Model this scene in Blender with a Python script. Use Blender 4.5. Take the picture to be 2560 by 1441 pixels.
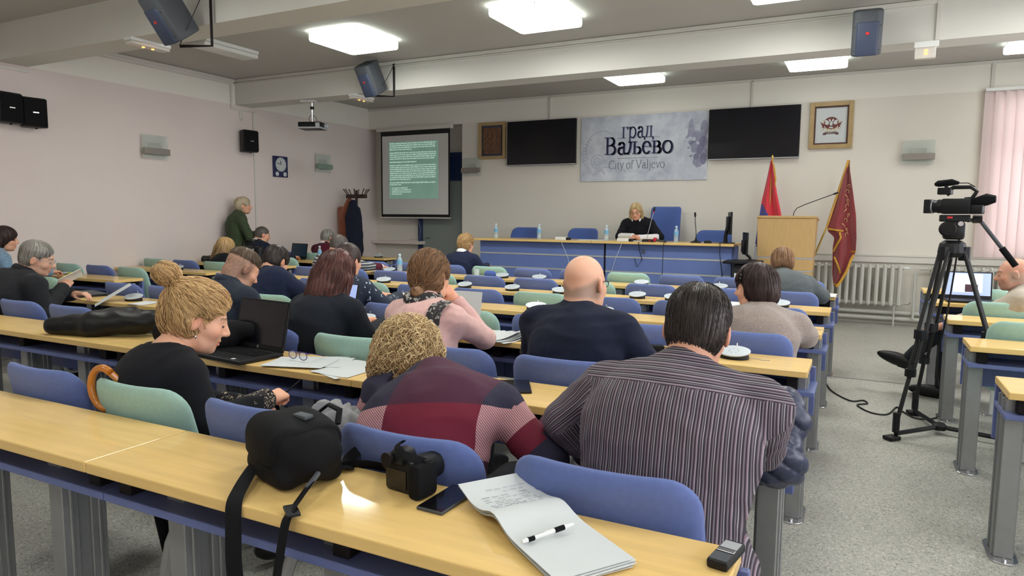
import bpy, bmesh, math, random
import numpy as np
from mathutils import Matrix, Vector, Euler
PI = math.pi
for o in list(bpy.data.objects): bpy.data.objects.remove(o)
scn = bpy.context.scene
COL = scn.collection
random.seed(5)

# ------------------------------------------------------------------ camera, world, exposure
cam_d = bpy.data.cameras.new('camera'); cam = bpy.data.objects.new('camera', cam_d); COL.objects.link(cam)
R_ = [[0.89184733, 0.05344561, -0.44916802], [0.45226441, -0.08762623, 0.88756890], [0.00807776, -0.99471866, -0.10232077]]
mw = Matrix.Identity(4)
for i in range(3):
    mw[i][0] = R_[i][0]; mw[i][1] = -R_[i][1]; mw[i][2] = -R_[i][2]
mw.translation = (0, 0, 1.44)
cam.matrix_world = mw
cam_d.sensor_width = 36.0; cam_d.lens = 36.0 * 1727 / 2560; cam_d.clip_start = 0.05; cam_d.clip_end = 60
scn.camera = cam
scn.view_settings.view_transform = 'Standard'; scn.view_settings.look = 'None'
scn.view_settings.gamma = 1.0; scn.view_settings.use_curve_mapping = False
scn.view_settings.exposure = 0.28
wd = bpy.data.worlds.new('sky'); scn.world = wd; wd.use_nodes = True
wd.node_tree.nodes['Background'].inputs[0].default_value = (0.92, 0.93, 1.0, 1)
wd.node_tree.nodes['Background'].inputs[1].default_value = 5.0
LAMP = 21.0          # radiance of the ceiling panels

# ------------------------------------------------------------------ materials
def lin(c):
    return tuple(((x / 255) / 12.92 if x / 255 <= 0.04045 else ((x / 255 + 0.055) / 1.055) ** 2.4) for x in c)
MATS = {}
def nodes_of(m):
    return m.node_tree.nodes, m.node_tree.links
def mat(name, rgb, rough=0.5, metal=0.0, var=0.0, scale=30.0, bump=0.0, bscale=200.0, spec=0.5, coat=0.0, stretch=None, emit=None, es=0.0, alpha=1.0, trans=0.0, sheen=0.0, sss=0.0):
    if name in MATS: return MATS[name]
    m = bpy.data.materials.new(name); m.use_nodes = True
    n, l = nodes_of(m); b = n['Principled BSDF']
    c = lin(rgb)
    b.inputs['Base Color'].default_value = (*c, 1); b.inputs['Roughness'].default_value = rough
    b.inputs['Metallic'].default_value = metal; b.inputs['Specular IOR Level'].default_value = spec
    if coat: b.inputs['Coat Weight'].default_value = coat; b.inputs['Coat Roughness'].default_value = 0.07
    if trans: b.inputs['Transmission Weight'].default_value = trans
    if sheen: b.inputs['Sheen Weight'].default_value = sheen; b.inputs['Sheen Roughness'].default_value = 0.6
    if sss:
        b.inputs['Subsurface Weight'].default_value = sss; b.inputs['Subsurface Radius'].default_value = (0.02, 0.008, 0.004); b.inputs['Subsurface Scale'].default_value = 0.5
    b.inputs['Alpha'].default_value = alpha
    if emit: b.inputs['Emission Color'].default_value = (*lin(emit), 1); b.inputs['Emission Strength'].default_value = es
    tc = None
    if var or bump:
        tc = n.new('ShaderNodeTexCoord'); mp = n.new('ShaderNodeMapping'); l.new(tc.outputs['Object'], mp.inputs[0])
        if stretch: mp.inputs['Scale'].default_value = stretch
    if var:
        t = n.new('ShaderNodeTexNoise'); t.inputs['Scale'].default_value = scale; t.inputs['Detail'].default_value = 5
        l.new(mp.outputs[0], t.inputs['Vector'])
        r = n.new('ShaderNodeValToRGB'); r.color_ramp.elements[0].position = 0.3; r.color_ramp.elements[1].position = 0.7
        r.color_ramp.elements[0].color = (*[x * (1 - var) for x in c], 1); r.color_ramp.elements[1].color = (*[min(1, x * (1 + var)) for x in c], 1)
        l.new(t.outputs[0], r.inputs[0]); l.new(r.outputs[0], b.inputs['Base Color'])
    if bump:
        t2 = n.new('ShaderNodeTexNoise'); t2.inputs['Scale'].default_value = bscale; t2.inputs['Detail'].default_value = 3
        l.new(mp.outputs[0], t2.inputs['Vector'])
        bp = n.new('ShaderNodeBump'); bp.inputs['Strength'].default_value = bump; bp.inputs['Distance'].default_value = 0.004
        l.new(t2.outputs[0], bp.inputs['Height']); l.new(bp.outputs[0], b.inputs['Normal'])
    MATS[name] = m
    return m
def M_(n): return MATS[n]

mat('wood', (230, 194, 122), 0.55, spec=.2, var=0.06, scale=3.0, stretch=(1.2, 14, 14), coat=0.5)
mat('wood_edge', (196, 146, 74), 0.4, var=0.06, scale=4, stretch=(1.2, 14, 14))
mat('podium_wood', (200, 164, 108), 0.45, var=0.06, scale=5, stretch=(12, 12, 1.4))
mat('frame_wood', (176, 150, 104), 0.45, var=0.1, scale=8)
mat('dark_wood', (62, 38, 28), 0.45, var=0.2, scale=10, stretch=(6, 6, 1))
mat('blue_panel', (98, 110, 160), 0.42, var=0.02, scale=6)
mat('dais_blue', (100, 120, 176), 0.42, var=0.03, scale=6)
mat('fabric_blue', (92, 110, 166), 0.9, var=0.06, scale=60, bump=0.25, bscale=900, sheen=0.12)
mat('fabric_green', (152, 188, 176), 0.9, var=0.05, scale=60, bump=0.25, bscale=900, sheen=0.12)
mat('fabric_navyblue', (52, 82, 158), 0.85, var=0.06, scale=60, bump=0.2, bscale=900, sheen=0.2)
mat('leg_metal', (150, 152, 152), 0.38, metal=0.55, var=0.05, scale=20)
mat('chrome', (205, 206, 208), 0.22, metal=0.9)
mat('silver', (188, 192, 196), 0.4, metal=0.4)
mat('white_tube', (205, 208, 206), 0.4)
mat('black_support', (26, 22, 24), 0.6, spec=.2)
mat('black_plastic', (22, 23, 26), 0.45, spec=.3, bump=0.03, bscale=400)
mat('black_gloss', (10, 10, 14), 0.12, coat=0.4)
mat('black_matte', (18, 19, 21), 0.8, spec=.15, bump=0.1, bscale=500)
mat('black_nylon', (20, 21, 24), 0.75, spec=.15, var=0.15, scale=300, bump=0.3, bscale=1200)
mat('black_leather', (20, 20, 21), 0.42, spec=.3, bump=0.25, bscale=160, var=0.1, scale=30)
mat('white_plastic', (226, 228, 226), 0.45)
mat('off_white', (214, 210, 200), 0.5)
mat('paper', (206, 211, 212), 0.85, var=0.012, scale=12)
mat('paper_cream', (226, 222, 204), 0.85)
mat('speaker_blue', (52, 62, 84), 0.55, bump=0.15, bscale=600)
mat('speaker_grey', (70, 74, 80), 0.6)
mat('red_badge', (210, 40, 40), 0.4)
mat('brass', (212, 180, 98), 0.28, metal=0.9)
mat('trim_white', (214, 211, 203), 0.6)
mat('door_grey', (138, 146, 142), 0.55)
mat('door_blue', (42, 58, 98), 0.45)
mat('radiator', (196, 196, 188), 0.45, var=0.03, scale=15)
mat('cable_black', (18, 18, 18), 0.6)
mat('cable_grey', (150, 152, 156), 0.6)

def wall_mat(nm, c1, c2):
    m = bpy.data.materials.new(nm); m.use_nodes = True; n, l = nodes_of(m); b = n['Principled BSDF']
    g = n.new('ShaderNodeNewGeometry'); s = n.new('ShaderNodeSeparateXYZ'); l.new(g.outputs['Position'], s.inputs[0])
    gt = n.new('ShaderNodeMath'); gt.operation = 'GREATER_THAN'; gt.inputs[1].default_value = 3.11; l.new(s.outputs['Z'], gt.inputs[0])
    nz = n.new('ShaderNodeTexNoise'); nz.inputs['Scale'].default_value = 1.1; nz.inputs['Detail'].default_value = 4; l.new(g.outputs['Position'], nz.inputs['Vector'])
    r = n.new('ShaderNodeValToRGB'); r.color_ramp.elements[0].position = 0.3; r.color_ramp.elements[1].position = 0.7
    r.color_ramp.elements[0].color = (*lin(c1), 1); r.color_ramp.elements[1].color = (*lin(c2), 1); l.new(nz.outputs[0], r.inputs[0])
    mx = n.new('ShaderNodeMix'); mx.data_type = 'RGBA'; l.new(gt.outputs[0], mx.inputs[0]); l.new(r.outputs[0], mx.inputs[6]); mx.inputs[7].default_value = (*lin((236, 233, 223)), 1)
    l.new(mx.outputs[2], b.inputs['Base Color']); b.inputs['Roughness'].default_value = 0.75; b.inputs['Specular IOR Level'].default_value = 0.25
    n2 = n.new('ShaderNodeTexNoise'); n2.inputs['Scale'].default_value = 140; l.new(g.outputs['Position'], n2.inputs['Vector'])
    bp = n.new('ShaderNodeBump'); bp.inputs['Strength'].default_value = 0.08; bp.inputs['Distance'].default_value = 0.003; l.new(n2.outputs[0], bp.inputs['Height']); l.new(bp.outputs[0], b.inputs['Normal'])
    MATS[nm] = m
wall_mat('wall', (225, 212, 206), (229, 217, 211)); wall_mat('wall_pale', (224, 219, 208), (228, 224, 213))
mat('ceiling', (188, 185, 180), 0.85, var=0.015, scale=1.2)
mat('beam', (216, 215, 208), 0.75, var=0.012, scale=2)
def floor_mat():
    m = bpy.data.materials.new('speckled_vinyl'); m.use_nodes = True; n, l = nodes_of(m); b = n['Principled BSDF']
    g = n.new('ShaderNodeNewGeometry')
    v = n.new('ShaderNodeTexVoronoi'); v.inputs['Scale'].default_value = 150; l.new(g.outputs['Position'], v.inputs['Vector'])
    sx = n.new('ShaderNodeSeparateColor'); l.new(v.outputs['Color'], sx.inputs[0])
    r = n.new('ShaderNodeValToRGB'); r.color_ramp.interpolation = 'CONSTANT'
    e = r.color_ramp.elements; e[0].position = 0; e[0].color = (*lin((132, 132, 126)), 1); e[1].position = 0.12; e[1].color = (*lin((164, 164, 155)), 1)
    for p, c in ((0.45, (172, 172, 162)), (0.78, (180, 179, 169)), (0.9, (198, 196, 186))):
        q = e.new(p); q.color = (*lin(c), 1)
    l.new(sx.outputs[0], r.inputs[0])
    nz = n.new('ShaderNodeTexNoise'); nz.inputs['Scale'].default_value = 1.6; nz.inputs['Detail'].default_value = 5; l.new(g.outputs['Position'], nz.inputs['Vector'])
    r2 = n.new('ShaderNodeValToRGB'); r2.color_ramp.elements[0].position = 0.3; r2.color_ramp.elements[1].position = 0.7
    r2.color_ramp.elements[0].color = (0.86, 0.86, 0.86, 1); r2.color_ramp.elements[1].color = (1, 1, 1, 1); l.new(nz.outputs[0], r2.inputs[0])
    mx = n.new('ShaderNodeMix'); mx.data_type = 'RGBA'; mx.blend_type = 'MULTIPLY'; mx.inputs[0].default_value = 1; l.new(r.outputs[0], mx.inputs[6]); l.new(r2.outputs[0], mx.inputs[7])
    l.new(mx.outputs[2], b.inputs['Base Color']); b.inputs['Roughness'].default_value = 0.42
    MATS['floor'] = m
floor_mat()

# ------------------------------------------------------------------ mesh helpers
def rotz(a): return Matrix.Rotation(a, 3, 'Z')
class MB:
    def __init__(s): s.v = []; s.f = []; s.m = []
    def add(s, vs, fs, mi=0):
        k = len(s.v); s.v += [tuple(v) for v in vs]; s.f += [tuple(i + k for i in f) for f in fs]; s.m += [mi] * len(fs); return s
    def box(s, c, d, rot=None, mi=0, taper=1.0):
        x, y, z = d[0] / 2, d[1] / 2, d[2] / 2; t = taper
        p = [(-x, -y, -z), (x, -y, -z), (x, y, -z), (-x, y, -z), (-x * t, -y * t, z), (x * t, -y * t, z), (x * t, y * t, z), (-x * t, y * t, z)]
        if rot is not None: p = [rot @ Vector(q) for q in p]
        return s.add([(q[0] + c[0], q[1] + c[1], q[2] + c[2]) for q in p], [(0, 3, 2, 1), (4, 5, 6, 7), (0, 1, 5, 4), (1, 2, 6, 5), (2, 3, 7, 6), (3, 0, 4, 7)], mi)
    def bb(s, a, b, mi=0): return s.box([(a[i] + b[i]) / 2 for i in range(3)], [abs(b[i] - a[i]) for i in range(3)], None, mi)
    def tube(s, pts, r, n=8, mi=0, cap=True, flat=1.0, up=None):
        pts = [Vector(p) for p in pts]; N = len(pts)
        rs = r if isinstance(r, (list, tuple)) else [r] * N
        vs = []; u = None
        for i, p in enumerate(pts):
            t = (pts[min(i + 1, N - 1)] - pts[max(i - 1, 0)]).normalized()
            if u is None:
                u = Vector(up) if up is not None else (Vector((0, 0, 1)) if abs(t.z) < 0.9 else Vector((1, 0, 0)))
            u = (u - t * u.dot(t)).normalized(); w = t.cross(u)
            for k in range(n):
                a = 2 * PI * k / n; q = p + rs[i] * (math.cos(a) * w + flat * math.sin(a) * u); vs.append(q)
        fs = [(i * n + k, i * n + (k + 1) % n, (i + 1) * n + (k + 1) % n, (i + 1) * n + k) for i in range(N - 1) for k in range(n)]
        if cap: fs += [tuple(range(n - 1, -1, -1)), tuple(range((N - 1) * n, N * n))]
        return s.add(vs, fs, mi)
    def lathe(s, prof, n=20, mi=0, M=None, o=(0, 0, 0)):
        vs = []; N = len(prof)
        for r, z in prof:
            for k in range(n):
                a = 2 * PI * k / n; q = Vector((r * math.cos(a), r * math.sin(a), z))
                if M is not None: q = M @ q
                vs.append(q + Vector(o))
        fs = [(i * n + k, i * n + (k + 1) % n, (i + 1) * n + (k + 1) % n, (i + 1) * n + k) for i in range(N - 1) for k in range(n)]
        fs += [tuple(range(n - 1, -1, -1)), tuple(range((N - 1) * n, N * n))]
        return s.add(vs, fs, mi)
    def ell(s, c, r, n=16, m=10, rot=None, mi=0):
        prof = []
        vs = [Vector((0, 0, -r[2]))]
        for i in range(1, m):
            ph = -PI / 2 + PI * i / m
            for k in range(n):
                a = 2 * PI * k / n; vs.append(Vector((r[0] * math.cos(ph) * math.cos(a), r[1] * math.cos(ph) * math.sin(a), r[2] * math.sin(ph))))
        vs.append(Vector((0, 0, r[2])))
        if rot is not None: vs = [rot @ v for v in vs]
        vs = [v + Vector(c) for v in vs]
        fs = [(0, 1 + (k + 1) % n, 1 + k) for k in range(n)]
        fs += [(1 + i * n + k, 1 + i * n + (k + 1) % n, 1 + (i + 1) * n + (k + 1) % n, 1 + (i + 1) * n + k) for i in range(m - 2) for k in range(n)]
        L = 1 + (m - 1) * n
        fs += [(L, 1 + (m - 2) * n + k, 1 + (m - 2) * n + (k + 1) % n) for k in range(n)]
        return s.add(vs, fs, mi)
    def prism(s, out, h, M=None, mi=0, z0=0.0):
        n = len(out); vs = [Vector((x, y, z0)) for x, y in out] + [Vector((x, y, z0 + h)) for x, y in out]
        if M is not None: vs = [M @ v for v in vs]
        fs = [tuple(range(n - 1, -1, -1)), tuple(range(n, 2 * n))] + [(k, (k + 1) % n, n + (k + 1) % n, n + k) for k in range(n)]
        return s.add(vs, fs, mi)
    def pillow(s, out, T, rings=6, p=5.0, warp=None, mi=0, flat=None):
        n = len(out); vs = []; ring = []
        cx = sum(a for a, b in out) / n; cy = sum(b for a, b in out) / n
        ss = [math.sin(PI / 2 * (i + 1) / rings) for i in range(rings)]
        def zz(q): return T / 2 * max(0.0, 1 - q ** p) ** (1 / 2.2)
        def W(x, y, z): return warp(x, y, z) if warp else (x, y, z)
        for sg in (1, -1):
            vs.append(W(cx, cy, sg * T / 2)); base = len(vs)
            for q in ss[:-1]:
                for x, y in out: vs.append(W(cx + (x - cx) * q, cy + (y - cy) * q, sg * zz(q)))
            ring.append(base)
        rim = len(vs)
        for x, y in out: vs.append(W(x, y, 0))
        fs = []
        for sg, base in zip((1, -1), ring):
            c = base - 1
            L = [[base + i * n + k for k in range(n)] for i in range(rings - 1)] + [[rim + k for k in range(n)]]
            for k in range(n):
                f = (c, L[0][k], L[0][(k + 1) % n]); fs.append(f if sg > 0 else f[::-1])
                for i in range(rings - 1):
                    f = (L[i][k], L[i + 1][k], L[i + 1][(k + 1) % n], L[i][(k + 1) % n]); fs.append(f if sg > 0 else f[::-1])
        return s.add(vs, fs, mi)
    def grid(s, fn, nu, nv, thick=0.0, mi=0):
        vs = [fn(i / (nu - 1), j / (nv - 1)) for j in range(nv) for i in range(nu)]
        fs = [(j * nu + i, j * nu + i + 1, (j + 1) * nu + i + 1, (j + 1) * nu + i) for j in range(nv - 1) for i in range(nu - 1)]
        if thick:
            V = np.array([tuple(v) for v in vs]).reshape(nv, nu, 3)
            du = np.gradient(V, axis=1); dv = np.gradient(V, axis=0); N = np.cross(du, dv); N /= np.linalg.norm(N, axis=2, keepdims=True) + 1e-9
            W = (V - N * thick).reshape(-1, 3); k = len(vs)
            vs = list(vs) + [tuple(w) for w in W]; fs = fs + [tuple(q + k for q in f[::-1]) for f in fs]
            b = [i for i in range(nu)] + [(j + 1) * nu - 1 for j in range(1, nv)] + [(nv - 1) * nu + i for i in range(nu - 2, -1, -1)] + [j * nu for j in range(nv - 2, 0, -1)]
            for a, c in zip(b, b[1:] + b[:1]): fs.append((c, a, a + k, c + k))
        return s.add(vs, fs, mi)
    def obj(s, name, mats, parent=None, smooth=True, bevel=0.0, ang=40, seg=2, loc=None, rot=None):
        me = bpy.data.meshes.new(name); me.from_pydata(s.v, [], s.f)
        if not isinstance(mats, (list, tuple)): mats = [mats]
        for m in mats: me.materials.append(MATS[m] if isinstance(m, str) else m)
        if len(mats) > 1: me.polygons.foreach_set('material_index', s.m)
        me.update()
        if bevel:
            if bevel < .0065: ang = min(ang, 15)
            bm = bmesh.new(); bm.from_mesh(me)
            es = [e for e in bm.edges if len(e.link_faces) == 2 and e.calc_face_angle(0) > 0.6]
            bmesh.ops.bevel(bm, geom=es, offset=bevel, segments=seg, affect='EDGES', profile=0.5, clamp_overlap=True)
            bm.to_mesh(me); bm.free()
        if smooth: me.shade_smooth(); me.set_sharp_from_angle(angle=math.radians(ang))
        o = bpy.data.objects.new(name, me); COL.objects.link(o)
        if parent is not None: o.parent = parent
        if loc is not None: o.location = loc
        if rot is not None: o.rotation_euler = rot
        return o
def rrect(w, h, r, n=5, taper=1.0):
    out = []
    rs = r if isinstance(r, (list, tuple)) else [r] * 4       # corner radii: bottom-right, top-right, top-left, bottom-left
    for (sx, sy, a0), q in zip(((1, -1, -PI / 2), (1, 1, 0), (-1, 1, PI / 2), (-1, -1, PI)), rs):
        for i in range(n + 1):
            a = a0 + PI / 2 * i / n; x = sx * (w / 2 - q) + q * math.cos(a); y = sy * (h / 2 - q) + q * math.sin(a)
            out.append((x * (taper if y > 0 else 1), y))
    return out
def dense(out, m):
    res = []
    for (a, b), (c, d) in zip(out, out[1:] + out[:1]):
        L = math.hypot(c - a, d - b); k = max(1, int(round(L / m)))
        res += [(a + (c - a) * i / k, b + (d - b) * i / k) for i in range(k)]
    return res
def tag(o, label, cat, group=None, kind=None):
    o['label'] = label; o['category'] = cat
    if group: o['group'] = group
    if kind: o['kind'] = kind
    return o
def thing(name, label, cat, loc=(0, 0, 0), rz=0.0, group=None, rot=None):
    o = bpy.data.objects.new(name, None); o.empty_display_size = 0.05; COL.objects.link(o)
    o.location = loc; o.rotation_euler = rot if rot is not None else (0, 0, rz)
    return tag(o, label, cat, group)
def struct(o): o['kind'] = 'structure'; return o
def copytree(o, parent=None, loc=None, rz=None):
    c = o.copy(); COL.objects.link(c)
    if parent is not None: c.parent = parent
    if loc is not None: c.location = loc
    if rz is not None: c.rotation_euler = (0, 0, rz)
    for ch in o.children: copytree(ch, c)
    return c
def text_obj(name, body, size, matname, parent, loc, rot, font_scale_x=1.0, align='CENTER', ext=0.0005):
    cu = bpy.data.curves.new(name, 'FONT'); cu.body = body; cu.size = size; cu.align_x = align; cu.align_y = 'CENTER'; cu.extrude = ext
    o = bpy.data.objects.new(name, cu); COL.objects.link(o); o.data.materials.append(MATS[matname])
    o.parent = parent; o.location = loc; o.rotation_euler = rot; o.scale = (font_scale_x, 1, 1)
    return o
ORD = ['first', 'second', 'third', 'fourth', 'fifth', 'sixth', 'seventh', 'eighth', 'ninth', 'tenth', 'eleventh', 'twelfth', 'thirteenth', 'fourteenth']

# ------------------------------------------------------------------ room shell
XL, XR, YF, YB, ZC = -8.66, 3.40, 10.90, -3.2, 3.49
struct(MB().bb((XL - .2, YB - .2, -.1), (XR + .2, 11.6, 0)).obj('floor', 'floor', smooth=False))
struct(MB().bb((XL - .2, YB - .2, ZC), (XR + .2, 11.6, ZC + .15)).obj('ceiling', 'ceiling', smooth=False))
struct(MB().bb((XL - .2, YB - .2, 0), (XL, 11.6, ZC)).obj('wall_left', 'wall', smooth=False))
wr = MB(); ADDED_WIN = [(-2.9, -.5), (-.1, 2.3), (2.7, 5.1), (5.4, 7.2), (7.5, 9.0)]; ya = YB - .2
for y0, y1 in ADDED_WIN:
    wr.bb((XR, ya, 0), (XR + .2, y0, ZC)); wr.bb((XR, y0, 0), (XR + .2, y1, .98)); wr.bb((XR, y0, 3.02), (XR + .2, y1, ZC)); ya = y1
wr.bb((XR, ya, 0), (XR + .2, 11.6, ZC)); struct(wr.obj('wall_right', 'wall', smooth=False))
struct(MB().bb((XL, YB - .2, 0), (XR, YB, ZC)).obj('wall_back', 'wall', smooth=False))
AX, AD = -6.55, 11.12      # alcove: right edge, back plane
WX0, WX1, WZ0, WZ1 = 1.42, 3.0, 0.98, 3.02
wf = MB()
wf.bb((AX, YF, 0), (WX0, 11.6, ZC)); wf.bb((WX0, YF, 0), (WX1, 11.6, WZ0)); wf.bb((WX0, YF, WZ1), (WX1, 11.6, ZC)); wf.bb((WX1, YF, 0), (XR, 11.6, ZC))
wf.bb((XL, YF, 3.10), (AX, 11.6, ZC)); wf.bb((XL, AD, 0), (AX, 11.6, 3.10))
struct(wf.obj('wall_front', 'wall_pale', smooth=False))
for i, y in enumerate((-2.20, 1.10, 4.40, 7.70)):
    struct(MB().bb((XL, y, 3.11), (XR, y + .345, ZC)).obj('trim_ceiling_beam', 'beam', smooth=False))
def trim(a, b, name='trim_conduit', m='trim_white'): return struct(MB().bb(a, b).obj(name, m, bevel=0.002, seg=1, smooth=False))
# cable ducts and cornice strips
trim((XL, YF - .018, 3.445), (XR, YF, 3.485), 'trim_cornice')
trim((XL, 7.70 - .016, 3.44), (.55, 7.70, 3.485), 'trim_cornice'); trim((XL, 7.70 - .03, 3.415), (-.2, 7.70, 3.43), 'trim_cornice')
trim((XL, 4.75, 3.44), (XL + .02, 7.70, 3.485), 'trim_cornice')
trim((XL, 4.75, 3.40), (XL + .016, 7.62, 3.425))
trim((XL, 7.60, 3.05), (XL + .02, 7.63, 3.42)); trim((XL, 7.60, 3.035), (XL + .02, 8.05, 3.06)); trim((XL, 8.02, 0.1), (XL + .02, 8.05, 3.05))
trim((XL, 4.05, 2.80), (XL + .02, 4.08, 3.05)); trim((XL, 3.6, 3.04), (XL + .02, 4.75, 3.075))
trim((-4.84, YF - .018, 3.08), (-4.80, YF, 3.46)); trim((-1.585, YF - .018, 3.08), (-1.55, YF, 3.46)); trim((1.36, YF - .02, 3.10), (1.40, YF, 3.46))
trim((.50, 7.70 - .02, 3.11), (.54, 7.70, 3.46)); trim((-6.35, 7.70 - .012, 3.11), (-6.33, 7.70, 3.44))
trim((XL + .03, AD - .18, 0.905), (-7.49, AD, 0.965), 'trim_alcove_ledge', 'wall')
trim((-.75, YF - .05, .855), (XR, YF, .925), 'trim_sill'); trim((-.75, YF - .02, .94), (XR, YF, .965), 'trim_sill')
# door in the alcove
d = thing('door_1', 'grey door with dark blue frame in the alcove behind the projection screen', 'door', (-6.56, AD, 0)); d['kind'] = 'structure'; del d['category']; 
MB().bb((-.98, -.03, 0.01), (-.01, -.005, 2.10)).obj('door_leaf', 'door_grey', d, bevel=.004)
MB().bb((-1.07, -.06, 0), (-.985, 0, 2.62)).obj('jamb', 'door_blue', d, bevel=.003)
MB().bb((-.985, -.06, 2.54), (0, 0, 2.62)).obj('lintel', 'door_blue', d, bevel=.003)
MB().bb((-.985, -.05, 2.10), (0, 0, 2.14)).obj('transom', 'door_blue', d, bevel=.003)
MB().bb((-.98, -.028, 2.14), (-.01, -.01, 2.54)).obj('overlight_panel', 'door_blue', d)
MB().tube([(-.90, -.03, 1.04), (-.90, -.09, 1.04), (-.78, -.09, 1.04)], .011).obj('handle', 'chrome', d)
# window with frame and glass
w = thing('window_1', 'tall window behind the vertical blind', 'window', (0, 0, 0)); w['kind'] = 'structure'; del w['category']
m_ = MB()
for a, b in (((WX0, 11.05, WZ0), (WX0 + .07, 11.13, WZ1)), ((WX1 - .07, 11.05, WZ0), (WX1, 11.13, WZ1)), ((WX0, 11.05, WZ0), (WX1, 11.13, WZ0 + .07)), ((WX0, 11.05, WZ1 - .07), (WX1, 11.13, WZ1)), ((2.17, 11.05, WZ0), (2.25, 11.13, WZ1)), ((WX0, 11.05, 2.4), (WX1, 11.13, 2.47))): m_.bb(a, b)
m_.obj('window_frame', 'white_plastic', w, smooth=False)
mat('glass_pane', (250, 252, 252), 0.02, trans=1.0, alpha=0.35)
MB().bb((WX0 + .07, 11.085, WZ0 + .07), (WX1 - .07, 11.095, WZ1 - .07)).obj('pane', 'glass_pane', w, smooth=False)
for i, (y0, y1) in enumerate(ADDED_WIN):  # unseen windows added so that daylight brightens the left wall
    w = thing('window_%d' % (i + 2), 'added unseen window in the right-hand wall, lets in extra daylight', 'window'); w['kind'] = 'structure'; del w['category']; m_ = MB()
    for a, b in (((XR + .08, y0, .98), (XR + .15, y0 + .07, 3.02)), ((XR + .08, y1 - .07, .98), (XR + .15, y1, 3.02)), ((XR + .08, y0, .98), (XR + .15, y1, 1.05)), ((XR + .08, y0, 2.95), (XR + .15, y1, 3.02)), ((XR + .08, (y0 + y1) / 2 - .04, .98), (XR + .15, (y0 + y1) / 2 + .04, 3.02))): m_.bb(a, b)
    m_.obj('window_frame', 'white_plastic', w, smooth=False); MB().bb((XR + .11, y0 + .07, 1.05), (XR + .118, y1 - .07, 2.95)).obj('pane', 'glass_pane', w, smooth=False)
# vertical blind
mat('blind_fabric', (238, 228, 226), 0.8)
_n, _l = nodes_of(MATS['blind_fabric']); _b = _n['Principled BSDF']
_t = _n.new('ShaderNodeBsdfTranslucent'); _t.inputs[0].default_value = (*lin((240, 226, 224)), 1); _mx = _n.new('ShaderNodeMixShader'); _mx.inputs[0].default_value = 0.5
_l.new(_b.outputs[0], _mx.inputs[1]); _l.new(_t.outputs[0], _mx.inputs[2]); _l.new(_mx.outputs[0], _n['Material Output'].inputs[0])
bl = thing('vertical_blind', 'pale vertical blind covering the window at the right edge', 'blind', (0, 0, 0))
MB().bb((1.30, YF - .10, 3.09), (3.2, YF - .03, 3.13)).obj('head_rail', 'white_plastic', bl, bevel=.004)
sl = None
for i in range(17):
    x = 1.36 + i * .112
    if sl is None:
        sl = MB().grid(lambda u, v: ((u - .5) * .125, .012 * math.sin(u * PI), -2.12 + v * 2.12), 7, 2, .0012).obj('slat', 'blind_fabric', bl)
        o = sl
    else:
        o = sl.copy(); COL.objects.link(o)
    o.location = (x, YF - .065, 3.085); o.rotation_euler = (0, 0, math.radians(14 + random.uniform(-4, 4)))

# ------------------------------------------------------------------ ceiling lamps
mat('diffuser_lit', (255, 255, 255), 0.4, emit=(254, 255, 249), es=LAMP)
mat('diffuser_off', (226, 228, 222), 0.4)
mat('diffuser_rim', (225, 236, 230), 0.4, emit=(226, 246, 236), es=LAMP * .12)
def panel_light(x, y, label, lit=True, w=.70, dp=.78, dim=1.0):
    dn = 'diffuser_lit' if dim == 1 else 'diffuser_lit_%d' % int(dim * 100)
    if dim != 1: mat(dn, (255, 255, 255), 0.4, emit=(254, 255, 249), es=LAMP * dim)
    t = thing('ceiling_light', label, 'ceiling light', (x, y, ZC), group='square ceiling lights')
    MB().box((0, 0, -.02), (w * .96, dp * .96, .04)).obj('housing', 'white_plastic', t, bevel=.004)
    out = dense(rrect(w, dp, .05, 4), .2)
    n = len(out); vs = []; lv = [(1.0, -.035), (1.0, -.09), (.985, -.105), (.9, -.112)]
    for q, z in lv: vs += [(a * q, b * q, z) for a, b in out]
    fs = [(i * n + (k + 1) % n, i * n + k, (i + 1) * n + k, (i + 1) * n + (k + 1) % n) for i in range(3) for k in range(n)] + [tuple(range(4 * n - 1, 3 * n - 1, -1))]
    q_ = MB().add(vs, fs); q_.m = [1 if i < 2 * n else 0 for i in range(len(fs))]; q_.obj('diffuser', [dn, 'diffuser_rim'] if lit else ['diffuser_off', 'diffuser_off'], t)
    if lit:
        for k in range(6):
            o = MB().box((-w / 2 + .08 + k * (w - .16) / 5, -dp / 2 - .001, -.05), (.006, .004, .02)).obj('clip', 'white_plastic', t)
    return t
panel_light(-5.31, 6.45, 'lit square ceiling light left of the other lit one, in front of the far beam')
panel_light(-3.02, 6.46, 'lit square ceiling light near the top centre of the picture')
panel_light(-.66, 6.46, 'lit square ceiling light cut off by the top edge of the picture')
panel_light(1.65, 6.46, 'lit square ceiling light beyond the right edge, nearer than the far beam')
for x, l in ((-3.0, 'narrow visible strip of lit ceiling light above the city poster'), (-.64, 'narrow visible strip of lit ceiling light above the framed crest'), (1.70, 'narrow visible strip of lit ceiling light at the right picture edge')):
    panel_light(x, 9.70, l, dim=.22)
for y in (2.92, -.45):  # unseen lamps added overhead and behind the camera to raise the brightness
    for x in (-5.28, -3.0, -.64, 1.70): panel_light(x, y, 'added unseen lit square ceiling light overhead, brightens the hall', dim=.56 if y > 0 else .44)
u = thing('ceiling_fixture', 'unlit narrow white ceiling fixture by the left wall', 'ceiling light', (-7.06, 6.15, ZC))
MB().box((0, 0, -.02), (.30, .78, .04)).obj('housing', 'white_plastic', u, bevel=.004); MB().box((0, 0, -.065), (.26, .8, .05), taper=1.0).obj('cover', 'diffuser_off', u, bevel=.012)
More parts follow.
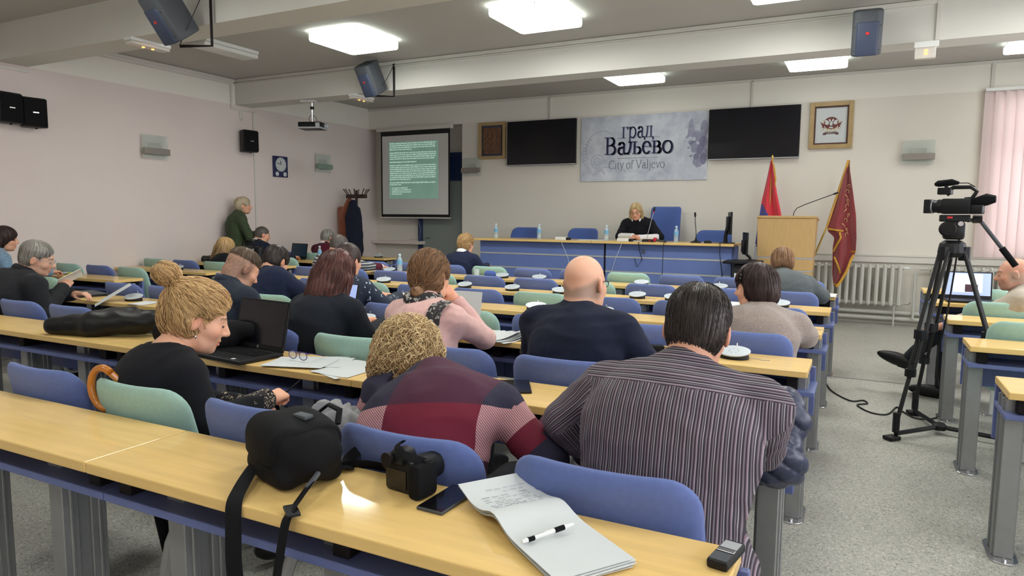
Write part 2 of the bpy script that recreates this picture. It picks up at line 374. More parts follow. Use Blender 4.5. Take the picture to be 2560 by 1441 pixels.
# ------------------------------------------------------------------ row desks
ROWS = {'a': 1.457, 'b': 2.58, 'c': 3.69, 'd': 4.84, 'e': 5.97, 'f': 7.12, 'g': 8.25, 'h': 9.40}   # far edge of the desk behind which that chair row sits
PITCH = .57; X0 = -.19
PROTO = {}
def leg_mesh():
    m = MB()
    for y in (-.045, .045):
        m.bb((-.034, y - .026, 0.008), (.034, y + .026, .70))
        m.bb((-.042, y - .006, 0.008), (.042, y + .006, .70))
    m.bb((-.02, -.03, .01), (.02, .03, .68))
    return m
def desk(xr, row, seats, label, end_right=False, end_left=False, dy=0.0):
    key = (seats, end_right, end_left); L = seats * PITCH
    if key in PROTO:
        t = copytree(PROTO[key])
    else:
        t = thing('row_desk', label, 'desk', group='row desks with blue shelves')
        tt = MB().bb((-L + .0015, -.33, .718), (-.0015, 0, .75)).obj('tabletop', 'wood', t, bevel=.004)
        MB().bb((-L + .002, -.285, .622), (-.002 + (.03 if end_right else 0), -.03, .645)).obj('shelf', 'blue_panel', t, bevel=.003)
        MB().bb((-L + .002, -.028, .47), (-.002 + (.02 if end_right else 0), -.008, .716)).obj('modesty_panel', 'blue_panel', t, bevel=.003)
        xs = [-.34 - k * PITCH for k in range(seats)]
        if end_right: xs = [-.045] + xs[1:]
        if end_left: xs = xs[:-1] + [-L + .045] if seats > 1 else [-L + .045]
        lg = None
        for x in xs:
            if lg is None:
                lg = leg_mesh().obj('leg', 'leg_metal', t, bevel=.003, seg=1); o = lg
                bp = MB().prism(dense(rrect(.11, .26, .05, 4), .1), .008).obj('base_plate', 'chrome', lg, bevel=.002, seg=1)
                MB().lathe([(.009, .008), (.009, .02), (.005, .022)], 8, o=(0, -.105, 0)).obj('bolt', 'chrome', lg)
            else:
                o = copytree(lg)
            o.location = (x, -.155, 0)
        for x in (-.07, -L + .07, -L / 2):
            MB().box((x, -.155, .682), (.05, .22, .072)).obj('support_block', 'black_support', t, bevel=.003, seg=1)
        PROTO[key] = t
    t.location = (xr, ROWS[row] + dy, 0); t['label'] = label
    return t
RN = {'a': 'nearest', 'b': 'second', 'c': 'third', 'd': 'fourth', 'e': 'fifth', 'f': 'sixth', 'g': 'seventh', 'h': 'eighth'}
side = ['at the camcorder aisle', 'second from the camcorder aisle', 'third from the camcorder aisle', 'fourth from the camcorder aisle', 'fifth from the camcorder aisle']
for r in 'abc':
    for u in range({'a': 3, 'b': 4, 'c': 5}[r]):
        desk(X0 - u * 3 * PITCH, r, 3, 'wood-topped desk in the %s row from the camera, %s' % (RN[r], side[u]), end_right=(u == 0))
for r in 'def':
    for u in range(3): desk(X0 - u * 3 * PITCH, r, 3, 'wood-topped desk in the %s row from the camera, %s' % (RN[r], side[u]), end_right=(u == 0))
    desk(X0 - 9 * PITCH, r, 1, 'short single-seat desk at the left end of the %s central row' % RN[r], end_left=True)
for r in 'defgh':
    desk(-6.92, r, 3, 'wood-topped desk against the left wall in the %s row' % RN[r], end_right=True)
for r in 'cdefg':
    desk(.56 + 3 * PITCH, r, 3, 'wood-topped desk right of the camcorder aisle in the %s row' % RN[r], end_left=True)

# ------------------------------------------------------------------ chairs
def make_chair(colr):
    t = thing('lecture_chair', 'x', 'chair', group='upholstered lecture chairs')
    fab = 'fabric_' + colr
    out = dense(rrect(.50, .38, [.05, .085, .085, .05], 6, taper=.965), .05)
    def wb(x, y, z): return (x, z + .05 * (x / .25) ** 2 - .045 * (y / .19), .665 + y)
    MB().pillow(out, .058, 7, 7.0, wb).obj('backrest', fab, t, ang=80)
    so = dense(rrect(.46, .42, [.07, .07, .07, .07], 5), .06)
    def ws(x, y, z): return (x, .245 + y, .445 + z - .02 * (y / .2) ** 2 * (1 if y > 0 else .2))
    MB().pillow(so, .07, 6, 6.0, ws).obj('seat', fab, t, ang=80)
    for s in (-1, 1):
        MB().tube([(s * .10, .30, .405), (s * .10, .10, .40), (s * .10, .035, .40), (s * .10, .005, .42), (s * .10, -.005, .47), (s * .10, -.002, .60)], .013, 8).obj('bracket', 'white_tube', t)
    MB().tube([(0, .20, .405), (0, .17, .34), (0, .10, .22), (0, .075, .12), (0, .07, .006)], .022, 8).obj('swing_arm', 'white_tube', t); MB().box((0, .09, .004), (.12, .14, .008)).obj('floor_plate', 'chrome', t, bevel=.003, seg=1)
    return t
CH = {c: make_chair(c) for c in ('blue', 'green')}
used = set()
def chair(x, row, colr, label, dy=.07):
    if colr in used: o = copytree(CH[colr])
    else: o = CH[colr]; used.add(colr)
    o.location = (x, ROWS[row] + dy, 0); o['label'] = label
    return o
CC = {'a': 'bbbgb', 'b': 'bbbgbbgbb', 'c': 'bbbgbbgbbb-gbb', 'd': 'bbbgbbgbbb', 'e': 'bbbgbbgbbb', 'f': 'bbbgbbgbbb'}
for r, s in CC.items():
    for k, c in enumerate(s):
        if c == '-': continue
        cn = 'blue' if c == 'b' else 'green'
        chair(-.53 - PITCH * k, r, cn, '%s fabric chair, %s seat from the camcorder aisle in the %s row' % (cn, ORD[k], RN[r]))
for r, s in {'d': 'gbg', 'e': 'gbg', 'f': 'gb', 'g': 'bgb'}.items():
    for k, c in enumerate(s):
        cn = 'blue' if c == 'b' else 'green'
        chair(-7.22 - .58 * k, r, cn, '%s fabric chair, %s from the wall in the left block, %s row' % (cn, ORD[2 - k], RN[r]))
for r, s in {'c': 'gg', 'd': 'gg', 'e': 'gg', 'f': 'gg'}.items():
    for k, c in enumerate(s):
        chair(.93 + PITCH * k, r, 'green', 'green fabric chair right of the camcorder aisle, %s seat in the %s row' % (ORD[k], RN[r]))

# ------------------------------------------------------------------ platform, dais, podium
struct(MB().bb((-5.30, 9.50, 0), (-.55, YF, .36)).obj('floor_platform', 'floor', smooth=False))
DT = thing('dais_table', 'long blue-fronted dais table with wooden top facing the hall', 'table', (0, 0, 0))
for a, b in ((-5.40, -3.453), (-3.447, -1.49)):
    MB().bb((a, 9.30, 1.078), (b, 9.98, 1.11)).obj('tabletop', 'wood', DT, bevel=.004)
for a, b in ((-5.33, -3.30), (-3.27, -1.53)):
    for z0, z1 in ((.02, .22), (.245, .445), (.47, .665), (.69, .875), (.90, 1.076)):
        MB().bb((a, 9.42, z0), (b, 9.455, z1)).obj('front_board', 'dais_blue', DT, bevel=.003, seg=1)
    for z in (.2325, .4575, .6775, .8875):
        MB().bb((a, 9.414, z - .0125), (b, 9.45, z + .0125)).obj('strip', 'silver', DT)
MB().bb((-3.30, 9.44, .02), (-3.27, 9.455, 1.076)).obj('joint', 'black_support', DT)
for x in (-5.33, -3.29, -1.55): MB().bb((x, 9.455, .36), (x + .025, 9.93, 1.078)).obj('side_panel', 'dais_blue', DT)
PD = thing('podium', 'light wooden speaker podium with silver strips', 'podium', (-.90, 9.86, 0.36))
m = MB(); z_ = 0.0
for i, (z0, z1) in enumerate(((.0, .11), (.128, .236), (.254, .40), (.418, .566), (.584, 1.10))):
    w0 = .66 + .05 * (z0 / 1.1); w1 = .66 + .05 * (z1 / 1.1)
    MB().add([(-w0 / 2, -.22, z0), (w0 / 2, -.22, z0), (w0 / 2, .22, z0), (-w0 / 2, .22, z0), (-w1 / 2, -.22, z1), (w1 / 2, -.22, z1), (w1 / 2, .22, z1), (-w1 / 2, .22, z1)], [(0, 3, 2, 1), (4, 5, 6, 7), (0, 1, 5, 4), (1, 2, 6, 5), (2, 3, 7, 6), (3, 0, 4, 7)]).obj('board', 'podium_wood', PD, bevel=.004, seg=1)
    if i: MB().box((0, 0, z0 - .009), (w0 - .004, .446, .018)).obj('strip', 'silver', PD)
MB().add([(-.36, -.24, 1.095), (.36, -.24, 1.095), (.37, .26, 1.06), (-.37, .26, 1.06), (-.36, -.24, 1.125), (.36, -.24, 1.125), (.37, .26, 1.09), (-.37, .26, 1.09)], [(0, 3, 2, 1), (4, 5, 6, 7), (0, 1, 5, 4), (1, 2, 6, 5), (2, 3, 7, 6), (3, 0, 4, 7)]).obj('reading_top', 'podium_wood', PD, bevel=.004)
def gooseneck(name, label, pts, base=None, head=.012, hm='black_plastic', ring=None, tube='black_plastic', r=.005):
    t = thing(name, label, 'microphone', pts[0]); p0 = Vector(pts[0]); pp = [Vector(p) - p0 for p in pts]
    MB().tube(pp, r, 8).obj('neck', tube, t)
    d_ = (pp[-1] - pp[-2]).normalized()
    MB().tube([pp[-1] - d_ * .01, pp[-1], pp[-1] + d_ * .02, pp[-1] + d_ * .045, pp[-1] + d_ * .055], [head * .6, head * .9, head, head, head * .5], 10).obj('capsule', hm, t)
    if ring: MB().tube([pp[-1] - d_ * .022, pp[-1] - d_ * .008], head * .95, 10).obj('light_ring', ring, t)
    if base == 'disc': MB().lathe([(.075, 0), (.07, .012), (.03, .028), (.014, .04), (.01, .07)], 20, o=(0, 0, 0)).obj('base', 'black_plastic', t)
    if base == 'box': MB().box((0, -.02, .018), (.15, .12, .036), taper=.9).obj('base', 'black_plastic', t, bevel=.005)
    return t
def arc(p, q, sag, n=10):
    p = Vector(p); q = Vector(q); return [p.lerp(q, i / n) + Vector(sag) * math.sin(PI * i / n) for i in range(n + 1)]
gooseneck('gooseneck_microphone', 'long gooseneck microphone rising from the podium', [(-.83, 9.80, 1.466), (-.825, 9.80, 1.53), (-.79, 9.80, 1.585), (-.70, 9.80, 1.63), (-.50, 9.80, 1.71), (-.36, 9.80, 1.765)])

# dais chairs
mat('executive_blue', (66, 92, 158), 0.85, bump=.2, bscale=900, sheen=.2)
def dais_chair(x, y, label, tall=False, rz=PI):
    t = thing('executive_chair' if tall else 'conference_chair', label, 'chair', (x, y, .36), rz, group=None if tall else 'blue conference chairs behind the dais')
    fab = 'executive_blue'
    if tall:
        out = dense(rrect(.50, .80, [.06, .05, .05, .06], 5, taper=.94), .07)
        MB().pillow(out, .10, 6, 6, lambda x, y, z: (x, -.24 + z + .05 * (x / .25) ** 2 - .10 * (y / .4), .86 + y)).obj('backrest', fab, t, ang=80)
    else:
        out = dense(rrect(.56, .42, [.06, .10, .10, .06], 5, taper=.92), .06)
        MB().pillow(out, .06, 6, 6, lambda x, y, z: (x, -.22 + z + .10 * (x / .28) ** 2 - .06 * (y / .2), .70 + y)).obj('backrest', fab, t, ang=80)
    MB().pillow(dense(rrect(.50, .48, .09, 5), .06), .09, 6, 6, lambda x, y, z: (x, y, .46 + z)).obj('seat', fab, t, ang=80)
    MB().tube([(0, 0, .06), (0, 0, .42)], .028, 10).obj('gas_column', 'black_plastic', t)
    for k in range(5):
        a = 2 * PI * k / 5; MB().tube([(0, 0, .09), (.28 * math.cos(a), .28 * math.sin(a), .05), (.28 * math.cos(a), .28 * math.sin(a), .0)], [.022, .018, .022], 6).obj('foot', 'black_plastic', t)
    for s in (-1, 1):
        MB().tube([(s * .27, -.15, .46), (s * .30, -.12, .62), (s * .30, .12, .66)], .016, 6).obj('armrest', 'black_plastic', t)
    MB().tube([(0, -.05, .42), (0, -.20, .44), (0, -.24, .62)], .02, 6).obj('back_support', 'black_plastic', t)
    return t
dais_chair(-5.05, 10.28, 'blue low-back chair at the left end of the dais'); dais_chair(-4.02, 10.28, 'blue low-back chair beside the white microphone box on the dais')
dais_chair(-1.95, 10.22, 'blue low-back chair near the monitors on the dais'); dais_chair(-2.74, 10.40, 'tall-backed blue executive chair behind the speaking woman', True)
# ------------------------------------------------------------------ people: signed-distance bodies meshed with surface nets
F32 = np.float32
class Field:
    def __init__(s, lo, hi, v):
        s.v = v; s.lo = np.array(lo, float); s.n = np.maximum(2, np.ceil((np.array(hi, float) - s.lo) / v).astype(int) + 1)
        s.d = np.full(tuple(s.n), 0.5, F32)
    def _sl(s, lo, hi, pad):
        a = np.clip(np.floor((np.array(lo) - pad - s.lo) / s.v).astype(int), 0, s.n - 1); b = np.clip(np.ceil((np.array(hi) + pad - s.lo) / s.v).astype(int) + 1, 0, s.n)
        if (b <= a).any(): return None
        sl = tuple(slice(i, j) for i, j in zip(a, b))
        ax = [(s.lo[i] + s.v * np.arange(a[i], b[i])).astype(F32) for i in range(3)]
        return sl, ax
    def _comb(s, sl, D, k, sub):
        A = s.d[sl]
        if sub:
            h = np.clip(0.5 - 0.5 * (A + D) / k, 0, 1); s.d[sl] = A * (1 - h) - D * h + k * h * (1 - h)
        else:
            h = np.clip(0.5 + 0.5 * (A - D) / k, 0, 1); s.d[sl] = A * (1 - h) + D * h - k * h * (1 - h)
    def cone(s, a, b, r1, r2, k=0.02, sub=False, fl=None, fa=None):
        a = np.array(a, float); b = np.array(b, float); R = max(r1, r2) * (max(fl) if fl else 1)
        q = s._sl(np.minimum(a, b) - R, np.maximum(a, b) + R, k + 3 * s.v)
        if q is None: return s
        sl, (X, Y, Z) = q; d = b - a; L2 = d @ d + 1e-12
        px = X[:, None, None] - F32(a[0]); py = Y[None, :, None] - F32(a[1]); pz = Z[None, None, :] - F32(a[2])
        t = np.clip((px * F32(d[0]) + py * F32(d[1]) + pz * F32(d[2])) / F32(L2), 0, 1)
        dist = np.sqrt((px - t * F32(d[0])) ** 2 + (py - t * F32(d[1])) ** 2 + (pz - t * F32(d[2])) ** 2) - (F32(r1) + t * F32(r2 - r1))
        s._comb(sl, dist, F32(k), sub); return s
    def ell(s, c, r, k=0.02, sub=False, fr=None):
        c = np.array(c, float); r = np.array(r, float); Rm = r.max() if fr is not None else r
        q = s._sl(c - Rm, c + Rm, k + 3 * s.v)
        if q is None: return s
        sl, (X, Y, Z) = q
        px = X[:, None, None] - F32(c[0]); py = Y[None, :, None] - F32(c[1]); pz = Z[None, None, :] - F32(c[2])
        if fr is not None:
            e = [px * F32(f[0]) + py * F32(f[1]) + pz * F32(f[2]) for f in fr]
        else: e = [px, py, pz]
        k0 = np.sqrt((e[0] / F32(r[0])) ** 2 + (e[1] / F32(r[1])) ** 2 + (e[2] / F32(r[2])) ** 2)
        k1 = np.sqrt((e[0] / F32(r[0] ** 2)) ** 2 + (e[1] / F32(r[1] ** 2)) ** 2 + (e[2] / F32(r[2] ** 2)) ** 2) + F32(1e-6)
        D = np.where(k0 < 0.05, -F32(r.min()), k0 * (k0 - 1) / k1)
        s._comb(sl, D, F32(k), sub); return s
    def half(s, p, n, k=0.01):          # cut away the side the normal points to
        n = np.array(n, float); n /= np.linalg.norm(n); ax = [(s.lo[i] + s.v * np.arange(s.n[i])).astype(F32) for i in range(3)]
        D = -((ax[0][:, None, None] - F32(p[0])) * F32(n[0]) + (ax[1][None, :, None] - F32(p[1])) * F32(n[1]) + (ax[2][None, None, :] - F32(p[2])) * F32(n[2]))
        s._comb((slice(None),) * 3, D, F32(k), True); return s
    def sample(s, P):
        q = np.clip((P - s.lo) / s.v, 0, s.n - 1.001); i = q.astype(int); f = q - i; d = 0
        for dx in (0, 1):
            for dy in (0, 1):
                for dz in (0, 1):
                    w = (f[:, 0] if dx else 1 - f[:, 0]) * (f[:, 1] if dy else 1 - f[:, 1]) * (f[:, 2] if dz else 1 - f[:, 2])
                    d = d + w * s.d[i[:, 0] + dx, i[:, 1] + dy, i[:, 2] + dz]
        return d
    def grad(s, P):
        e = s.v * 0.8; g = np.stack([s.sample(P + e * a) - s.sample(P - e * a) for a in np.eye(3)], 1)
        return g / (np.linalg.norm(g, axis=1, keepdims=True) + 1e-9)
    def mesh(s):
        d = s.d; sg = d < 0
        cnt = np.zeros(tuple(s.n - 1), np.int8)
        for i in (0, 1):
            for j in (0, 1):
                for k in (0, 1): cnt += sg[i:sg.shape[0] - 1 + i, j:sg.shape[1] - 1 + j, k:sg.shape[2] - 1 + k]
        act = (cnt > 0) & (cnt < 8); I = np.argwhere(act)
        idx = np.full(act.shape, -1, np.int32); idx[act] = np.arange(len(I))
        cor = [(i, j, k) for i in (0, 1) for j in (0, 1) for k in (0, 1)]
        val = np.stack([d[I[:, 0] + a, I[:, 1] + b, I[:, 2] + c] for a, b, c in cor], 1).astype(float)
        P = np.zeros((len(I), 3)); N = np.zeros(len(I)); C = np.array(cor, float)
        for a in range(8):
            for b in range(a + 1, 8):
                if np.abs(C[a] - C[b]).sum() != 1: continue
                m = (val[:, a] < 0) != (val[:, b] < 0); t = val[m, a] / (val[m, a] - val[m, b])
                P[m] += C[a] + t[:, None] * (C[b] - C[a]); N[m] += 1
        V = s.lo + s.v * (I + P / N[:, None]); Q = []
        for ax in range(3):
            s0 = [slice(None)] * 3; s1 = [slice(None)] * 3; s0[ax] = slice(0, -1); s1[ax] = slice(1, None)
            A = sg[tuple(s0)]; B = sg[tuple(s1)]; E = np.argwhere(A != B); u, w = [(1, 2), (2, 0), (0, 1)][ax]
            E = E[(E[:, u] > 0) & (E[:, w] > 0) & (E[:, u] < s.n[u] - 1) & (E[:, w] < s.n[w] - 1)]
            def id_(du, dw):
                e = E.copy(); e[:, u] += du; e[:, w] += dw; return idx[e[:, 0], e[:, 1], e[:, 2]]
            q = np.stack([id_(-1, -1), id_(0, -1), id_(0, 0), id_(-1, 0)], 1); fl = ~A[E[:, 0], E[:, 1], E[:, 2]]
            q[fl] = q[fl][:, ::-1]; Q.append(q)
        return V, np.concatenate(Q)
def snoise(P, f, seed=0, n=5):
    rg = np.random.RandomState(seed); o = 0
    for i in range(n):
        k = rg.normal(size=3); k *= f * (0.7 + 0.6 * rg.rand()) / np.linalg.norm(k); o = o + np.sin(P @ k + rg.rand() * 6.28 + 1.5 * np.sin(P @ (rg.normal(size=3) * f * .5) + rg.rand() * 6))
    return o / n
def vnorm(V, Q):
    n = np.cross(V[Q[:, 2]] - V[Q[:, 0]], V[Q[:, 3]] - V[Q[:, 1]]); N = np.zeros_like(V)
    for i in range(4): np.add.at(N, Q[:, i], n)
    return N / (np.linalg.norm(N, axis=1, keepdims=True) + 1e-12)
def relax(V, Q, it=2, lam=.5):
    for _ in range(it):
        S = np.zeros_like(V); c = np.zeros(len(V))
        for i in range(4):
            j = Q[:, (i + 1) % 4]; np.add.at(S, Q[:, i], V[j]); np.add.at(c, Q[:, i], 1)
        V = V + lam * (S / np.maximum(c, 1)[:, None] - V)
    return V
def npobj(name, V, Q, mats, parent=None, col=None, attrs=None, mi=None):
    me = bpy.data.meshes.new(name); me.vertices.add(len(V)); me.vertices.foreach_set('co', np.asarray(V, F32).ravel())
    k = Q.shape[1]; me.loops.add(len(Q) * k); me.loops.foreach_set('vertex_index', np.asarray(Q, np.int32).ravel())
    me.polygons.add(len(Q)); me.polygons.foreach_set('loop_start', np.arange(0, len(Q) * k, k, dtype=np.int32))
    for m in (mats if isinstance(mats, (list, tuple)) else [mats]): me.materials.append(MATS[m] if isinstance(m, str) else m)
    if mi is not None: me.polygons.foreach_set('material_index', np.asarray(mi, np.int32))
    me.update(calc_edges=True); me.validate(); me.shade_smooth()
    if col is not None:
        a = me.attributes.new('Col', 'FLOAT_COLOR', 'POINT'); a.data.foreach_set('color', np.concatenate([col, np.ones((len(col), 1))], 1).astype(F32).ravel())
    for n_, v_ in (attrs or {}).items():
        a = me.attributes.new(n_, 'FLOAT', 'POINT'); a.data.foreach_set('value', np.asarray(v_, F32))
    o = bpy.data.objects.new(name, me); COL.objects.link(o)
    if parent is not None: o.parent = parent
    return o

# ---- materials for people
def skin_mat():
    m = bpy.data.materials.new('skin'); m.use_nodes = True; n, l = nodes_of(m); b = n['Principled BSDF']
    a = n.new('ShaderNodeAttribute'); a.attribute_name = 'Col'; l.new(a.outputs['Color'], b.inputs['Base Color'])
    b.inputs['Roughness'].default_value = 0.5; b.inputs['Subsurface Weight'].default_value = 0.15; b.inputs['Subsurface Radius'].default_value = (.012, .005, .003); b.inputs['Subsurface Scale'].default_value = .4
    MATS['skin'] = m
skin_mat()
def hair_mat(name, c1, c2, rough=.45):
    m = bpy.data.materials.new(name); m.use_nodes = True; n, l = nodes_of(m); b = n['Principled BSDF']
    a = n.new('ShaderNodeAttribute'); a.attribute_name = 'tone'; r = n.new('ShaderNodeValToRGB')
    r.color_ramp.elements[0].color = (*lin(c1), 1); r.color_ramp.elements[1].color = (*lin(c2), 1); l.new(a.outputs['Fac'], r.inputs[0]); l.new(r.outputs[0], b.inputs['Base Color'])
    b.inputs['Roughness'].default_value = rough; b.inputs['Specular IOR Level'].default_value = .35; MATS[name] = m
def cloth(name, rgb, rough=.9, var=.08, scale=40, bump=.35, bscale=500, sheen=.25):
    dk = max(rgb) < 110; return mat(name, rgb, rough, var=var, scale=scale, bump=bump, bscale=bscale, sheen=.04 if dk else sheen, spec=.12 if dk else .3)

def eul(p, y, r):     # head rotation: pitch down +, yaw left +, roll right-ear-down +
    return np.array(Matrix.Rotation(y, 3, 'Z') @ Matrix.Rotation(-p, 3, 'X') @ Matrix.Rotation(r, 3, 'Y'))
SKIN = np.array(lin((226, 170, 140)))
def head_field(v, neck_to, neck_r, fem, jaw=1.0):
    F = Field((-.10, -.17, -.30), (.10, .15, .14), v)
    F.ell((0, -.014, .030), (.0755, .097, .084), .02)
    F.ell((0, .025, -.030), (.062 * jaw, .074, .088), .035)
    F.cone((-.030 * jaw, .035, -.082), (.030 * jaw, .035, -.082), .030, .030, .03); F.ell((0, .070, -.098), (.020, .020, .018), .025)
    F.cone((-.036, .076, .022), (.036, .076, .022), .012, .012, .02)
    for s_ in (-1, 1):
        F.ell((s_ * .033, .104, .003), (.021, .016, .013), .014, True)
        F.ell((s_ * .032, .081, .002), (.0135, .0125, .012), .004)
        F.ell((s_ * .046, .055, -.028), (.022, .026, .022), .025)
    F.cone((0, .088, .014), (0, .112, -.026), .0085, .0125, .012); F.ell((0, .110, -.030), (.0125, .011, .010), .008)
    for s_ in (-1, 1): F.ell((s_ * .012, .101, -.033), (.0085, .010, .008), .006)
    F.ell((0, .092, -.060), (.021, .011, .0062), .005); F.ell((0, .090, -.0735), (.018, .011, .0075), .005)
    F.ell((0, .104, -.0665), (.024, .008, .0022), .003, True)
    F.cone((0, -.045, -.045), neck_to, .052 if fem else .062, neck_r, .03)
    for s_ in (-1, 1):
        fr = np.array(Matrix.Rotation(s_ * .35, 3, 'Z') @ Matrix.Rotation(-.15, 3, 'X')).T
        F.ell((s_ * .0815, -.012, -.006), (.0095, .020, .033), .008, fr=fr)
        F.ell((s_ * .0905, -.006, -.003), (.006, .011, .019), .005, True, fr=fr)
    return F
def head_color(V, base, fem, stub=None, brow=(70, 52, 42), beard=0.0):
    col = np.tile(base, (len(V), 1)); x, y, z = V[:, 0], V[:, 1], V[:, 2]
    def blob(c, r, tint, w): 
        nonlocal col
        q = ((V - np.array(c)) / np.array(r)) ** 2; m = np.exp(-q.sum(1) * 1.2)[:, None] * w; col = col * (1 - m) + m * np.array(tint)
    red = base * np.array([1.02, .72, .66])
    for s_ in (-1, 1):
        blob((s_ * .05, .07, -.03), (.03, .03, .025), red, .4); blob((s_ * .085, -.01, -.005), (.02, .03, .04), red, .55)
        q = (np.abs(x - s_ * .033) < .021) & (np.abs(z - (.025 + .004 * np.cos((x - s_ * .033) * 70))) < .0045) & (y > .07); col[q] = lin(brow)
        q = (np.abs(x - s_ * .032) < .014) & (np.abs(z + .002) < .0025) & (y > .08); col[q] = np.array(lin((60, 42, 36)))
    blob((0, .112, -.028), (.014, .02, .016), red, .35)
    q = (np.abs(x) < .021) & (z < -.056) & (z > -.08) & (y > .085); col[q] = base * np.array([.90, .62, .58]) if fem else base * np.array([.88, .62, .58])
    if beard:
        q = np.clip((-.045 - z) / .02, 0, 1) * np.clip((y + .01) / .03, 0, 1) * np.clip((z + .135) / .02, 0, 1); col = col * (1 - (q * beard)[:, None]) + (q * beard)[:, None] * np.array(lin((150, 140, 132)))
    if stub is not None:      # stubble of cropped hair: colour, zmin, zmax, strength
        c_, z0, z1, w = stub; zz = z + .25 * np.clip(y, -.2, .2) * -1
        q = np.clip((zz - z0) / .02, 0, 1) * np.clip((z1 - zz) / .025, 0, 1) * np.clip((.045 - y) / .03, 0, 1) * w * (.8 + .2 * snoise(V, 300, 3)); col = col * (1 - q[:, None]) + q[:, None] * np.array(lin(c_))
    return col
# ---- hands: right hand, fingers along +y, palm facing -z, thumb on -x
HANDS = {}
def hand_mesh(pose, v=.0042):
    if pose in HANDS: return HANDS[pose]
    F = Field((-.075, -.04, -.09), (.065, .20, .05), v)
    F.cone((0, -.03, 0), (0, .02, 0), .024, .026, .02)
    for x in (-.026, -.009, .009, .026): F.cone((x * .7, .01, 0), (x, .085 - .12 * abs(x + .009) ** 1.3, -.002), .0145, .0115, .014)
    curl = {'flat': (.12, .15, .12), 'relax': (.45, .5, .35), 'grip': (.85, .95, .6), 'fist': (1.35, 1.5, 1.0), 'point': (.5, .7, .5)}[pose]
    for i, (x, l, r) in enumerate(((-.027, .070, .0083), (-.009, .079, .0086), (.0095, .073, .0083), (.0275, .057, .0073))):
        p = np.array((x, .085 - .12 * abs(x + .009) ** 1.3, -.002)); a = 0; sp = x * 1.6 if pose != 'fist' else 0
        for j, (fr_, rr) in enumerate(((.45, 1.0), (.30, .93), (.25, .82))):
            a += curl[j] * (1 + .08 * i); q = p + l * fr_ * np.array((math.sin(sp) * math.cos(a), math.cos(sp) * math.cos(a), -math.sin(a))); F.cone(p, q, r * rr, r * rr * .92, .002 if j == 0 else .004); p = q
    th = {'flat': ((-.052, .045, -.012), (-.066, .078, -.016)), 'relax': ((-.050, .048, -.022), (-.050, .080, -.036)), 'grip': ((-.044, .05, -.034), (-.030, .078, -.046)), 'fist': ((-.040, .055, -.034), (-.012, .074, -.046)), 'point': ((-.05, .05, -.025), (-.04, .08, -.04))}[pose]
    F.cone((-.018, .005, -.006), (-.034, .025, -.010), .0155, .0125, .012); F.cone((-.034, .025, -.010), th[0], .0115, .0098, .006); F.cone(th[0], th[1], .0096, .0075, .003)
    V, Q = F.mesh(); HANDS[pose] = (relax(V, Q, 1, .4), Q); return HANDS[pose]
def unit(a): a = np.array(a, float); return a / (np.linalg.norm(a) + 1e-9)
def fold(V, N, amp, f, seed, ax=None):
    n = snoise(V * (np.array(ax) if ax is not None else 1), f, seed); n2 = snoise(V, f * 2.3, seed + 1); return V + N * (amp * (np.abs(n) * -1.2 + .4 + .35 * n2))[:, None]
ZS = .50
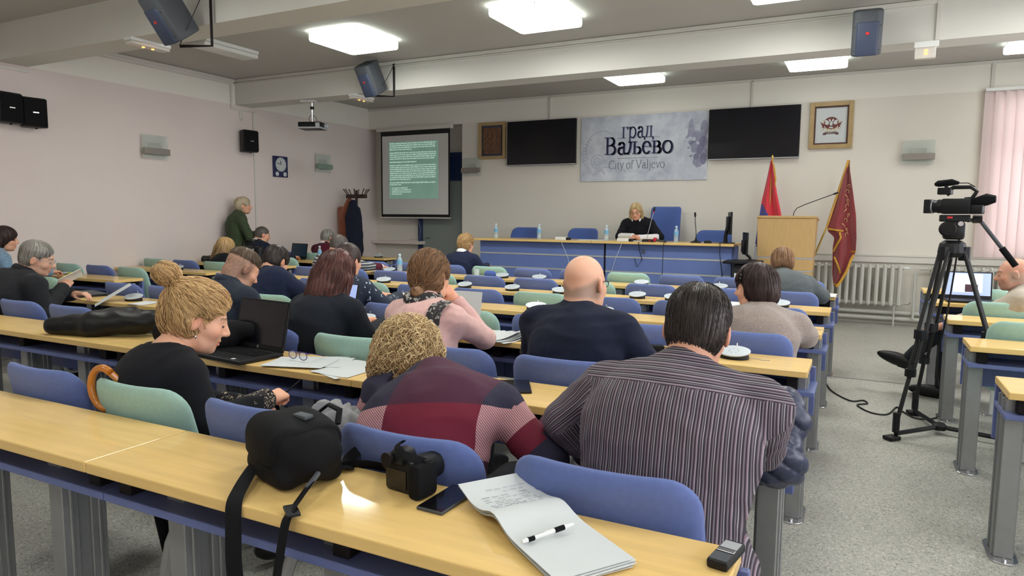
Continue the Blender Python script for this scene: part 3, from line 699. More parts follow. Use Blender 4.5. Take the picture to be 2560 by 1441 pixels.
def person(label, pos, yaw, head, hrot=(0.2, 0, 0), fem=False, g=1.0, sh=.18, arms=None, top='navy_knit', th=.014, pants='dark_trousers', seated=True, v=.010, hv=.0065, skin=None, stub=None, brow=(80, 62, 50), beard=0., bow=.04, hairf=None, neckline=.055, fold_amp=.006, attr=None, legs=None, jaw=1.0, gname='sweater', pelvis_z=None, shoes=True, headcol=None, hand_pose=('relax', 'relax'), sleeve_end=1.0, hunch=0.0, shz=-.055, palm=None, loose=1.0, hsc=1.0, nbw=None, ncut=1.0):
    base = SKIN if skin is None else np.array(lin(skin))
    c, s = math.cos(yaw), math.sin(yaw); Rz = np.array([[c, -s, 0], [s, c, 0], [0, 0, 1]])
    P0 = np.array([pos[0], pos[1], 0.]); H = Rz.T @ (np.array(head, float) - P0)
    RH = eul(*hrot); hf = RH[:, 1]; hu = RH[:, 2]
    pz = pelvis_z if pelvis_z else (ZS + .06 if seated else .95)
    p0 = np.array((0, 0, pz)); sb = H - hu * .055 * hsc - hf * .045
    up = unit(sb - p0); nb = sb - .095 * unit(np.array((0, .25, 1.)) * .6 + up * .6) + np.array((0, -.012, 0))
    if nbw is not None: nb = Rz.T @ (np.array(nbw, float) - P0)
    t = unit(nb - p0); X = np.array((1., 0, 0)); tf = unit(np.cross(t, X)) * -1; tf = tf if tf[1] > 0 else -tf
    fr = np.stack([X, tf, t]); L = np.linalg.norm(nb - p0)
    wa = p0 + .33 * (nb - p0) - tf * bow * .8; ch = p0 + .66 * (nb - p0) - tf * bow
    kL = min(1.05, L / .45); shl = {}
    for sd in (-1, 1): shl[sd] = nb + X * sd * sh + t * shz + tf * (.01 + hunch)
    A = {}
    for sd, nm in ((-1, 'L'), (1, 'R')):
        a = (arms or {}).get(nm)
        if a is None: a = (np.array((sd * (sh + .07), shl[sd][1] + .05, pz + .235)), np.array((sd * .10, max(.50, shl[sd][1] + .25), pz + .245)))
        else: a = tuple(np.array(q, float) for q in a)
        e = shl[sd] + unit(a[0] - shl[sd]) * min(np.linalg.norm(a[0] - shl[sd]), .31); A[sd] = (e, a[1])
    def torso(F, i, k=.05):
        F.ell(p0 + np.array((0, -.005, .01)), (.175 * g + i, .145 * g + i, .12 + i), k); F.ell(wa, (.145 * g + i, .112 * g + i, .17 * kL + i), k, fr=fr)
        F.ell(ch, (.163 * (.6 + .4 * g) * (sh / .18) + i, .112 * g + i, .178 * kL + i), k, fr=fr)
        F.cone(shl[-1] + X * .035, shl[1] - X * .035, .058 + i, .058 + i, .05)
        for sd in (-1, 1): F.cone(nb + t * .01, shl[sd] + X * sd * -.02, .052 + i * .7, .050 + i, .05)
        if fem: 
            for sd in (-1, 1): F.ell(ch + X * sd * .075 + tf * .09 - t * .02, (.07 + i, .06 + i, .07 + i), .05)
    pts = [p0, nb, H] + [q for sd in (-1, 1) for q in A[sd]] + [shl[1], shl[-1]]
    lo = np.min(pts, 0) - .24; hi = np.max(pts, 0) + .22; lo[2] = max(lo[2], pz - .20)
    # ---- garment
    G = Field(lo, hi, v); torso(G, th * loose)
    for sd in (-1, 1):
        e, w = A[sd]; G.cone(shl[sd], e, (.054 if not fem else .048) * (.7 + .3 * g) + th, .043 + th, .03)
        w2 = e + (w - e) * sleeve_end; G.cone(e, w2, .042 + th, .030 + th, .02)
    nd = unit(sb - nb); G.cone(nb, nb + nd * .05, .062 + th * .5, .058 + th * .4, .02)
    G.ell(nb + nd * (neckline + .045) + tf * (.03 - .10 * (ncut - 1)), (.072 * ncut, .085 * ncut, .045 * (1 + (ncut - 1) * 1.6)), .008, True, fr=np.stack([X, unit(np.cross(nd, X)), nd]))
    for sd in (-1, 1):
        e, w = A[sd]; d_ = unit(w - e); w2 = e + (w - e) * sleeve_end; G.ell(w2 + d_ * (.030 + th + .006), (.05, .05, .035), .004, True, fr=np.stack([unit(np.cross(d_, (0, .3, 1))), unit(np.cross(d_, np.cross(d_, (0, .3, 1)))), d_]))
    V, Q = G.mesh(); V = relax(V, Q, 2, .5); N = vnorm(V, Q)
    if fold_amp: V = fold(V, N, fold_amp, 26, len(label), (1, 1, 1.6))
    GV, GQ = V, Q
    # ---- body: coarse core, fine head and hands
    B = Field(lo - .01, hi, max(v, .012)); torso(B, -.006)
    for sd in (-1, 1):
        e, w = A[sd]; B.cone(shl[sd], e, .046, .038, .03); B.cone(e, w, .038, .026, .02)
    B.cone(nb, sb, .052, .05, .02)
    bv, bq = B.mesh(); parts = [(bv, bq, np.tile(base, (len(bv), 1)))]
    Hm = RH * hsc; nl = RH.T @ (nb - t * .03 - H) / hsc
    HF = head_field(hv, nl, .060 if not fem else .054, fem, jaw); hvv, hq = HF.mesh(); hvv = relax(hvv, hq, 1, .35)
    hc = head_color(hvv, base, fem, stub, brow, beard)
    if headcol: hc = headcol(hvv, hc)
    parts.append((hvv @ Hm.T + H, hq, hc))
    for sd, pose in ((-1, hand_pose[0]), (1, hand_pose[1])):
        hm, hq2 = hand_mesh(pose); e, w = A[sd]; d_ = unit(w - e); pn = np.array((palm or {}).get('L' if sd < 0 else 'R', (0, 0, -1.)), float)
        zz = unit(-(pn - d_ * (pn @ d_))); xx = np.cross(d_, zz); M3 = np.stack([xx, d_, zz], 1)
        q = hm.copy(); qq = hq2
        if sd < 0: q[:, 0] *= -1; qq = hq2[:, ::-1]
        q = q * (.92 if fem else 1.03); hcol = np.tile(base * np.array([1., .93, .9]), (len(q), 1)); parts.append((q @ M3.T + w + d_ * .02, qq, hcol))
    off = 0; VV = []; QQ = []; CC_ = []
    for a, b, c_ in parts: VV.append(a); QQ.append(b + off); CC_.append(c_); off += len(a)
    body = npobj('person', np.concatenate(VV), np.concatenate(QQ), 'skin', None, np.concatenate(CC_))
    tag(body, label, 'person'); body.location = P0; body.rotation_euler = (0, 0, yaw)
    ga = attr(GV, dict(p0=p0, nb=nb, t=t, tf=tf, X=X, shl=shl, A=A, L=L, ch=ch, Q=GQ)) if attr else None
    go = npobj(gname, GV, GQ, top, body, attrs=ga)
    # ---- trousers and shoes
    LG = legs or ({-1: ((-.10, .40, pz - .02), (-.11, .42, .10)), 1: ((.10, .40, pz - .02), (.11, .40, .10))} if seated else {-1: ((-.09, .02, .50), (-.09, -.01, .10)), 1: ((.09, .03, .50), (.09, .02, .10))})
    kp = [np.array(q, float) for sd in (-1, 1) for q in LG[sd]]
    T = Field(np.min(kp + [p0], 0) - .22, np.max(kp + [p0], 0) + .2, .013)
    T.ell(p0 + np.array((0, 0, -.01)), (.178 * g + .006, .145 * g + .006, .11), .05)
    for sd in (-1, 1):
        k_, a_ = (np.array(q, float) for q in LG[sd]); hp = p0 + np.array((sd * .085, .03, -.03))
        T.cone(hp, k_, .082 * (.5 + .5 * g) + .008, .064, .04); T.cone(k_, a_, .062, .048, .03)
    tv, tq = T.mesh(); tv = relax(tv, tq, 2); tv = fold(tv, vnorm(tv, tq), .006, 30, 4); npobj('trousers', tv, tq, pants, body)
    if shoes:
        for sd in (-1, 1):
            k_, a_ = (np.array(q, float) for q in LG[sd]); fd = unit(np.array((a_[0] - k_[0], .6, 0)) if seated else np.array((sd * .15, 1, 0.))); sh_ = MB()
            z0 = a_[2] - .06; c0 = np.array((a_[0], a_[1], 0)); r_ = np.array((fd[1], -fd[0], 0))
            def W(x, y, z, c0=c0, fd=fd, r_=r_, z0=z0): q = c0 + r_ * x + fd * (y + .07); return (q[0], q[1], z0 + .035 + z * (1.3 - 3.2 * max(0, y)) + .0)
            sh_.pillow(dense(rrect(.095, .27, [.045, .047, .047, .045], 5), .05), .075, 5, 3, W).obj('shoe', 'black_leather', body, ang=70)
    if hairf:
        hairf(body, H, RH * hsc, HF, base)
    body['_h'] = 0; del body['_h']
    return body, dict(H=H, RH=RH * hsc, nb=nb, t=t, tf=tf, shl=shl, A=A, p0=p0)

# ---- hair
def hair(style, mname, vol=.012, v=.006, strands=0, slen=.10, srad=.0011, seed=1, extra=None, gather=None, back=-.085, front=.0, curl=0.0, lumps=.004, ears=True, face=1.0, sides=True, grad=0.0, temple=False):
    def make(body, H, M, HF, base):
        F = Field((-.17, -.24, -.42 if style in ('long',) else -.26), (.17, .17, .22), v)
        h = vol
        if style != 'top':
            F.ell((0, -.016, .034), (.0755 + h * .8, .097 + h, .084 + h), .02)
            F.ell((0, -.045, -.02), (.066 + h * .8, .060 + h * .8, .075), .03)
        if extra: extra(F)
        F.ell((0, .135, -.055 + front), (.082 * face, .085, .118), .012, True)
        if style not in ('long', 'bob', 'top'):
            F.half((0, -.03, back), (0, .75, -1), .012)
        if ears:
            for s_ in (-1, 1): F.ell((s_ * .094, .004, -.018), (.034, .030, .046), .010, True); F.ell((s_ * .085, .05, -.06), (.04, .05, .055), .012, True)
        if temple:
            for s_ in (-1, 1): F.ell((s_ * .092, .072, -.004), (.046, .050, .062), .012, True)
        V, Q = F.mesh(); V = relax(V, Q, 1, .4); N = vnorm(V, Q)
        crown = np.array((0, -.05, .10)) if gather is None else np.array(gather, float)
        ang = np.arctan2(V[:, 0] - crown[0], V[:, 1] - crown[1]) if gather is None else np.arctan2(V[:, 0] * 1.3, (V[:, 2] - crown[2]) + (V[:, 1] - crown[1]) * .4)
        st = np.sin(ang * 31 + 3 * snoise(V, 30, seed)) * .5 + np.sin(ang * 67 + 4 * snoise(V, 45, seed + 2)) * .3 + .5 * snoise(V, 60, seed + 3)
        V = V + N * (lumps * (.6 * st + snoise(V, 38, seed + 5)))[:, None]
        tone = np.clip(.5 + .28 * st + .2 * snoise(V, 22, seed + 7) + grad * (V[:, 2] + .02), 0, 1)
        o = npobj('hair', V @ M.T + H, Q, mname, body, attrs={'tone': tone})
        if strands:
            rg = np.random.RandomState(seed); S = V[rg.randint(0, len(V), strands)]; n_ = 9; step = slen / n_; pts = [S]; P = S.copy(); cd = rg.normal(size=(strands, 3)); ph = rg.rand(strands) * 6.28
            for k in range(n_):
                g_ = F.grad(P)
                if gather is not None: d = crown - P
                else: d = P - crown + np.array((0, 0, -.05)); d = d / (np.linalg.norm(d, axis=1, keepdims=True) + 1e-6) + np.array((0, 0, -.35))
                d = d / (np.linalg.norm(d, axis=1, keepdims=True) + 1e-6) + .35 * snoise(P, 25, seed + 9)[:, None] * np.array((1, .3, .3)) + curl * np.stack([np.cos(ph + k * 1.1), np.sin(ph * 1.7 + k * 1.1), np.sin(ph + k * 1.1)], 1)
                d = d - g_ * (d * g_).sum(1, keepdims=True) * .9; d /= np.linalg.norm(d, axis=1, keepdims=True) + 1e-6
                P = P + d * step; D = F.sample(P); lift = .001 + (.0022 + .020 * curl) * np.abs(np.sin(ph + k * .9)); P = P - g_ * (np.clip(D - lift, -.02, .03))[:, None]; pts.append(P)
            PP = np.stack(pts, 1); T = np.gradient(PP, axis=1); T /= np.linalg.norm(T, axis=2, keepdims=True) + 1e-9
            U = np.cross(T, rg.normal(size=(strands, 1, 3))); U /= np.linalg.norm(U, axis=2, keepdims=True) + 1e-9; W = np.cross(T, U)
            rad = srad * (1 - (np.linspace(0, 1, n_ + 1) - .3) ** 2 * 1.3)[None, :, None] * (.6 + .8 * rg.rand(strands, 1, 1))
            ringv = np.stack([PP + rad * (math.cos(a) * U + math.sin(a) * W) for a in (0, 2.094, 4.189)], 2)   # strands, n, 3, xyz
            SV = ringv.reshape(-1, 3); b0 = (np.arange(strands)[:, None, None] * (n_ + 1) + np.arange(n_)[None, :, None]) * 3; k3 = np.arange(3)[None, None, :]
            SQ = np.stack([b0 + k3, b0 + (k3 + 1) % 3, b0 + 3 + (k3 + 1) % 3, b0 + 3 + k3], -1).reshape(-1, 4)
            stone = np.clip(np.repeat(.55 + .3 * rg.normal(size=strands), (n_ + 1) * 3) + grad * (SV[:, 2] + .02), 0, 1)
            so = npobj('hair_strands', SV @ M.T + H, SQ, mname, body, attrs={'tone': stone}); so['kind'] = 'stuff'
        return o
    return make
def eyeglasses(body, H, M, matn='black_gloss', name='eyeglasses'):
    m = MB()
    for s_ in (-1, 1):
        ring = [(s_ * .034 + .024 * math.cos(a), .105 + .004 * math.cos(a) * s_ * -1, .002 + .017 * math.sin(a)) for a in np.linspace(0, 2 * PI, 17)]
        m.tube(ring, .0016, 5, cap=False); m.tube([(s_ * .058, .102, .008), (s_ * .076, .07, .010), (s_ * .085, -.01, .012), (s_ * .085, -.03, -.005)], .0016, 5)
    m.tube([(-.011, .108, .004), (0, .112, .007), (.011, .108, .004)], .0016, 5)
    m.v = [tuple(np.array(q) @ M.T + H) for q in m.v]
    return m.obj(name, matn, body)
# ------------------------------------------------------------------ the audience
cloth('dark_trousers', (34, 36, 42)); cloth('black_top', (24, 25, 30), bump=.25); cloth('navy_sweater', (29, 34, 52)); cloth('pink_knit', (222, 178, 172), bump=.45, bscale=350)
cloth('charcoal_sweater', (32, 36, 44)); cloth('dark_jacket', (42, 48, 60)); cloth('navy_top', (33, 40, 64)); cloth('beige_wool', (150, 136, 128), var=.25, scale=160, bump=.6, bscale=300)
cloth('grey_cape', (92, 98, 100), var=.15, scale=90, bump=.5); cloth('green_cardigan', (66, 78, 56)); cloth('maroon_sweater', (88, 28, 46)); cloth('denim_shirt', (118, 148, 172), var=.2, scale=50)
cloth('black_jacket', (36, 37, 40), bump=.2); cloth('beige_jacket', (166, 154, 138), bump=.2); cloth('white_shirt', (232, 232, 234), bump=.15); cloth('blue_jeans', (52, 62, 88)); cloth('brown_wear', (110, 88, 70))
hair_mat('hair_blond', (122, 86, 52), (232, 194, 138)); hair_mat('hair_curly', (136, 96, 60), (232, 206, 156)); hair_mat('hair_black', (18, 15, 16), (74, 64, 60), .38); hair_mat('hair_brown', (66, 46, 34), (172, 130, 92))
hair_mat('hair_auburn', (36, 20, 20), (112, 68, 60), .36); hair_mat('hair_darkbrown', (30, 22, 22), (78, 60, 56)); hair_mat('hair_grey', (88, 84, 78), (176, 172, 164)); hair_mat('hair_salt', (46, 42, 40), (112, 104, 98)); hair_mat('hair_ash', (140, 122, 98), (222, 206, 176))
hair_mat('hair_speaker', (168, 140, 98), (230, 206, 158)); hair_mat('hair_crop', (62, 50, 40), (120, 100, 82)); hair_mat('hair_highlight', (84, 54, 36), (218, 182, 126))
def arm_split(V, I):
    """which vertices belong to a sleeve; distance along it and angle around it"""
    reg = np.zeros(len(V), int); al = np.zeros(len(V)); an = np.zeros(len(V))
    for sd in (-1, 1):
        s0 = I['shl'][sd]; e, w = I['A'][sd]
        for (a, b, o) in ((s0, e, 0.), (e, w, np.linalg.norm(e - s0))):
            d = b - a; L = np.linalg.norm(d); d = d / L; q = V - a; t = q @ d; r = q - t[:, None] * d; rr = np.linalg.norm(r, axis=1)
            m = (t > (-.01 if o == 0 else 0)) & (t < L + .05) & (rr < .095) & ((V - s0) @ np.array((sd, 0, 0.)) > -.01 if o == 0 else True)
            u = unit(np.cross(d, (0, 0, 1.))); w_ = np.cross(d, u)
            reg[m] = sd; al[m] = o + t[m]; an[m] = np.arctan2(r[m] @ u, r[m] @ w_)
    return reg, al, an
def nattr(n, name): a = n.new('ShaderNodeAttribute'); a.attribute_name = name; return a.outputs['Fac']
def nmath(n, l, op, a, b=None):
    m = n.new('ShaderNodeMath'); m.operation = op
    for i, q in enumerate((a, b)):
        if q is None: continue
        if isinstance(q, (int, float)): m.inputs[i].default_value = q
        else: l.new(q, m.inputs[i])
    return m.outputs[0]
def nmix(n, l, f, a, b):
    m = n.new('ShaderNodeMix'); m.data_type = 'RGBA'; l.new(f, m.inputs[0])
    for i, q in ((6, a), (7, b)):
        if isinstance(q, tuple): m.inputs[i].default_value = (*lin(q), 1)
        else: l.new(q, m.inputs[i])
    return m.outputs[2]
def fabric_bump(n, l, b, sc=500, st=.35):
    tc = n.new('ShaderNodeTexCoord'); t = n.new('ShaderNodeTexNoise'); t.inputs['Scale'].default_value = sc; l.new(tc.outputs['Object'], t.inputs['Vector'])
    bp = n.new('ShaderNodeBump'); bp.inputs['Strength'].default_value = st; bp.inputs['Distance'].default_value = .003; l.new(t.outputs[0], bp.inputs['Height']); l.new(bp.outputs[0], b.inputs['Normal']); b.inputs['Roughness'].default_value = .88
    return tc
def stripe_mat():
    m = bpy.data.materials.new('striped_shirt_cloth'); m.use_nodes = True; n, l = nodes_of(m); b = n['Principled BSDF']; fabric_bump(n, l, b, 700, .2)
    g5 = lambda nm: nmath(n, l, 'GREATER_THAN', nattr(n, nm), .5)
    def pick(f, a_, b_):
        q = n.new('ShaderNodeMix'); q.data_type = 'FLOAT'; l.new(f, q.inputs[0]); l.new(a_, q.inputs[2]); l.new(b_, q.inputs[3]); return q.outputs[0]
    sv = pick(g5('arm'), pick(g5('yoke'), nattr(n, 'sx'), nattr(n, 'sh')), nattr(n, 'sa'))
    fr = nmath(n, l, 'FRACT', nmath(n, l, 'MULTIPLY', sv, 1 / .027))
    r = n.new('ShaderNodeValToRGB'); r.color_ramp.interpolation = 'CONSTANT'; e = r.color_ramp.elements; e[0].position = 0; e[0].color = (*lin((46, 40, 48)), 1); e[1].position = .16; e[1].color = (*lin((116, 104, 114)), 1)
    for p, c in ((.29, (46, 40, 48)), (.42, (122, 98, 112)), (.5, (150, 142, 150)), (.58, (44, 39, 47)), (.72, (112, 102, 112)), (.83, (52, 44, 54)), (.92, (158, 152, 158))):
        q = e.new(p); q.color = (*lin(c), 1)
    l.new(fr, r.inputs[0]); l.new(r.outputs[0], b.inputs['Base Color']); MATS['striped_shirt_cloth'] = m
stripe_mat()
def stripe_attr(V, I):
    reg, al, an = arm_split(V, I); h = (V - I['p0']) @ I['t']; back = ((V - I['ch']) @ I['tf']) < .1
    return {'sx': V[:, 0] + .5, 'sh': h, 'sa': an * .07 + .5, 'arm': (reg != 0) * 1.0, 'yoke': ((h > I['L'] * .95) & back) * 1.0}
def check_mat():
    m = bpy.data.materials.new('checked_sweater_knit'); m.use_nodes = True; n, l = nodes_of(m); b = n['Principled BSDF']; tc = fabric_bump(n, l, b, 420, .5)
    u = nattr(n, 'u'); v = nattr(n, 'w'); NAVY, PLUM, MAR = (42, 40, 62), (74, 34, 56), (112, 26, 48)
    wv = n.new('ShaderNodeTexWave'); wv.inputs['Scale'].default_value = 62; wv.bands_direction = 'DIAGONAL'; l.new(tc.outputs['Object'], wv.inputs['Vector'])
    pink = nmix(n, l, nmath(n, l, 'GREATER_THAN', wv.outputs[0], .5), (150, 92, 104), (206, 166, 164))
    g = lambda a, t: nmath(n, l, 'GREATER_THAN', a, t)
    def row(a, c, e_): return nmix(n, l, g(u, .15), nmix(n, l, g(u, -.11), a, c), e_)
    top = row(NAVY, PLUM, NAVY); mid = row(pink, MAR, pink); low = row(MAR, NAVY, PLUM)
    c = nmix(n, l, g(v, .300), nmix(n, l, g(v, .150), low, mid), top)
    al_ = nattr(n, 'al'); c = nmix(n, l, g(nattr(n, 'arm'), .5), c, nmix(n, l, g(al_, .09), pink, nmix(n, l, g(al_, .16), MAR, nmix(n, l, g(al_, .31), NAVY, PLUM))))
    l.new(c, b.inputs['Base Color']); MATS['checked_sweater_knit'] = m
check_mat()
def check_attr(V, I):
    reg, al, an = arm_split(V, I); h = (V - I['p0']) @ I['t']; a = (reg != 0) & (al > .03)
    return {'u': V[:, 0], 'w': h, 'al': np.where(reg != 0, al, .03), 'arm': a * 1.0}
def spot_mat(name, c1, c2, scale, thr, rnd=1.0, base=None):
    m = bpy.data.materials.new(name); m.use_nodes = True; n, l = nodes_of(m); b = n['Principled BSDF']; tc = fabric_bump(n, l, b)
    vo = n.new('ShaderNodeTexVoronoi'); vo.inputs['Scale'].default_value = scale; vo.inputs['Randomness'].default_value = rnd; nz = n.new('ShaderNodeTexNoise'); nz.inputs['Scale'].default_value = scale * 1.2
    mx = n.new('ShaderNodeMix'); mx.data_type = 'VECTOR'; mx.inputs[0].default_value = .06; l.new(tc.outputs['Object'], nz.inputs['Vector']); l.new(tc.outputs['Object'], mx.inputs[4]); l.new(nz.outputs['Color'], mx.inputs[5]); l.new(mx.outputs[1], vo.inputs['Vector'])
    l.new(nmix(n, l, nmath(n, l, 'LESS_THAN', vo.outputs['Distance'], thr), c1, c2), b.inputs['Base Color']); MATS[name] = m
spot_mat('floral_blouse', (34, 44, 62), (178, 188, 196), 26, .22); spot_mat('paisley_scarf', (46, 44, 46), (168, 164, 160), 38, .42); spot_mat('spotted_cuff', (22, 20, 22), (190, 172, 150), 62, .33, .6)
def band_mat(name, c1, c2, period):
    m = bpy.data.materials.new(name); m.use_nodes = True; n, l = nodes_of(m); b = n['Principled BSDF']; tc = fabric_bump(n, l, b); sp = n.new('ShaderNodeSeparateXYZ'); l.new(tc.outputs['Object'], sp.inputs[0])
    l.new(nmix(n, l, nmath(n, l, 'GREATER_THAN', nmath(n, l, 'FRACT', nmath(n, l, 'MULTIPLY', sp.outputs['Z'], 1 / period)), .55), c1, c2), b.inputs['Base Color']); MATS[name] = m
band_mat('banded_sweater', (58, 62, 70), (172, 174, 172), .034)
def collar(body, I, matn, r=.068, h=.045, rad=.012, back=.012, name='collar', open_=.9):
    nb, t, tf = I['nb'], I['t'], I['tf']; nd = unit(I['H'] - I['RH'][:, 2] * .055 - I['RH'][:, 1] * .045 - nb); X = np.array((1., 0, 0)); f_ = unit(np.cross(nd, X)); f_ = f_ if f_[1] > 0 else -f_
    pts = []
    for a in np.linspace(open_ * .35, 2 * PI - open_ * .35, 22):
        pts.append(nb + nd * (h - .03 * (1 + math.cos(a)) * .5) + r * (math.sin(a) * X * .95 + math.cos(a) * f_ * 1.02) + f_ * back * -.2)
    m = MB(); m.tube(pts, rad, 8, flat=1.9, up=tuple(nd)); return m.obj(name, matn, body)
def sleeve(body, e, w, r1, r2, matn, name='sleeve', v=.009):
    F = Field(np.minimum(e, w) - .08, np.maximum(e, w) + .08, v); F.cone(e, w, r1, r2, .01); d_ = unit(w - e); F.half(w + d_ * .012, d_, .006); V, Q = F.mesh(); V = fold(V, vnorm(V, Q), .004, 45, 3); return npobj(name, V, Q, matn, body)

# 1 woman with the bun, writing at the second desk row
b1, I1 = person('woman with blond bun and black top writing at the desk with the open laptop', (-2.33, 1.63), -.28, (-2.300, 1.83, 1.035), (.34, -.34, .0), fem=True, g=1.0, sh=.172, top='black_top', th=.012, v=.0085, hv=.0042, bow=.05, gname='blouse', brow=(150, 116, 84),
    arms={'R': ((.27, .10, .70), (.17, .37, .715)), 'L': ((-.22, .16, .70), (.04, .36, .665))}, nbw=(-2.325, 1.715, .915), ncut=1.5, hand_pose=('relax', 'grip'), palm={'R': (-.5, .3, -.8), 'L': (.4, 0, -1)}, neckline=.020, pants='black_leather', hsc=1.06, skin=(230, 176, 146), fold_amp=.007,
    hairf=hair('bun', 'hair_blond', vol=.026, v=.0052, strands=1500, slen=.13, srad=.0012, gather=(0, -.13, .105), back=-.092, front=.026, face=1.30, lumps=.0045, curl=.22, temple=True, extra=lambda F: (F.ell((0, -.150, .128), (.050, .046, .040), .012), F.ell((0, -.02, .085), (.068, .085, .042), .03)), ears=True, grad=1.2))
for k, nm in ((1, 'R'), (-1, 'L')):
    e, w = I1['A'][k]; d_ = unit(w - e); sleeve(b1, w - d_ * .10, w + d_ * .005, .046, .043, 'spotted_cuff', 'cuff')
q = np.array((.088, .004, -.055)) @ I1['RH'].T + I1['H']; MB().ell(q, (.0045, .0045, .0075), 8, 6).obj('earring', 'chrome', b1)
# 2 curly woman
def curls(F):
    rg = np.random.RandomState(4)
    for i in range(46):
        d = unit(rg.normal(size=3) + np.array((0, -.55, .25))); F.ell(np.array((0, -.02, .015)) + d * np.array((.083, .100, .095)), (.026, .026, .024), .012)
    F.ell((0, -.085, -.05), (.085, .06, .07), .03); F.cone((.02, -.085, -.07), (-.01, -.085, -.14), .05, .025, .03); F.cone((-.04, -.085, -.07), (-.05, -.075, -.13), .045, .025, .03)
b2, I2 = person('woman with curly blond hair and maroon checked sweater', (-1.09, 1.63), .06, (-1.370, 1.93, .945), (.60, .16, -.10), nbw=(-1.17, 1.79, .915), fem=True, g=1.16, sh=.215, top='checked_sweater_knit', th=.016, v=.0085, hv=.005, bow=.05, attr=check_attr, hunch=.02, shz=-.045, arms={'R': ((.31, .16, .72), (.22, .44, .745)), 'L': ((-.33, .16, .72), (-.22, .44, .745))}, neckline=.045, fold_amp=.006,
    hairf=hair('bob', 'hair_curly', vol=.024, v=.006, strands=1800, slen=.15, srad=.0014, curl=.9, lumps=.010, extra=curls, seed=7, ears=False, face=1.0, grad=2.2))
m = MB()
for q in ((.055, -.105, .01), (-.03, -.115, -.04)):
    for k in range(5): m.ell(np.array(q) + np.array((.008 * k - .016, -.012, .006 * math.sin(k))), (.007, .008, .014), 8, 6)
m.v = [tuple(np.array(p) @ I2['RH'].T + I2['H']) for p in m.v]; m.obj('hair_clip', 'black_gloss', b2)
# 3 man in the striped shirt
def sparse(F): F.ell((0, -.02, .06), (.075, .09, .062), .03)
b3, I3 = person('man in dark striped shirt seated at the aisle in the nearest row', (-.43, 1.70), .02, (-.397, 1.930, 1.128), (.34, .04, .06), nbw=(-.42, 1.83, 1.005), g=1.34, sh=.215, top='striped_shirt_cloth', th=.017, v=.0078, hv=.005, bow=.05, attr=stripe_attr, gname='shirt', hunch=.02, shz=-.05, arms={'L': ((-.315, .13, .85), (-.20, .20, .68)), 'R': ((.215, .30, .80), (.12, .56, .80))}, sleeve_end=.62, neckline=.06, fold_amp=.007, skin=(214, 158, 130),
    hairf=hair('short', 'hair_black', vol=.010, v=.0052, strands=1600, slen=.05, srad=.0008, back=-.078, lumps=.003, extra=sparse, seed=3, front=.0))
collar(b3, I3, 'striped_shirt_cloth', r=.066, h=.045, rad=.008)
sleeve(b3, I3['A'][-1][0] + unit(I3['A'][-1][1] - I3['A'][-1][0]) * .12, I3['A'][-1][1] - unit(I3['A'][-1][1] - I3['A'][-1][0]) * .03, .05, .043, 'black_top', 'undersleeve')
# 4 bald man
def stub4(V, c):
    x, y, z = V.T; zz = z - .30 * y - .35 * np.abs(x) * 1.0
    q = np.clip((.012 - zz + .012 * snoise(V, 60, 5)) / .02, 0, 1) * np.clip((z + .075) / .02, 0, 1) * np.clip((.03 - y) / .03, 0, 1) * np.clip((.0785 - np.abs(x)) / .004, 0, 1) * .74; return c * (1 - q[:, None]) + q[:, None] * np.array(lin((128, 110, 98)))
b4, I4 = person('bald man with glasses and dark navy sweater', (-1.085, 2.80), -.05, (-1.122, 2.955, 1.142), (.10, -.10, 0), g=1.22, sh=.212, top='navy_sweater', th=.018, v=.0095, hv=.005, bow=.03, headcol=stub4, skin=(224, 172, 144), jaw=1.12, hsc=1.09, neckline=.048, fold_amp=.009, shz=-.045)
eyeglasses(b4, I4['H'], I4['RH'])
# 5 woman in pink
b5, I5 = person('woman in pink sweater with patterned scarf resting her chin on her hand', (-1.90, 2.80), -.05, (-1.965, 2.96, 1.130), (.15, .12, -.10), fem=True, sh=.175, g=1.05, top='pink_knit', th=.014, v=.0095, hv=.0055, bow=.04, arms={'R': ((.13, .36, .80), (-.005, .30, .985)), 'L': ((-.27, .22, .80), (-.20, .50, .80))}, hand_pose=('relax', 'fist'), palm={'R': (-1, .2, 0)}, neckline=.06,
    hairf=hair('bunlow', 'hair_brown', vol=.026, v=.0058, strands=1000, slen=.12, gather=(0, -.125, -.075), back=-.10, lumps=.005, curl=.2, extra=lambda F: F.ell((0, -.135, -.085), (.034, .03, .032), .012), seed=11))
nb, t_, tf_ = I5['nb'], I5['t'], I5['tf']
m = MB(); m.tube([nb + np.array((.070 * math.sin(a), .078 * math.cos(a), .03 + .012 * math.cos(a * 3))) for a in np.linspace(0, 2 * PI, 25)], .030, 9, flat=1.25, cap=False); m.obj('scarf', 'paisley_scarf', b5)
s_ = MB(); R0 = I5['shl'][1]
s_.grid(lambda u, v: tuple(np.array((R0[0] - .075 + .085 * u, 0, 0)) + (1 - v) * np.array((0, nb[1] - .02, nb[2] + .035)) + v * np.array((.03, R0[1] - .155, R0[2] - .13)) + np.array((0, -.055 * math.sin(PI * v), .055 * math.sin(PI * v))) + np.array((0, .006 * math.sin(u * 12), 0))), 9, 14, .006).obj('scarf_end', 'paisley_scarf', b5)
mat('scarf_pink', (214, 178, 166), .9)
s_ = MB()
s_.grid(lambda u, v: (R0[0] - .045 + .085 * u, R0[1] - .157 - .004 * math.sin(u * 12), R0[2] - .13 - .09 * v), 9, 4, .005)
for k in range(11):
    x = R0[0] - .043 + .008 * k; s_.tube([(x, R0[1] - .158, R0[2] - .22), (x + .003, R0[1] - .163, R0[2] - .29), (x - .002, R0[1] - .160, R0[2] - .345)], .0032, 5)
s_.obj('scarf_fringe', 'scarf_pink', b5)
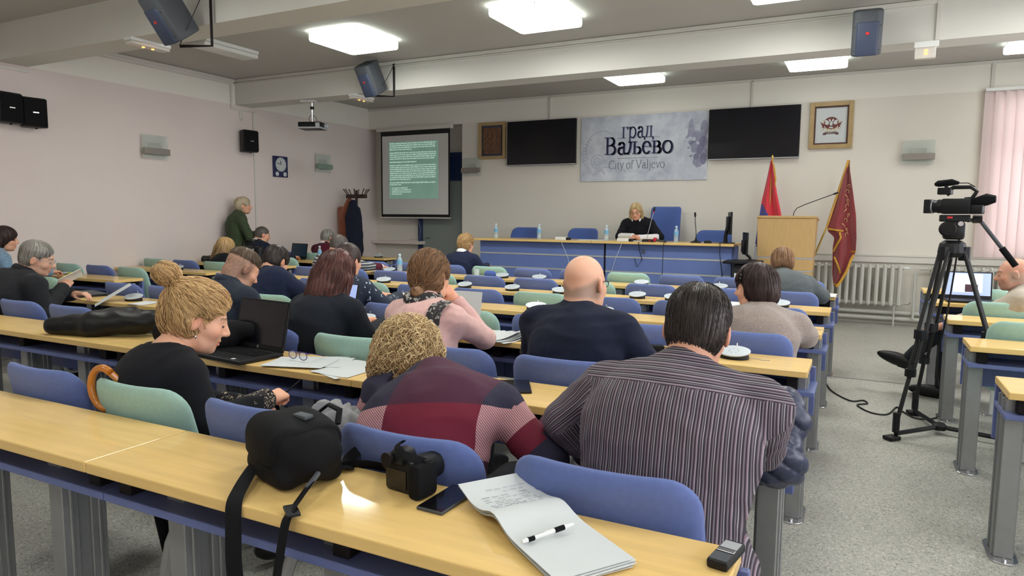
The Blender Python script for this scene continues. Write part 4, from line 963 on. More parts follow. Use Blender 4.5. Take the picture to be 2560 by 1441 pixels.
# 6 woman with long auburn hair
def longhair(F):
    F.ell((0, -.05, -.03), (.088, .08, .10), .03); F.cone((-.035, -.085, -.03), (-.050, -.125, -.22), .06, .035, .03); F.cone((.045, -.08, -.03), (.070, -.10, -.27), .06, .030, .03); F.cone((0, -.095, -.05), (.01, -.14, -.20), .055, .03, .03); F.cone((.08, .0, -.02), (.085, -.03, -.25), .028, .022, .02)
b6, I6 = person('woman with long auburn hair and black sweater', (-2.60, 2.80), .02, (-2.585, 2.96, 1.115), (.28, .05, .05), fem=True, sh=.178, g=1.08, top='charcoal_sweater', th=.014, v=.0098, hv=.006, bow=.05, hairf=hair('long', 'hair_auburn', vol=.024, v=.0062, strands=1100, slen=.15, lumps=.006, extra=longhair, seed=21, ears=False))
# 7 man with cropped sides
b7, I7 = person('man with cropped fade haircut and dark jacket looking down', (-3.40, 2.80), -.10, (-3.345, 2.985, 1.112), (.55, -.16, 0), sh=.195, g=1.1, top='dark_jacket', th=.018, v=.010, hv=.0055, gname='jacket', stub=((86, 74, 64), -.075, .12, .80), neckline=.05, beard=.25,
    hairf=hair('top', 'hair_crop', vol=.004, v=.005, strands=900, slen=.035, srad=.0009, lumps=.002, seed=31, ears=False, extra=lambda F: F.ell((0, -.010, .066), (.0755, .099, .064), .03)))
collar(b7, I7, 'dark_jacket', r=.070, h=.05, rad=.013)
# 8 dark-haired man in navy
b8, I8 = person('black-haired man in navy sweater bent over behind the green chair', (-4.05, 3.93), -.05, (-4.225, 4.12, 1.062), (.55, .05, .0), sh=.205, g=1.2, top='navy_top', th=.018, v=.011, hv=.006, bow=.06, hairf=hair('short', 'hair_black', vol=.013, v=.0065, strands=500, slen=.05, back=-.07, lumps=.003, seed=33, extra=sparse))
# 9 woman with wavy highlighted hair
b9, I9 = person('woman with long wavy highlighted hair in the left block', (-7.36, 6.24), 0, (-7.50, 6.44, 1.0), (.3, .0, 0), fem=True, top='black_top', v=.013, hv=.008, hairf=hair('long', 'hair_highlight', vol=.028, v=.008, strands=400, slen=.15, srad=.0016, lumps=.009, extra=longhair, seed=41, ears=False, grad=2.5))
# 10 man with white collar
b10, I10 = person('man with receding dark hair and white collar behind the black handbag', (-7.86, 7.36), -.15, (-7.955, 7.50, 1.143), (.25, -.35, 0), top='navy_sweater', sh=.20, g=1.15, v=.013, hv=.008, hairf=hair('short', 'hair_salt', vol=.008, v=.0065, back=-.07, seed=43, lumps=.002, temple=True, front=.035, face=1.15))
collar(b10, I10, 'white_shirt', r=.068, h=.05, rad=.014)
# 11 grey-haired man in maroon
b11, I11 = person('grey-haired man in maroon sweater seated by the left wall', (-7.62, 8.50), -.05, (-7.70, 8.62, 1.085), (.25, -.1, 0), top='maroon_sweater', sh=.205, g=1.2, v=.013, hv=.008, hairf=hair('short', 'hair_grey', vol=.016, v=.008, strands=250, slen=.05, srad=.0016, back=-.08, seed=45, lumps=.004))
collar(b11, I11, 'white_shirt', r=.068, h=.05, rad=.012)
# 12 man in the banded sweater, writing
b12, I12 = person('dark-haired man in grey banded sweater writing on papers', (-5.60, 6.22), -.1, (-5.555, 6.42, 1.085), (.35, -.3, 0), top='banded_sweater', sh=.21, g=1.2, v=.012, hv=.008, hand_pose=('relax', 'grip'), arms={'R': ((.27, .38, .84), (.20, .72, .81))}, sleeve_end=.55, hairf=hair('short', 'hair_salt', vol=.011, v=.008, strands=250, slen=.04, srad=.0014, back=-.075, seed=47, lumps=.003))
e, w = I12['A'][1]; sleeve(b12, e + (w - e) * .5, w - unit(w - e) * .03, .046, .043, 'maroon_sweater', 'lower_sleeve'); sleeve(b12, w - unit(w - e) * .05, w, .037, .037, 'white_shirt', 'shirt_cuff')
# 13 woman with the updo
b13, I13 = person('woman with blond updo, white collar and navy sweater in front of the dais', (-4.45, 7.37), 0, (-4.435, 7.48, 1.095), (.22, -.12, 0), fem=True, top='navy_top', sh=.18, v=.012, hv=.0075, hairf=hair('bunlow', 'hair_blond', vol=.018, v=.007, strands=500, slen=.10, srad=.0014, gather=(0, -.12, -.01), back=-.085, lumps=.005, curl=.3, seed=51, extra=lambda F: (F.ell((0, -.12, -.01), (.034, .03, .05), .015), F.ell((.02, -.11, .03), (.03, .03, .03), .015))))
collar(b13, I13, 'white_shirt', r=.066, h=.052, rad=.016)
# 14 woman in beige wool
b14, I14 = person('woman in beige wool cardigan with dark bobbed hair turned to the left', (-.50, 3.93), .12, (-.530, 4.09, 1.050), (.10, 1.12, 0), fem=True, g=1.2, sh=.195, top='beige_wool', th=.02, v=.010, hv=.0055, bow=.06, gname='cardigan', neckline=.065, hairf=hair('bob', 'hair_darkbrown', vol=.028, v=.0062, strands=900, slen=.10, back=-.1, lumps=.006, ears=False, seed=61, face=1.2, front=.015, temple=True, extra=lambda F: (F.ell((0, -.055, -.04), (.088, .07, .085), .03), F.half((0, 0, -.125), (0, -.2, -1), .02))))
m = MB(); m.tube([(.098 * math.sin(a), .035 - .01 * math.cos(a), .045 + .085 * math.cos(a)) for a in np.linspace(-1.7, 1.7, 17)], .006, 6); m.v = [tuple(np.array(p) @ I14['RH'].T + I14['H']) for p in m.v]; m.obj('hair_band', 'black_gloss', b14)
# 15 woman in the grey cape
b15, I15 = person('brown-haired woman in grey shawl in front of the podium', (-.55, 6.20), .05, (-.615, 6.42, 1.055), (.45, .1, 0), fem=True, g=1.28, sh=.20, top='grey_cape', th=.024, v=.011, hv=.007, bow=.07, gname='shawl', loose=1.2, neckline=.065, hairf=hair('bob', 'hair_brown', vol=.024, v=.0068, strands=600, slen=.10, srad=.0013, lumps=.005, ears=False, seed=63, extra=lambda F: (F.ell((0, -.055, -.03), (.085, .066, .08), .03), F.half((0, 0, -.10), (0, -.2, -1), .02))))
# 16 speaker behind the dais (faces the hall)
b16, I16 = person('woman in black tunic with white shirt speaking at the dais', (-2.98, 10.29), PI, (-3.045, 10.10, 1.535), (.30, .12, .05), fem=True, g=1.2, sh=.195, top='black_top', th=.018, v=.011, hv=.006, pelvis_z=.93, gname='tunic', sleeve_end=.02, legs={-1: ((-.10, .38, .90), (-.11, .40, .46)), 1: ((.10, .38, .90), (.11, .38, .46))}, arms={'L': ((-.31, .20, 1.16), (-.03, .43, 1.155)), 'R': ((.31, .20, 1.16), (.03, .41, 1.175))}, hand_pose=('grip', 'grip'), neckline=.055,
    hairf=hair('bob', 'hair_speaker', vol=.014, v=.006, strands=700, slen=.11, srad=.0012, lumps=.004, ears=False, seed=71, face=1.08, front=.036, extra=lambda F: (F.cone((-.080, -.01, .0), (-.086, .0, -.10), .024, .022, .02), F.cone((.080, -.01, .0), (.086, .0, -.10), .024, .022, .02), F.half((0, 0, -.115), (0, 0, -1), .015))))
collar(b16, I16, 'white_shirt', r=.088, h=.048, rad=.018, open_=1.5)
for k in (-1, 1):
    e, w = I16['A'][k]; sleeve(b16, e, w - unit(w - e) * .01, .052, .04, 'white_shirt', 'shirt_sleeve')
    MB().ell(I16['shl'][k] + np.array((k * -.05, .055, .05)), (.009, .009, .009), 8, 6).obj('button', 'silver', b16)
eyeglasses(b16, I16['H'], I16['RH'])
# 17 standing woman
b17, I17 = person('standing woman in green cardigan with crossed arms against the left wall', (-8.40, 7.47), -.62, (-8.375, 7.54, 1.575), (.02, -.12, 0), fem=True, g=1.12, sh=.19, top='green_cardigan', th=.02, v=.011, hv=.007, seated=False, gname='cardigan', loose=1.3, arms={'L': ((-.25, .10, 1.12), (.10, .24, 1.15)), 'R': ((.27, .12, 1.10), (-.10, .26, 1.12))}, sleeve_end=.9, palm={'L': (0, -1, 0), 'R': (0, -1, 0)},
    hairf=hair('short', 'hair_ash', vol=.022, v=.007, strands=500, slen=.06, srad=.0014, lumps=.006, seed=73, back=-.075, front=.012))
# 18 man with glasses, left
b18, I18 = person('grey-haired man with glasses and black jacket reading at the left edge', (-5.48, 2.76), -.25, (-5.365, 2.93, 1.110), (.32, -.42, .12), g=1.25, sh=.21, top='black_jacket', th=.02, v=.011, hv=.0055, bow=.08, gname='jacket', hunch=.02, arms={'R': ((.30, .14, .72), (.10, .33, .88)), 'L': ((-.26, .25, .79), (-.02, .42, .82))}, hand_pose=('relax', 'grip'), palm={'R': (-1, .2, -.2)}, skin=(218, 172, 146), brow=(110, 100, 92),
    hairf=hair('short', 'hair_grey', vol=.010, v=.0055, strands=900, slen=.055, srad=.0010, lumps=.004, seed=75, back=-.085, front=.030, face=1.2, temple=True, extra=sparse))
eyeglasses(b18, I18['H'], I18['RH'], 'silver'); collar(b18, I18, 'black_jacket', r=.072, h=.055, rad=.014)
# 19 woman in denim at the left picture edge
b19, I19 = person('dark-haired woman in denim shirt cut off by the left picture edge', (-8.05, 3.93), -.2, (-7.985, 4.05, 1.165), (.1, -.35, 0), fem=True, top='denim_shirt', v=.013, hv=.008, gname='shirt', hairf=hair('bob', 'hair_darkbrown', vol=.026, v=.0075, strands=400, slen=.12, srad=.0016, ears=False, seed=77, extra=lambda F: (F.ell((0, -.05, -.04), (.085, .065, .085), .03), F.half((0, 0, -.12), (0, -.2, -1), .02))))
# 20 man sitting sideways on the right
b20, I20 = person('balding man in beige jacket sitting sideways with crossed legs at the right edge', (1.03, 6.27), 1.35, (1.010, 6.24, 1.050), (.15, .12, 0), g=1.15, sh=.20, top='beige_jacket', th=.02, v=.011, hv=.0065, gname='jacket', stub=((176, 168, 158), -.07, .03, .6), skin=(206, 152, 128), beard=.2, arms={'L': ((-.24, .22, .72), (-.10, .48, .60)), 'R': ((.26, .10, .74), (.10, .30, .62))}, sleeve_end=.55, hand_pose=('relax', 'relax'), legs={-1: ((-.02, .46, .55), (.03, .66, .33)), 1: ((.10, .42, .48), (.13, .44, .10))}, shoes=False)
for sd, c0, dr, z in ((-1, (.03, .70, .24), (.12, 1, .22), 0), (1, (.13, .46, 0.0), (.1, 1, 0), 0)):
    d_ = unit(dr); s_ = unit(np.cross(d_, (0, 0, 1.))); u_ = np.cross(s_, d_); c0 = np.array(c0)
    MB().pillow(dense(rrect(.10, .29, [.047, .045, .045, .047], 5), .05), .085, 6, 3, lambda x, y, z: tuple(c0 + s_ * x * (1 - max(0, y) * 1.2) + d_ * (y + .075) + u_ * (.045 + z * (1.25 - 3.6 * max(0, y))))).obj('shoe', 'black_leather', b20, ang=70)
    MB().box(c0 + d_ * .0 + u_ * .008, (.075, .075, .03), Matrix((s_, d_, u_)).transposed()).obj('heel', 'black_leather', b20, bevel=.004)
# 21 person in the floral blouse
b21, I21 = person('person in floral navy blouse mostly hidden behind the auburn-haired woman', (-3.36, 3.95), 0, (-3.43, 4.06, 1.10), (.2, 0, 0), fem=True, g=1.15, sh=.20, top='floral_blouse', v=.012, hv=.008, gname='blouse', hairf=hair('short', 'hair_darkbrown', vol=.018, v=.008))
# ------------------------------------------------------------------ drawn serif lettering (broad-pen strokes)
def arcp(cx, cy, rx, ry, a0, a1, n=14): return [(cx + rx * math.cos(math.radians(a0 + (a1 - a0) * i / n)), cy + ry * math.sin(math.radians(a0 + (a1 - a0) * i / n))) for i in range(n + 1)]
def serif(x, y, w=.15): return [(x - w / 2, y), (x + w / 2, y)]
GL = {
 'г': (.42, [[(.12, .01), (.12, .47)], [(.04, .47), (.38, .47)], [(.375, .47), (.375, .38)], serif(.12, .01)]),
 'р': (.52, [[(.11, -.21), (.11, .45)], [(.03, .46), (.11, .46)], [(.11, .38)] + arcp(.27, .235, .18, .235, 125, -125), serif(.11, -.21)]),
 'а': (.46, [arcp(.20, .13, .13, .13, 60, 300), [(.33, .06), (.33, .34)], [(.09, .36)] + arcp(.21, .35, .12, .12, 160, 10), [(.13, .26), (.33, .29)], [(.33, .06), (.37, .01), (.43, .03)]]),
 'д': (.56, [[(.12, .02), (.17, .20), (.19, .47)], [(.40, .01), (.40, .47)], [(.13, .47), (.47, .47)], [(.03, .01), (.53, .01)], [(.035, .01), (.03, -.11)], [(.525, .01), (.53, -.11)]]),
 'В': (.60, [[(.14, .01), (.14, .67)], [(.04, .67), (.30, .67)] + arcp(.30, .52, .15, .15, 90, -90) + [(.14, .36)], [(.14, .36), (.32, .36)] + arcp(.32, .185, .19, .175, 90, -90) + [(.04, .01)]]),
 'љ': (.70, [[(.01, .04), (.06, .01), (.12, .08), (.17, .25), (.19, .47)], [(.12, .47), (.45, .47)], [(.37, .01), (.37, .47)], [(.37, .27), (.51, .27)] + arcp(.51, .14, .12, .13, 90, -90) + [(.30, .01)]]),
 'е': (.45, [[(.07, .27), (.38, .27)], arcp(.225, .235, .17, .235, 8, 320)]),
 'в': (.47, [[(.12, .01), (.12, .47)], [(.04, .47), (.25, .47)] + arcp(.25, .365, .10, .105, 90, -90) + [(.12, .26)], [(.12, .26), (.27, .26)] + arcp(.27, .135, .13, .125, 90, -90) + [(.04, .01)]]),
 'о': (.50, [arcp(.25, .235, .20, .235, 0, 360, 22)]),
 'C': (.66, [arcp(.37, .34, .30, .34, 42, 318, 22), [(.59, .57), (.60, .66)]]),
 'i': (.25, [[(.12, .01), (.12, .46)], [(.04, .46), (.12, .46)], serif(.12, .01), [(.12, .62), (.12, .65)]]),
 't': (.30, [[(.13, .56), (.13, .08), (.18, .01), (.26, .04)], [(.03, .46), (.26, .46)]]),
 'y': (.46, [[(.06, .46), (.24, .03)], [(.41, .46), (.24, .03), (.16, -.15), (.07, -.2)], serif(.06, .46), serif(.41, .46, .11)]),
 'f': (.30, [[(.13, .01), (.13, .52)] + arcp(.23, .54, .10, .13, 180, 30, 8), [(.03, .46), (.26, .46)], serif(.13, .01)]),
 'V': (.66, [[(.07, .67), (.33, .02)], [(.59, .67), (.33, .02)], serif(.07, .67), serif(.59, .67)]),
 'l': (.25, [[(.12, .01), (.12, .70)], [(.04, .70), (.12, .70)], serif(.12, .01)]),
 'j': (.25, [[(.14, .46), (.14, -.10), (.10, -.18), (.02, -.2)], [(.06, .46), (.14, .46)], [(.14, .62), (.14, .65)]]),
 'v': (.45, [[(.06, .46), (.23, .02)], [(.40, .46), (.23, .02)], serif(.06, .46), serif(.40, .46, .11)]),
 'А': (.60, [[(.06, .01), (.30, .67)], [(.54, .01), (.30, .67)], [(.15, .24), (.45, .24)]]),
 'Е': (.52, [[(.12, .01), (.12, .67)], [(.12, .67), (.46, .67)], [(.12, .35), (.40, .35)], [(.12, .01), (.47, .01)]]),
 'О': (.68, [arcp(.34, .34, .28, .33, 0, 360, 22)]),
 'Љ': (.86, [[(.02, .02), (.12, .06), (.2, .67)], [(.2, .67), (.52, .67)], [(.50, .01), (.50, .67)], [(.5, .37), (.64, .37)] + arcp(.64, .19, .14, .18, 90, -90) + [(.5, .01)]]),
 ' ': (.22, [])}
GL['e'] = GL['е']; GL['o'] = GL['о']; GL['a'] = GL['а']
def hull(pts):
    pts = sorted(set(pts)); 
    def half(ps):
        h = []
        for p in ps:
            while len(h) > 1 and (h[-1][0] - h[-2][0]) * (p[1] - h[-2][1]) - (h[-1][1] - h[-2][1]) * (p[0] - h[-2][0]) <= 0: h.pop()
            h.append(p)
        return h
    a = half(pts); b = half(pts[::-1]); return a[:-1] + b[:-1]
def lettering(m, s, x0, x1, base, size, wx, wy, y, mi=0):
    """write s between x0 and x1 in the XZ plane facing -Y"""
    tot = sum(GL[c][0] for c in s); sx = (x1 - x0) / tot; x = x0
    for c in s:
        w, st = GL[c]
        for path in st:
            P = [(x + px * sx, base + pz * size) for px, pz in path]
            for a, b in zip(P, P[1:]):
                pts = []
                for q in (a, b):
                    for i in (-1, 1):
                        for j in (-1, 1): pts.append((round(q[0] + i * wx * sx / 2, 5), round(q[1] + j * wy * size / 2, 5)))
                h = hull(pts); m.add([(px, y, pz) for px, pz in h], [tuple(range(len(h)))], mi)
        x += w * sx
# ------------------------------------------------------------------ front wall
def poster_mat():
    m = bpy.data.materials.new('poster_print'); m.use_nodes = True; n, l = nodes_of(m); b = n['Principled BSDF']; b.inputs['Roughness'].default_value = .35
    tc = n.new('ShaderNodeTexCoord'); t = n.new('ShaderNodeTexNoise'); t.inputs['Scale'].default_value = 3.2; t.inputs['Detail'].default_value = 9; t.inputs['Roughness'].default_value = .62; l.new(tc.outputs['Object'], t.inputs['Vector'])
    r = n.new('ShaderNodeValToRGB'); e = r.color_ramp.elements; e[0].position = .28; e[0].color = (*lin((168, 176, 194)), 1); e[1].position = .62; e[1].color = (*lin((214, 220, 228)), 1); l.new(t.outputs[0], r.inputs[0]); l.new(r.outputs[0], b.inputs['Base Color']); MATS['poster_print'] = m
poster_mat()
mat('ink_navy', (38, 40, 78), .4); mat('ink_shadow', (150, 150, 186), .5); mat('ink_grey', (88, 98, 116), .4); mat('print_light', (196, 202, 214), .4, var=.05, scale=14); mat('print_mid', (152, 154, 178), .4, var=.12, scale=18); mat('print_dark', (128, 128, 156), .4, var=.12, scale=18); mat('print_scroll', (176, 180, 196), .4); mat('print_pale', (222, 226, 232), .4, var=.04, scale=14)
po = thing('city_poster', 'large grey-blue poster lettered with the city name between the two screens', 'poster', (-3.215, YF, 2.555))
PW, PH = 2.07, 1.04
MB().bb((-PW / 2, -.018, -PH / 2), (PW / 2, -.001, PH / 2)).obj('panel', 'poster_print', po, bevel=.002, seg=1)
def blobs(items, name, matn, parent, y):
    m = MB()
    for k, (cx, cz, rx, rz, a) in enumerate(items):
        yk = y - k * .00012
        pts = [(cx + rx * math.cos(t) * math.cos(a) - rz * math.sin(t) * math.sin(a), yk, cz + rx * math.cos(t) * math.sin(a) + rz * math.sin(t) * math.cos(a)) for t in np.linspace(0, 2 * PI, 19)[:-1]]; m.add(pts, [tuple(range(18))])
    return m.obj(name, matn, parent, smooth=False)
# carved head and scrollwork printed on the poster
blobs([(.86, .05, .17, .16, .3), (.94, -.12, .09, .17, .1), (.80, .14, .13, .07, .5), (.97, .24, .06, .14, 0), (.88, -.26, .07, .09, .2)], 'printed_relief', 'print_mid', po, -.0183)
m = MB(); m.add([(.72, -.0184, .16), (.83, -.0184, .13), (.81, -.0184, .34), (.775, -.0184, .42), (.735, -.0184, .36)], [(0, 1, 2, 3, 4)]); m.obj('printed_spire', 'print_mid', po, smooth=False)
blobs([(.93, .0, .055, .15, -.25), (.86, -.17, .04, .05, .2), (.97, -.20, .05, .09, 0), (.80, .05, .05, .02, .5), (.74, -.03, .018, .010, 0), (.78, -.155, .03, .012, .2)], 'printed_relief', 'print_dark', po, -.0190)
blobs([(.72, -.08, .065, .14, .12), (.655, -.10, .020, .035, .3), (.70, .08, .05, .035, .4), (.76, .11, .035, .03, 0), (.82, .10, .03, .03, 0), (.68, .03, .03, .03, 0), (.74, -.40, .15, .13, .15), (.93, -.42, .09, .10, 0), (.73, -.22, .05, .07, .1), (.88, .04, .025, .03, .6)], 'printed_relief', 'print_light', po, -.0193)
m = MB()
for cx, cz, r0, a0, a1 in ((-.66, .02, .27, 50, 190), (-.70, -.04, .24, 150, 215), (-.74, -.20, .11, 0, 300), (-.74, -.20, .06, 30, 330), (-.58, -.44, .15, 60, 170), (-.70, -.43, .09, 10, 200), (.76, .30, .05, 0, 330), (.90, .28, .08, 90, 330), (-.35, -.42, .10, 20, 60)):
    P = arcp(cx, cz, r0, r0, a0, a1, 20); m.tube([(x, -.0188, z) for x, z in P], .006, 4, flat=.02, up=(0, 1, 0))
for k in range(14): a = 2.2 + k * .17; m.tube([(-.62 + .27 * math.cos(a) - .06, -.0188, -.10 + .30 * math.sin(a)), (-.62 + .33 * math.cos(a + .06) - .06, -.0188, -.10 + .36 * math.sin(a + .06))], .007, 4, flat=.02, up=(0, 1, 0))
m.obj('printed_scrollwork', 'print_scroll', po)['kind'] = 'stuff'
m = MB(); FX = lambda f: -PW / 2 + f * PW
lettering(m, 'град', FX(.336) + .010, FX(.590) + .010, .165 - .012, .36, .085, .02, -.0206); lettering(m, 'Ваљево', FX(.20) + .012, FX(.742) + .012, -.09 - .014, .40, .10, .022, -.0206); m.obj('lettering_shadow', 'ink_shadow', po, smooth=False)
m = MB(); lettering(m, 'град', FX(.336), FX(.590), .165, .36, .075, .018, -.0212); lettering(m, 'Ваљево', FX(.20), FX(.742), -.09, .40, .095, .022, -.0212); m.obj('lettering', 'ink_navy', po, smooth=False)
m = MB(); lettering(m, 'City of Valjevo', FX(.236), FX(.684), -.325, .195, .045, .016, -.0212)
for z, a, b in ((.158, .305, .35), (.158, .60, .64), (-.158, .31, .632)): m.bb((FX(a), -.0213, z - .002), (FX(b), -.0210, z + .002))
m.obj('small_lettering', 'ink_grey', po, smooth=False)
mat('tv_glass', (14, 14, 24), .16)
def tv(x0, x1, label):
    t = thing('wall_screen', label, 'television', ((x0 + x1) / 2, YF, 2.70)); w = x1 - x0
    MB().bb((-w / 2, -.07, -.375), (w / 2, -.025, .375)).obj('housing', 'black_plastic', t, bevel=.004)
    MB().bb((-w / 2 + .008, -.072, -.355), (w / 2 - .008, -.0695, .367)).obj('display', 'tv_glass', t)
    MB().bb((-w / 2, -.0715, -.375), (w / 2, -.069, -.362)).obj('bottom_bezel', 'silver', t)
    MB().bb((-.2, -.025, -.2), (.2, 0, .2)).obj('wall_mount', 'black_support', t)
tv(-5.60, -4.32, 'dark flat screen left of the city poster'); tv(-2.165, -.885, 'dark flat screen right of the city poster')
def frame(p, w, h, fw, dp, matn, name='frame'):
    m = MB()
    for a, b in (((-w / 2, 0, -h / 2), (-w / 2 + fw, -dp, h / 2)), ((w / 2 - fw, 0, -h / 2), (w / 2, -dp, h / 2)), ((-w / 2 + fw, 0, -h / 2), (w / 2 - fw, -dp, -h / 2 + fw)), ((-w / 2 + fw, 0, h / 2 - fw), (w / 2 - fw, -dp, h / 2))):
        m.bb(a, b)
    return m.obj(name, matn, p, bevel=.004)
mat('relief_wood', (112, 78, 56), .5, var=.2, scale=14); mat('mat_blue', (66, 72, 88), .7); mat('crest_brown', (112, 52, 44), .6); mat('frame_brown', (74, 38, 28), .5, var=.2, scale=20); mat('crest_gold', (190, 160, 96), .5); mat('crest_grey', (120, 112, 108), .6); mat('ribbon_brown', (92, 62, 60), .6)
rp = thing('carved_picture', 'framed brown carved relief left of the dark screens', 'picture', (-5.925, YF, 2.775))
frame(rp, .54, .64, .055, .04, 'frame_wood'); MB().bb((-.22, -.012, -.27), (.22, -.002, .27)).obj('mat_board', 'mat_blue', rp)
V_ = lambda u, v: (-.18 + .36 * u, -.020 - .008 * math.sin(u * 9 + 3 * math.sin(v * 6)) * math.sin(v * 11 + 2 * math.cos(u * 7)) - .004 * math.sin(u * 40) * math.sin(v * 33), -.225 + .45 * v)
MB().grid(V_, 40, 50, .008).obj('relief_panel', 'relief_wood', rp)
cp = thing('crest_picture', 'framed city crest with brown roundel and ribbon beside the right-hand screen', 'picture', (-.485, YF, 2.765))
frame(cp, .56, .65, .06, .04, 'frame_wood'); frame(cp, .45, .54, .025, .03, 'frame_brown', 'inner_frame'); MB().bb((-.22, -.012, -.265), (.22, -.002, .265)).obj('paper', 'paper', cp)
blobs([(.0, .03, .098, .088, 0)], 'roundel_rim', 'crest_grey', cp, -.0126); blobs([(.0, .03, .092, .082, 0)], 'roundel', 'crest_brown', cp, -.0130)
blobs([(-.055, .05, .034, .017, -.7), (.055, .05, .034, .017, .7), (-.058, .025, .025, .016, -.3), (.058, .025, .025, .016, .3), (-.02, .068, .012, .02, .4), (.02, .068, .012, .02, -.4), (0, -.032, .028, .010, 0)], 'eagle_wings', 'paper', cp, -.0134)
blobs([(0, .022, .026, .038, 0)], 'shield_rim', 'crest_grey', cp, -.0138); blobs([(0, .024, .018, .028, 0)], 'shield', 'paper', cp, -.0142)
m = MB()
for s in (-1, 1):
    for k in range(4): a = .25 + k * .17; m.tube([(s * .09, -.0128, -.03 + k * .012), (s * (.12 + .02 * k * .4), -.0128, -.015 + .022 * k)], [.010, .002], 4, flat=.02, up=(0, 1, 0))
m.obj('laurel', 'crest_brown', cp)['kind'] = 'stuff'
m = MB()
for s in (-1, 1):
    for c_, r_ in (((.07, -.062), .028), ((.03, -.068), .022), ((.105, -.04), .018), ((.10, .055), .014)): m.tube([(s * x, -.0128, z) for x, z in arcp(c_[0], c_[1], r_, r_ * .8, 0, 300, 12)], .0035, 4, flat=.02, up=(0, 1, 0))
m.obj('scrolls', 'crest_gold', cp)
m = MB(); m.bb((-.075, -.0132, -.122), (.075, -.0126, -.092))
for s in (-1, 1): m.add([(s * .06, -.0130, -.100), (s * .108, -.0130, -.104), (s * .095, -.0130, -.118), (s * .108, -.0130, -.134), (s * .06, -.0130, -.132)], [(0, 1, 2, 3, 4)])
m.obj('ribbon', 'ribbon_brown', cp, smooth=False)
m = MB(); lettering(m, 'ВАЉЕВО', -.062, .062, -.117, .030, .10, .05, -.0136); m.obj('ribbon_lettering', 'paper', cp, smooth=False)
# projection screen with the projected page
mat('screen_fabric', (218, 218, 212), .8); mat('screen_black', (14, 16, 20), .6); mat('projected_page', (168, 206, 190), .8, emit=(140, 200, 172), es=.12, var=.08, scale=2.2); mat('projected_text', (214, 240, 226), .8, emit=(200, 238, 218), es=.34)  # projector light painted into page and text as colour plus slight glow
ps = thing('projection_screen', 'pull-down projection screen showing a green page of text', 'projection screen', (-7.54, YF - .06, 0))
MB().bb((-.86, -.05, 3.03), (.82, .04, 3.10)).obj('case', 'off_white', ps, bevel=.008)
MB().bb((-.775, -.012, 1.42), (.775, -.008, 3.03)).obj('border', 'screen_black', ps)
MB().bb((-.74, -.0145, 1.475), (.74, -.012, 2.945)).obj('screen_fabric', 'screen_fabric', ps)
MB().tube([(-.82, -.01, 1.41), (.79, -.01, 1.41)], .014, 8).obj('bottom_bar', 'off_white', ps)
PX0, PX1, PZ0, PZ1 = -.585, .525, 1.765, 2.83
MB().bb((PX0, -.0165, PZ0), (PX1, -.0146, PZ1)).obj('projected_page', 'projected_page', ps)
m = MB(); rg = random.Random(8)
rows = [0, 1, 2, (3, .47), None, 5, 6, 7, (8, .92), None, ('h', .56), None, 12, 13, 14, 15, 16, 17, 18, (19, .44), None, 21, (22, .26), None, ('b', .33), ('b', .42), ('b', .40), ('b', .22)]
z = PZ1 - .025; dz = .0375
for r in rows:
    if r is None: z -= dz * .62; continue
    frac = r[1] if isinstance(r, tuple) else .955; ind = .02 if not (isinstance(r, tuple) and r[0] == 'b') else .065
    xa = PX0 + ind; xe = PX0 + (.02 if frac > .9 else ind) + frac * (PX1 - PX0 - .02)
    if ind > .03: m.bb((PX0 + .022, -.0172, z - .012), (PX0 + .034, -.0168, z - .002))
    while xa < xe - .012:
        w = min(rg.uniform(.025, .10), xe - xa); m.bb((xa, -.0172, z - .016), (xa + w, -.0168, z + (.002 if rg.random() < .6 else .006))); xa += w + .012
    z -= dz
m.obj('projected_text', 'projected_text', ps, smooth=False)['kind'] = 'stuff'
MB().tube([(.0, -.005, 1.40), (.0, .10, 1.36), (.02, .14, 1.20), (.0, .15, 1.03), (-.03, .15, 1.0), (-.25, .15, .995)], .004, 5).obj('power_cable', 'cable_grey', ps)
# wall lamps
mat('lamp_glass', (206, 216, 208), .15, alpha=.35); mat('lamp_metal', (146, 140, 132), .45, metal=.5); mat('lamp_metal_green', (138, 160, 142), .5, metal=.3)
def sconce(loc, rz, label, mm='lamp_metal'):
    t = thing('wall_lamp', label, 'wall lamp', loc, rz, group='glass wall lamps')      # local: wall behind at +y
    MB().bb((-.19, -.055, -.155), (.19, -.045, .16)).obj('glass_plate', 'lamp_glass', t, bevel=.002, seg=1)
    MB().bb((-.185, -.10, -.10), (.195, -.057, -.015)).obj('metal_bar', mm, t, bevel=.004)
    MB().bb((-.10, -.045, -.12), (.10, 0, .06)).obj('wall_box', 'off_white', t, bevel=.004)
sconce((XL, 6.28, 2.34), PI / 2, 'glass wall lamp on the left wall between the loudspeakers'); sconce((XL, 9.56, 2.36), PI / 2, 'greenish glass wall lamp on the left wall beyond the clock', 'lamp_metal_green')
sconce((-6.33, YF, 2.325), 0, 'glass wall lamp between the alcove and the carved picture'); sconce((.60, YF, 2.345), 0, 'glass wall lamp on the bare wall left of the blind')
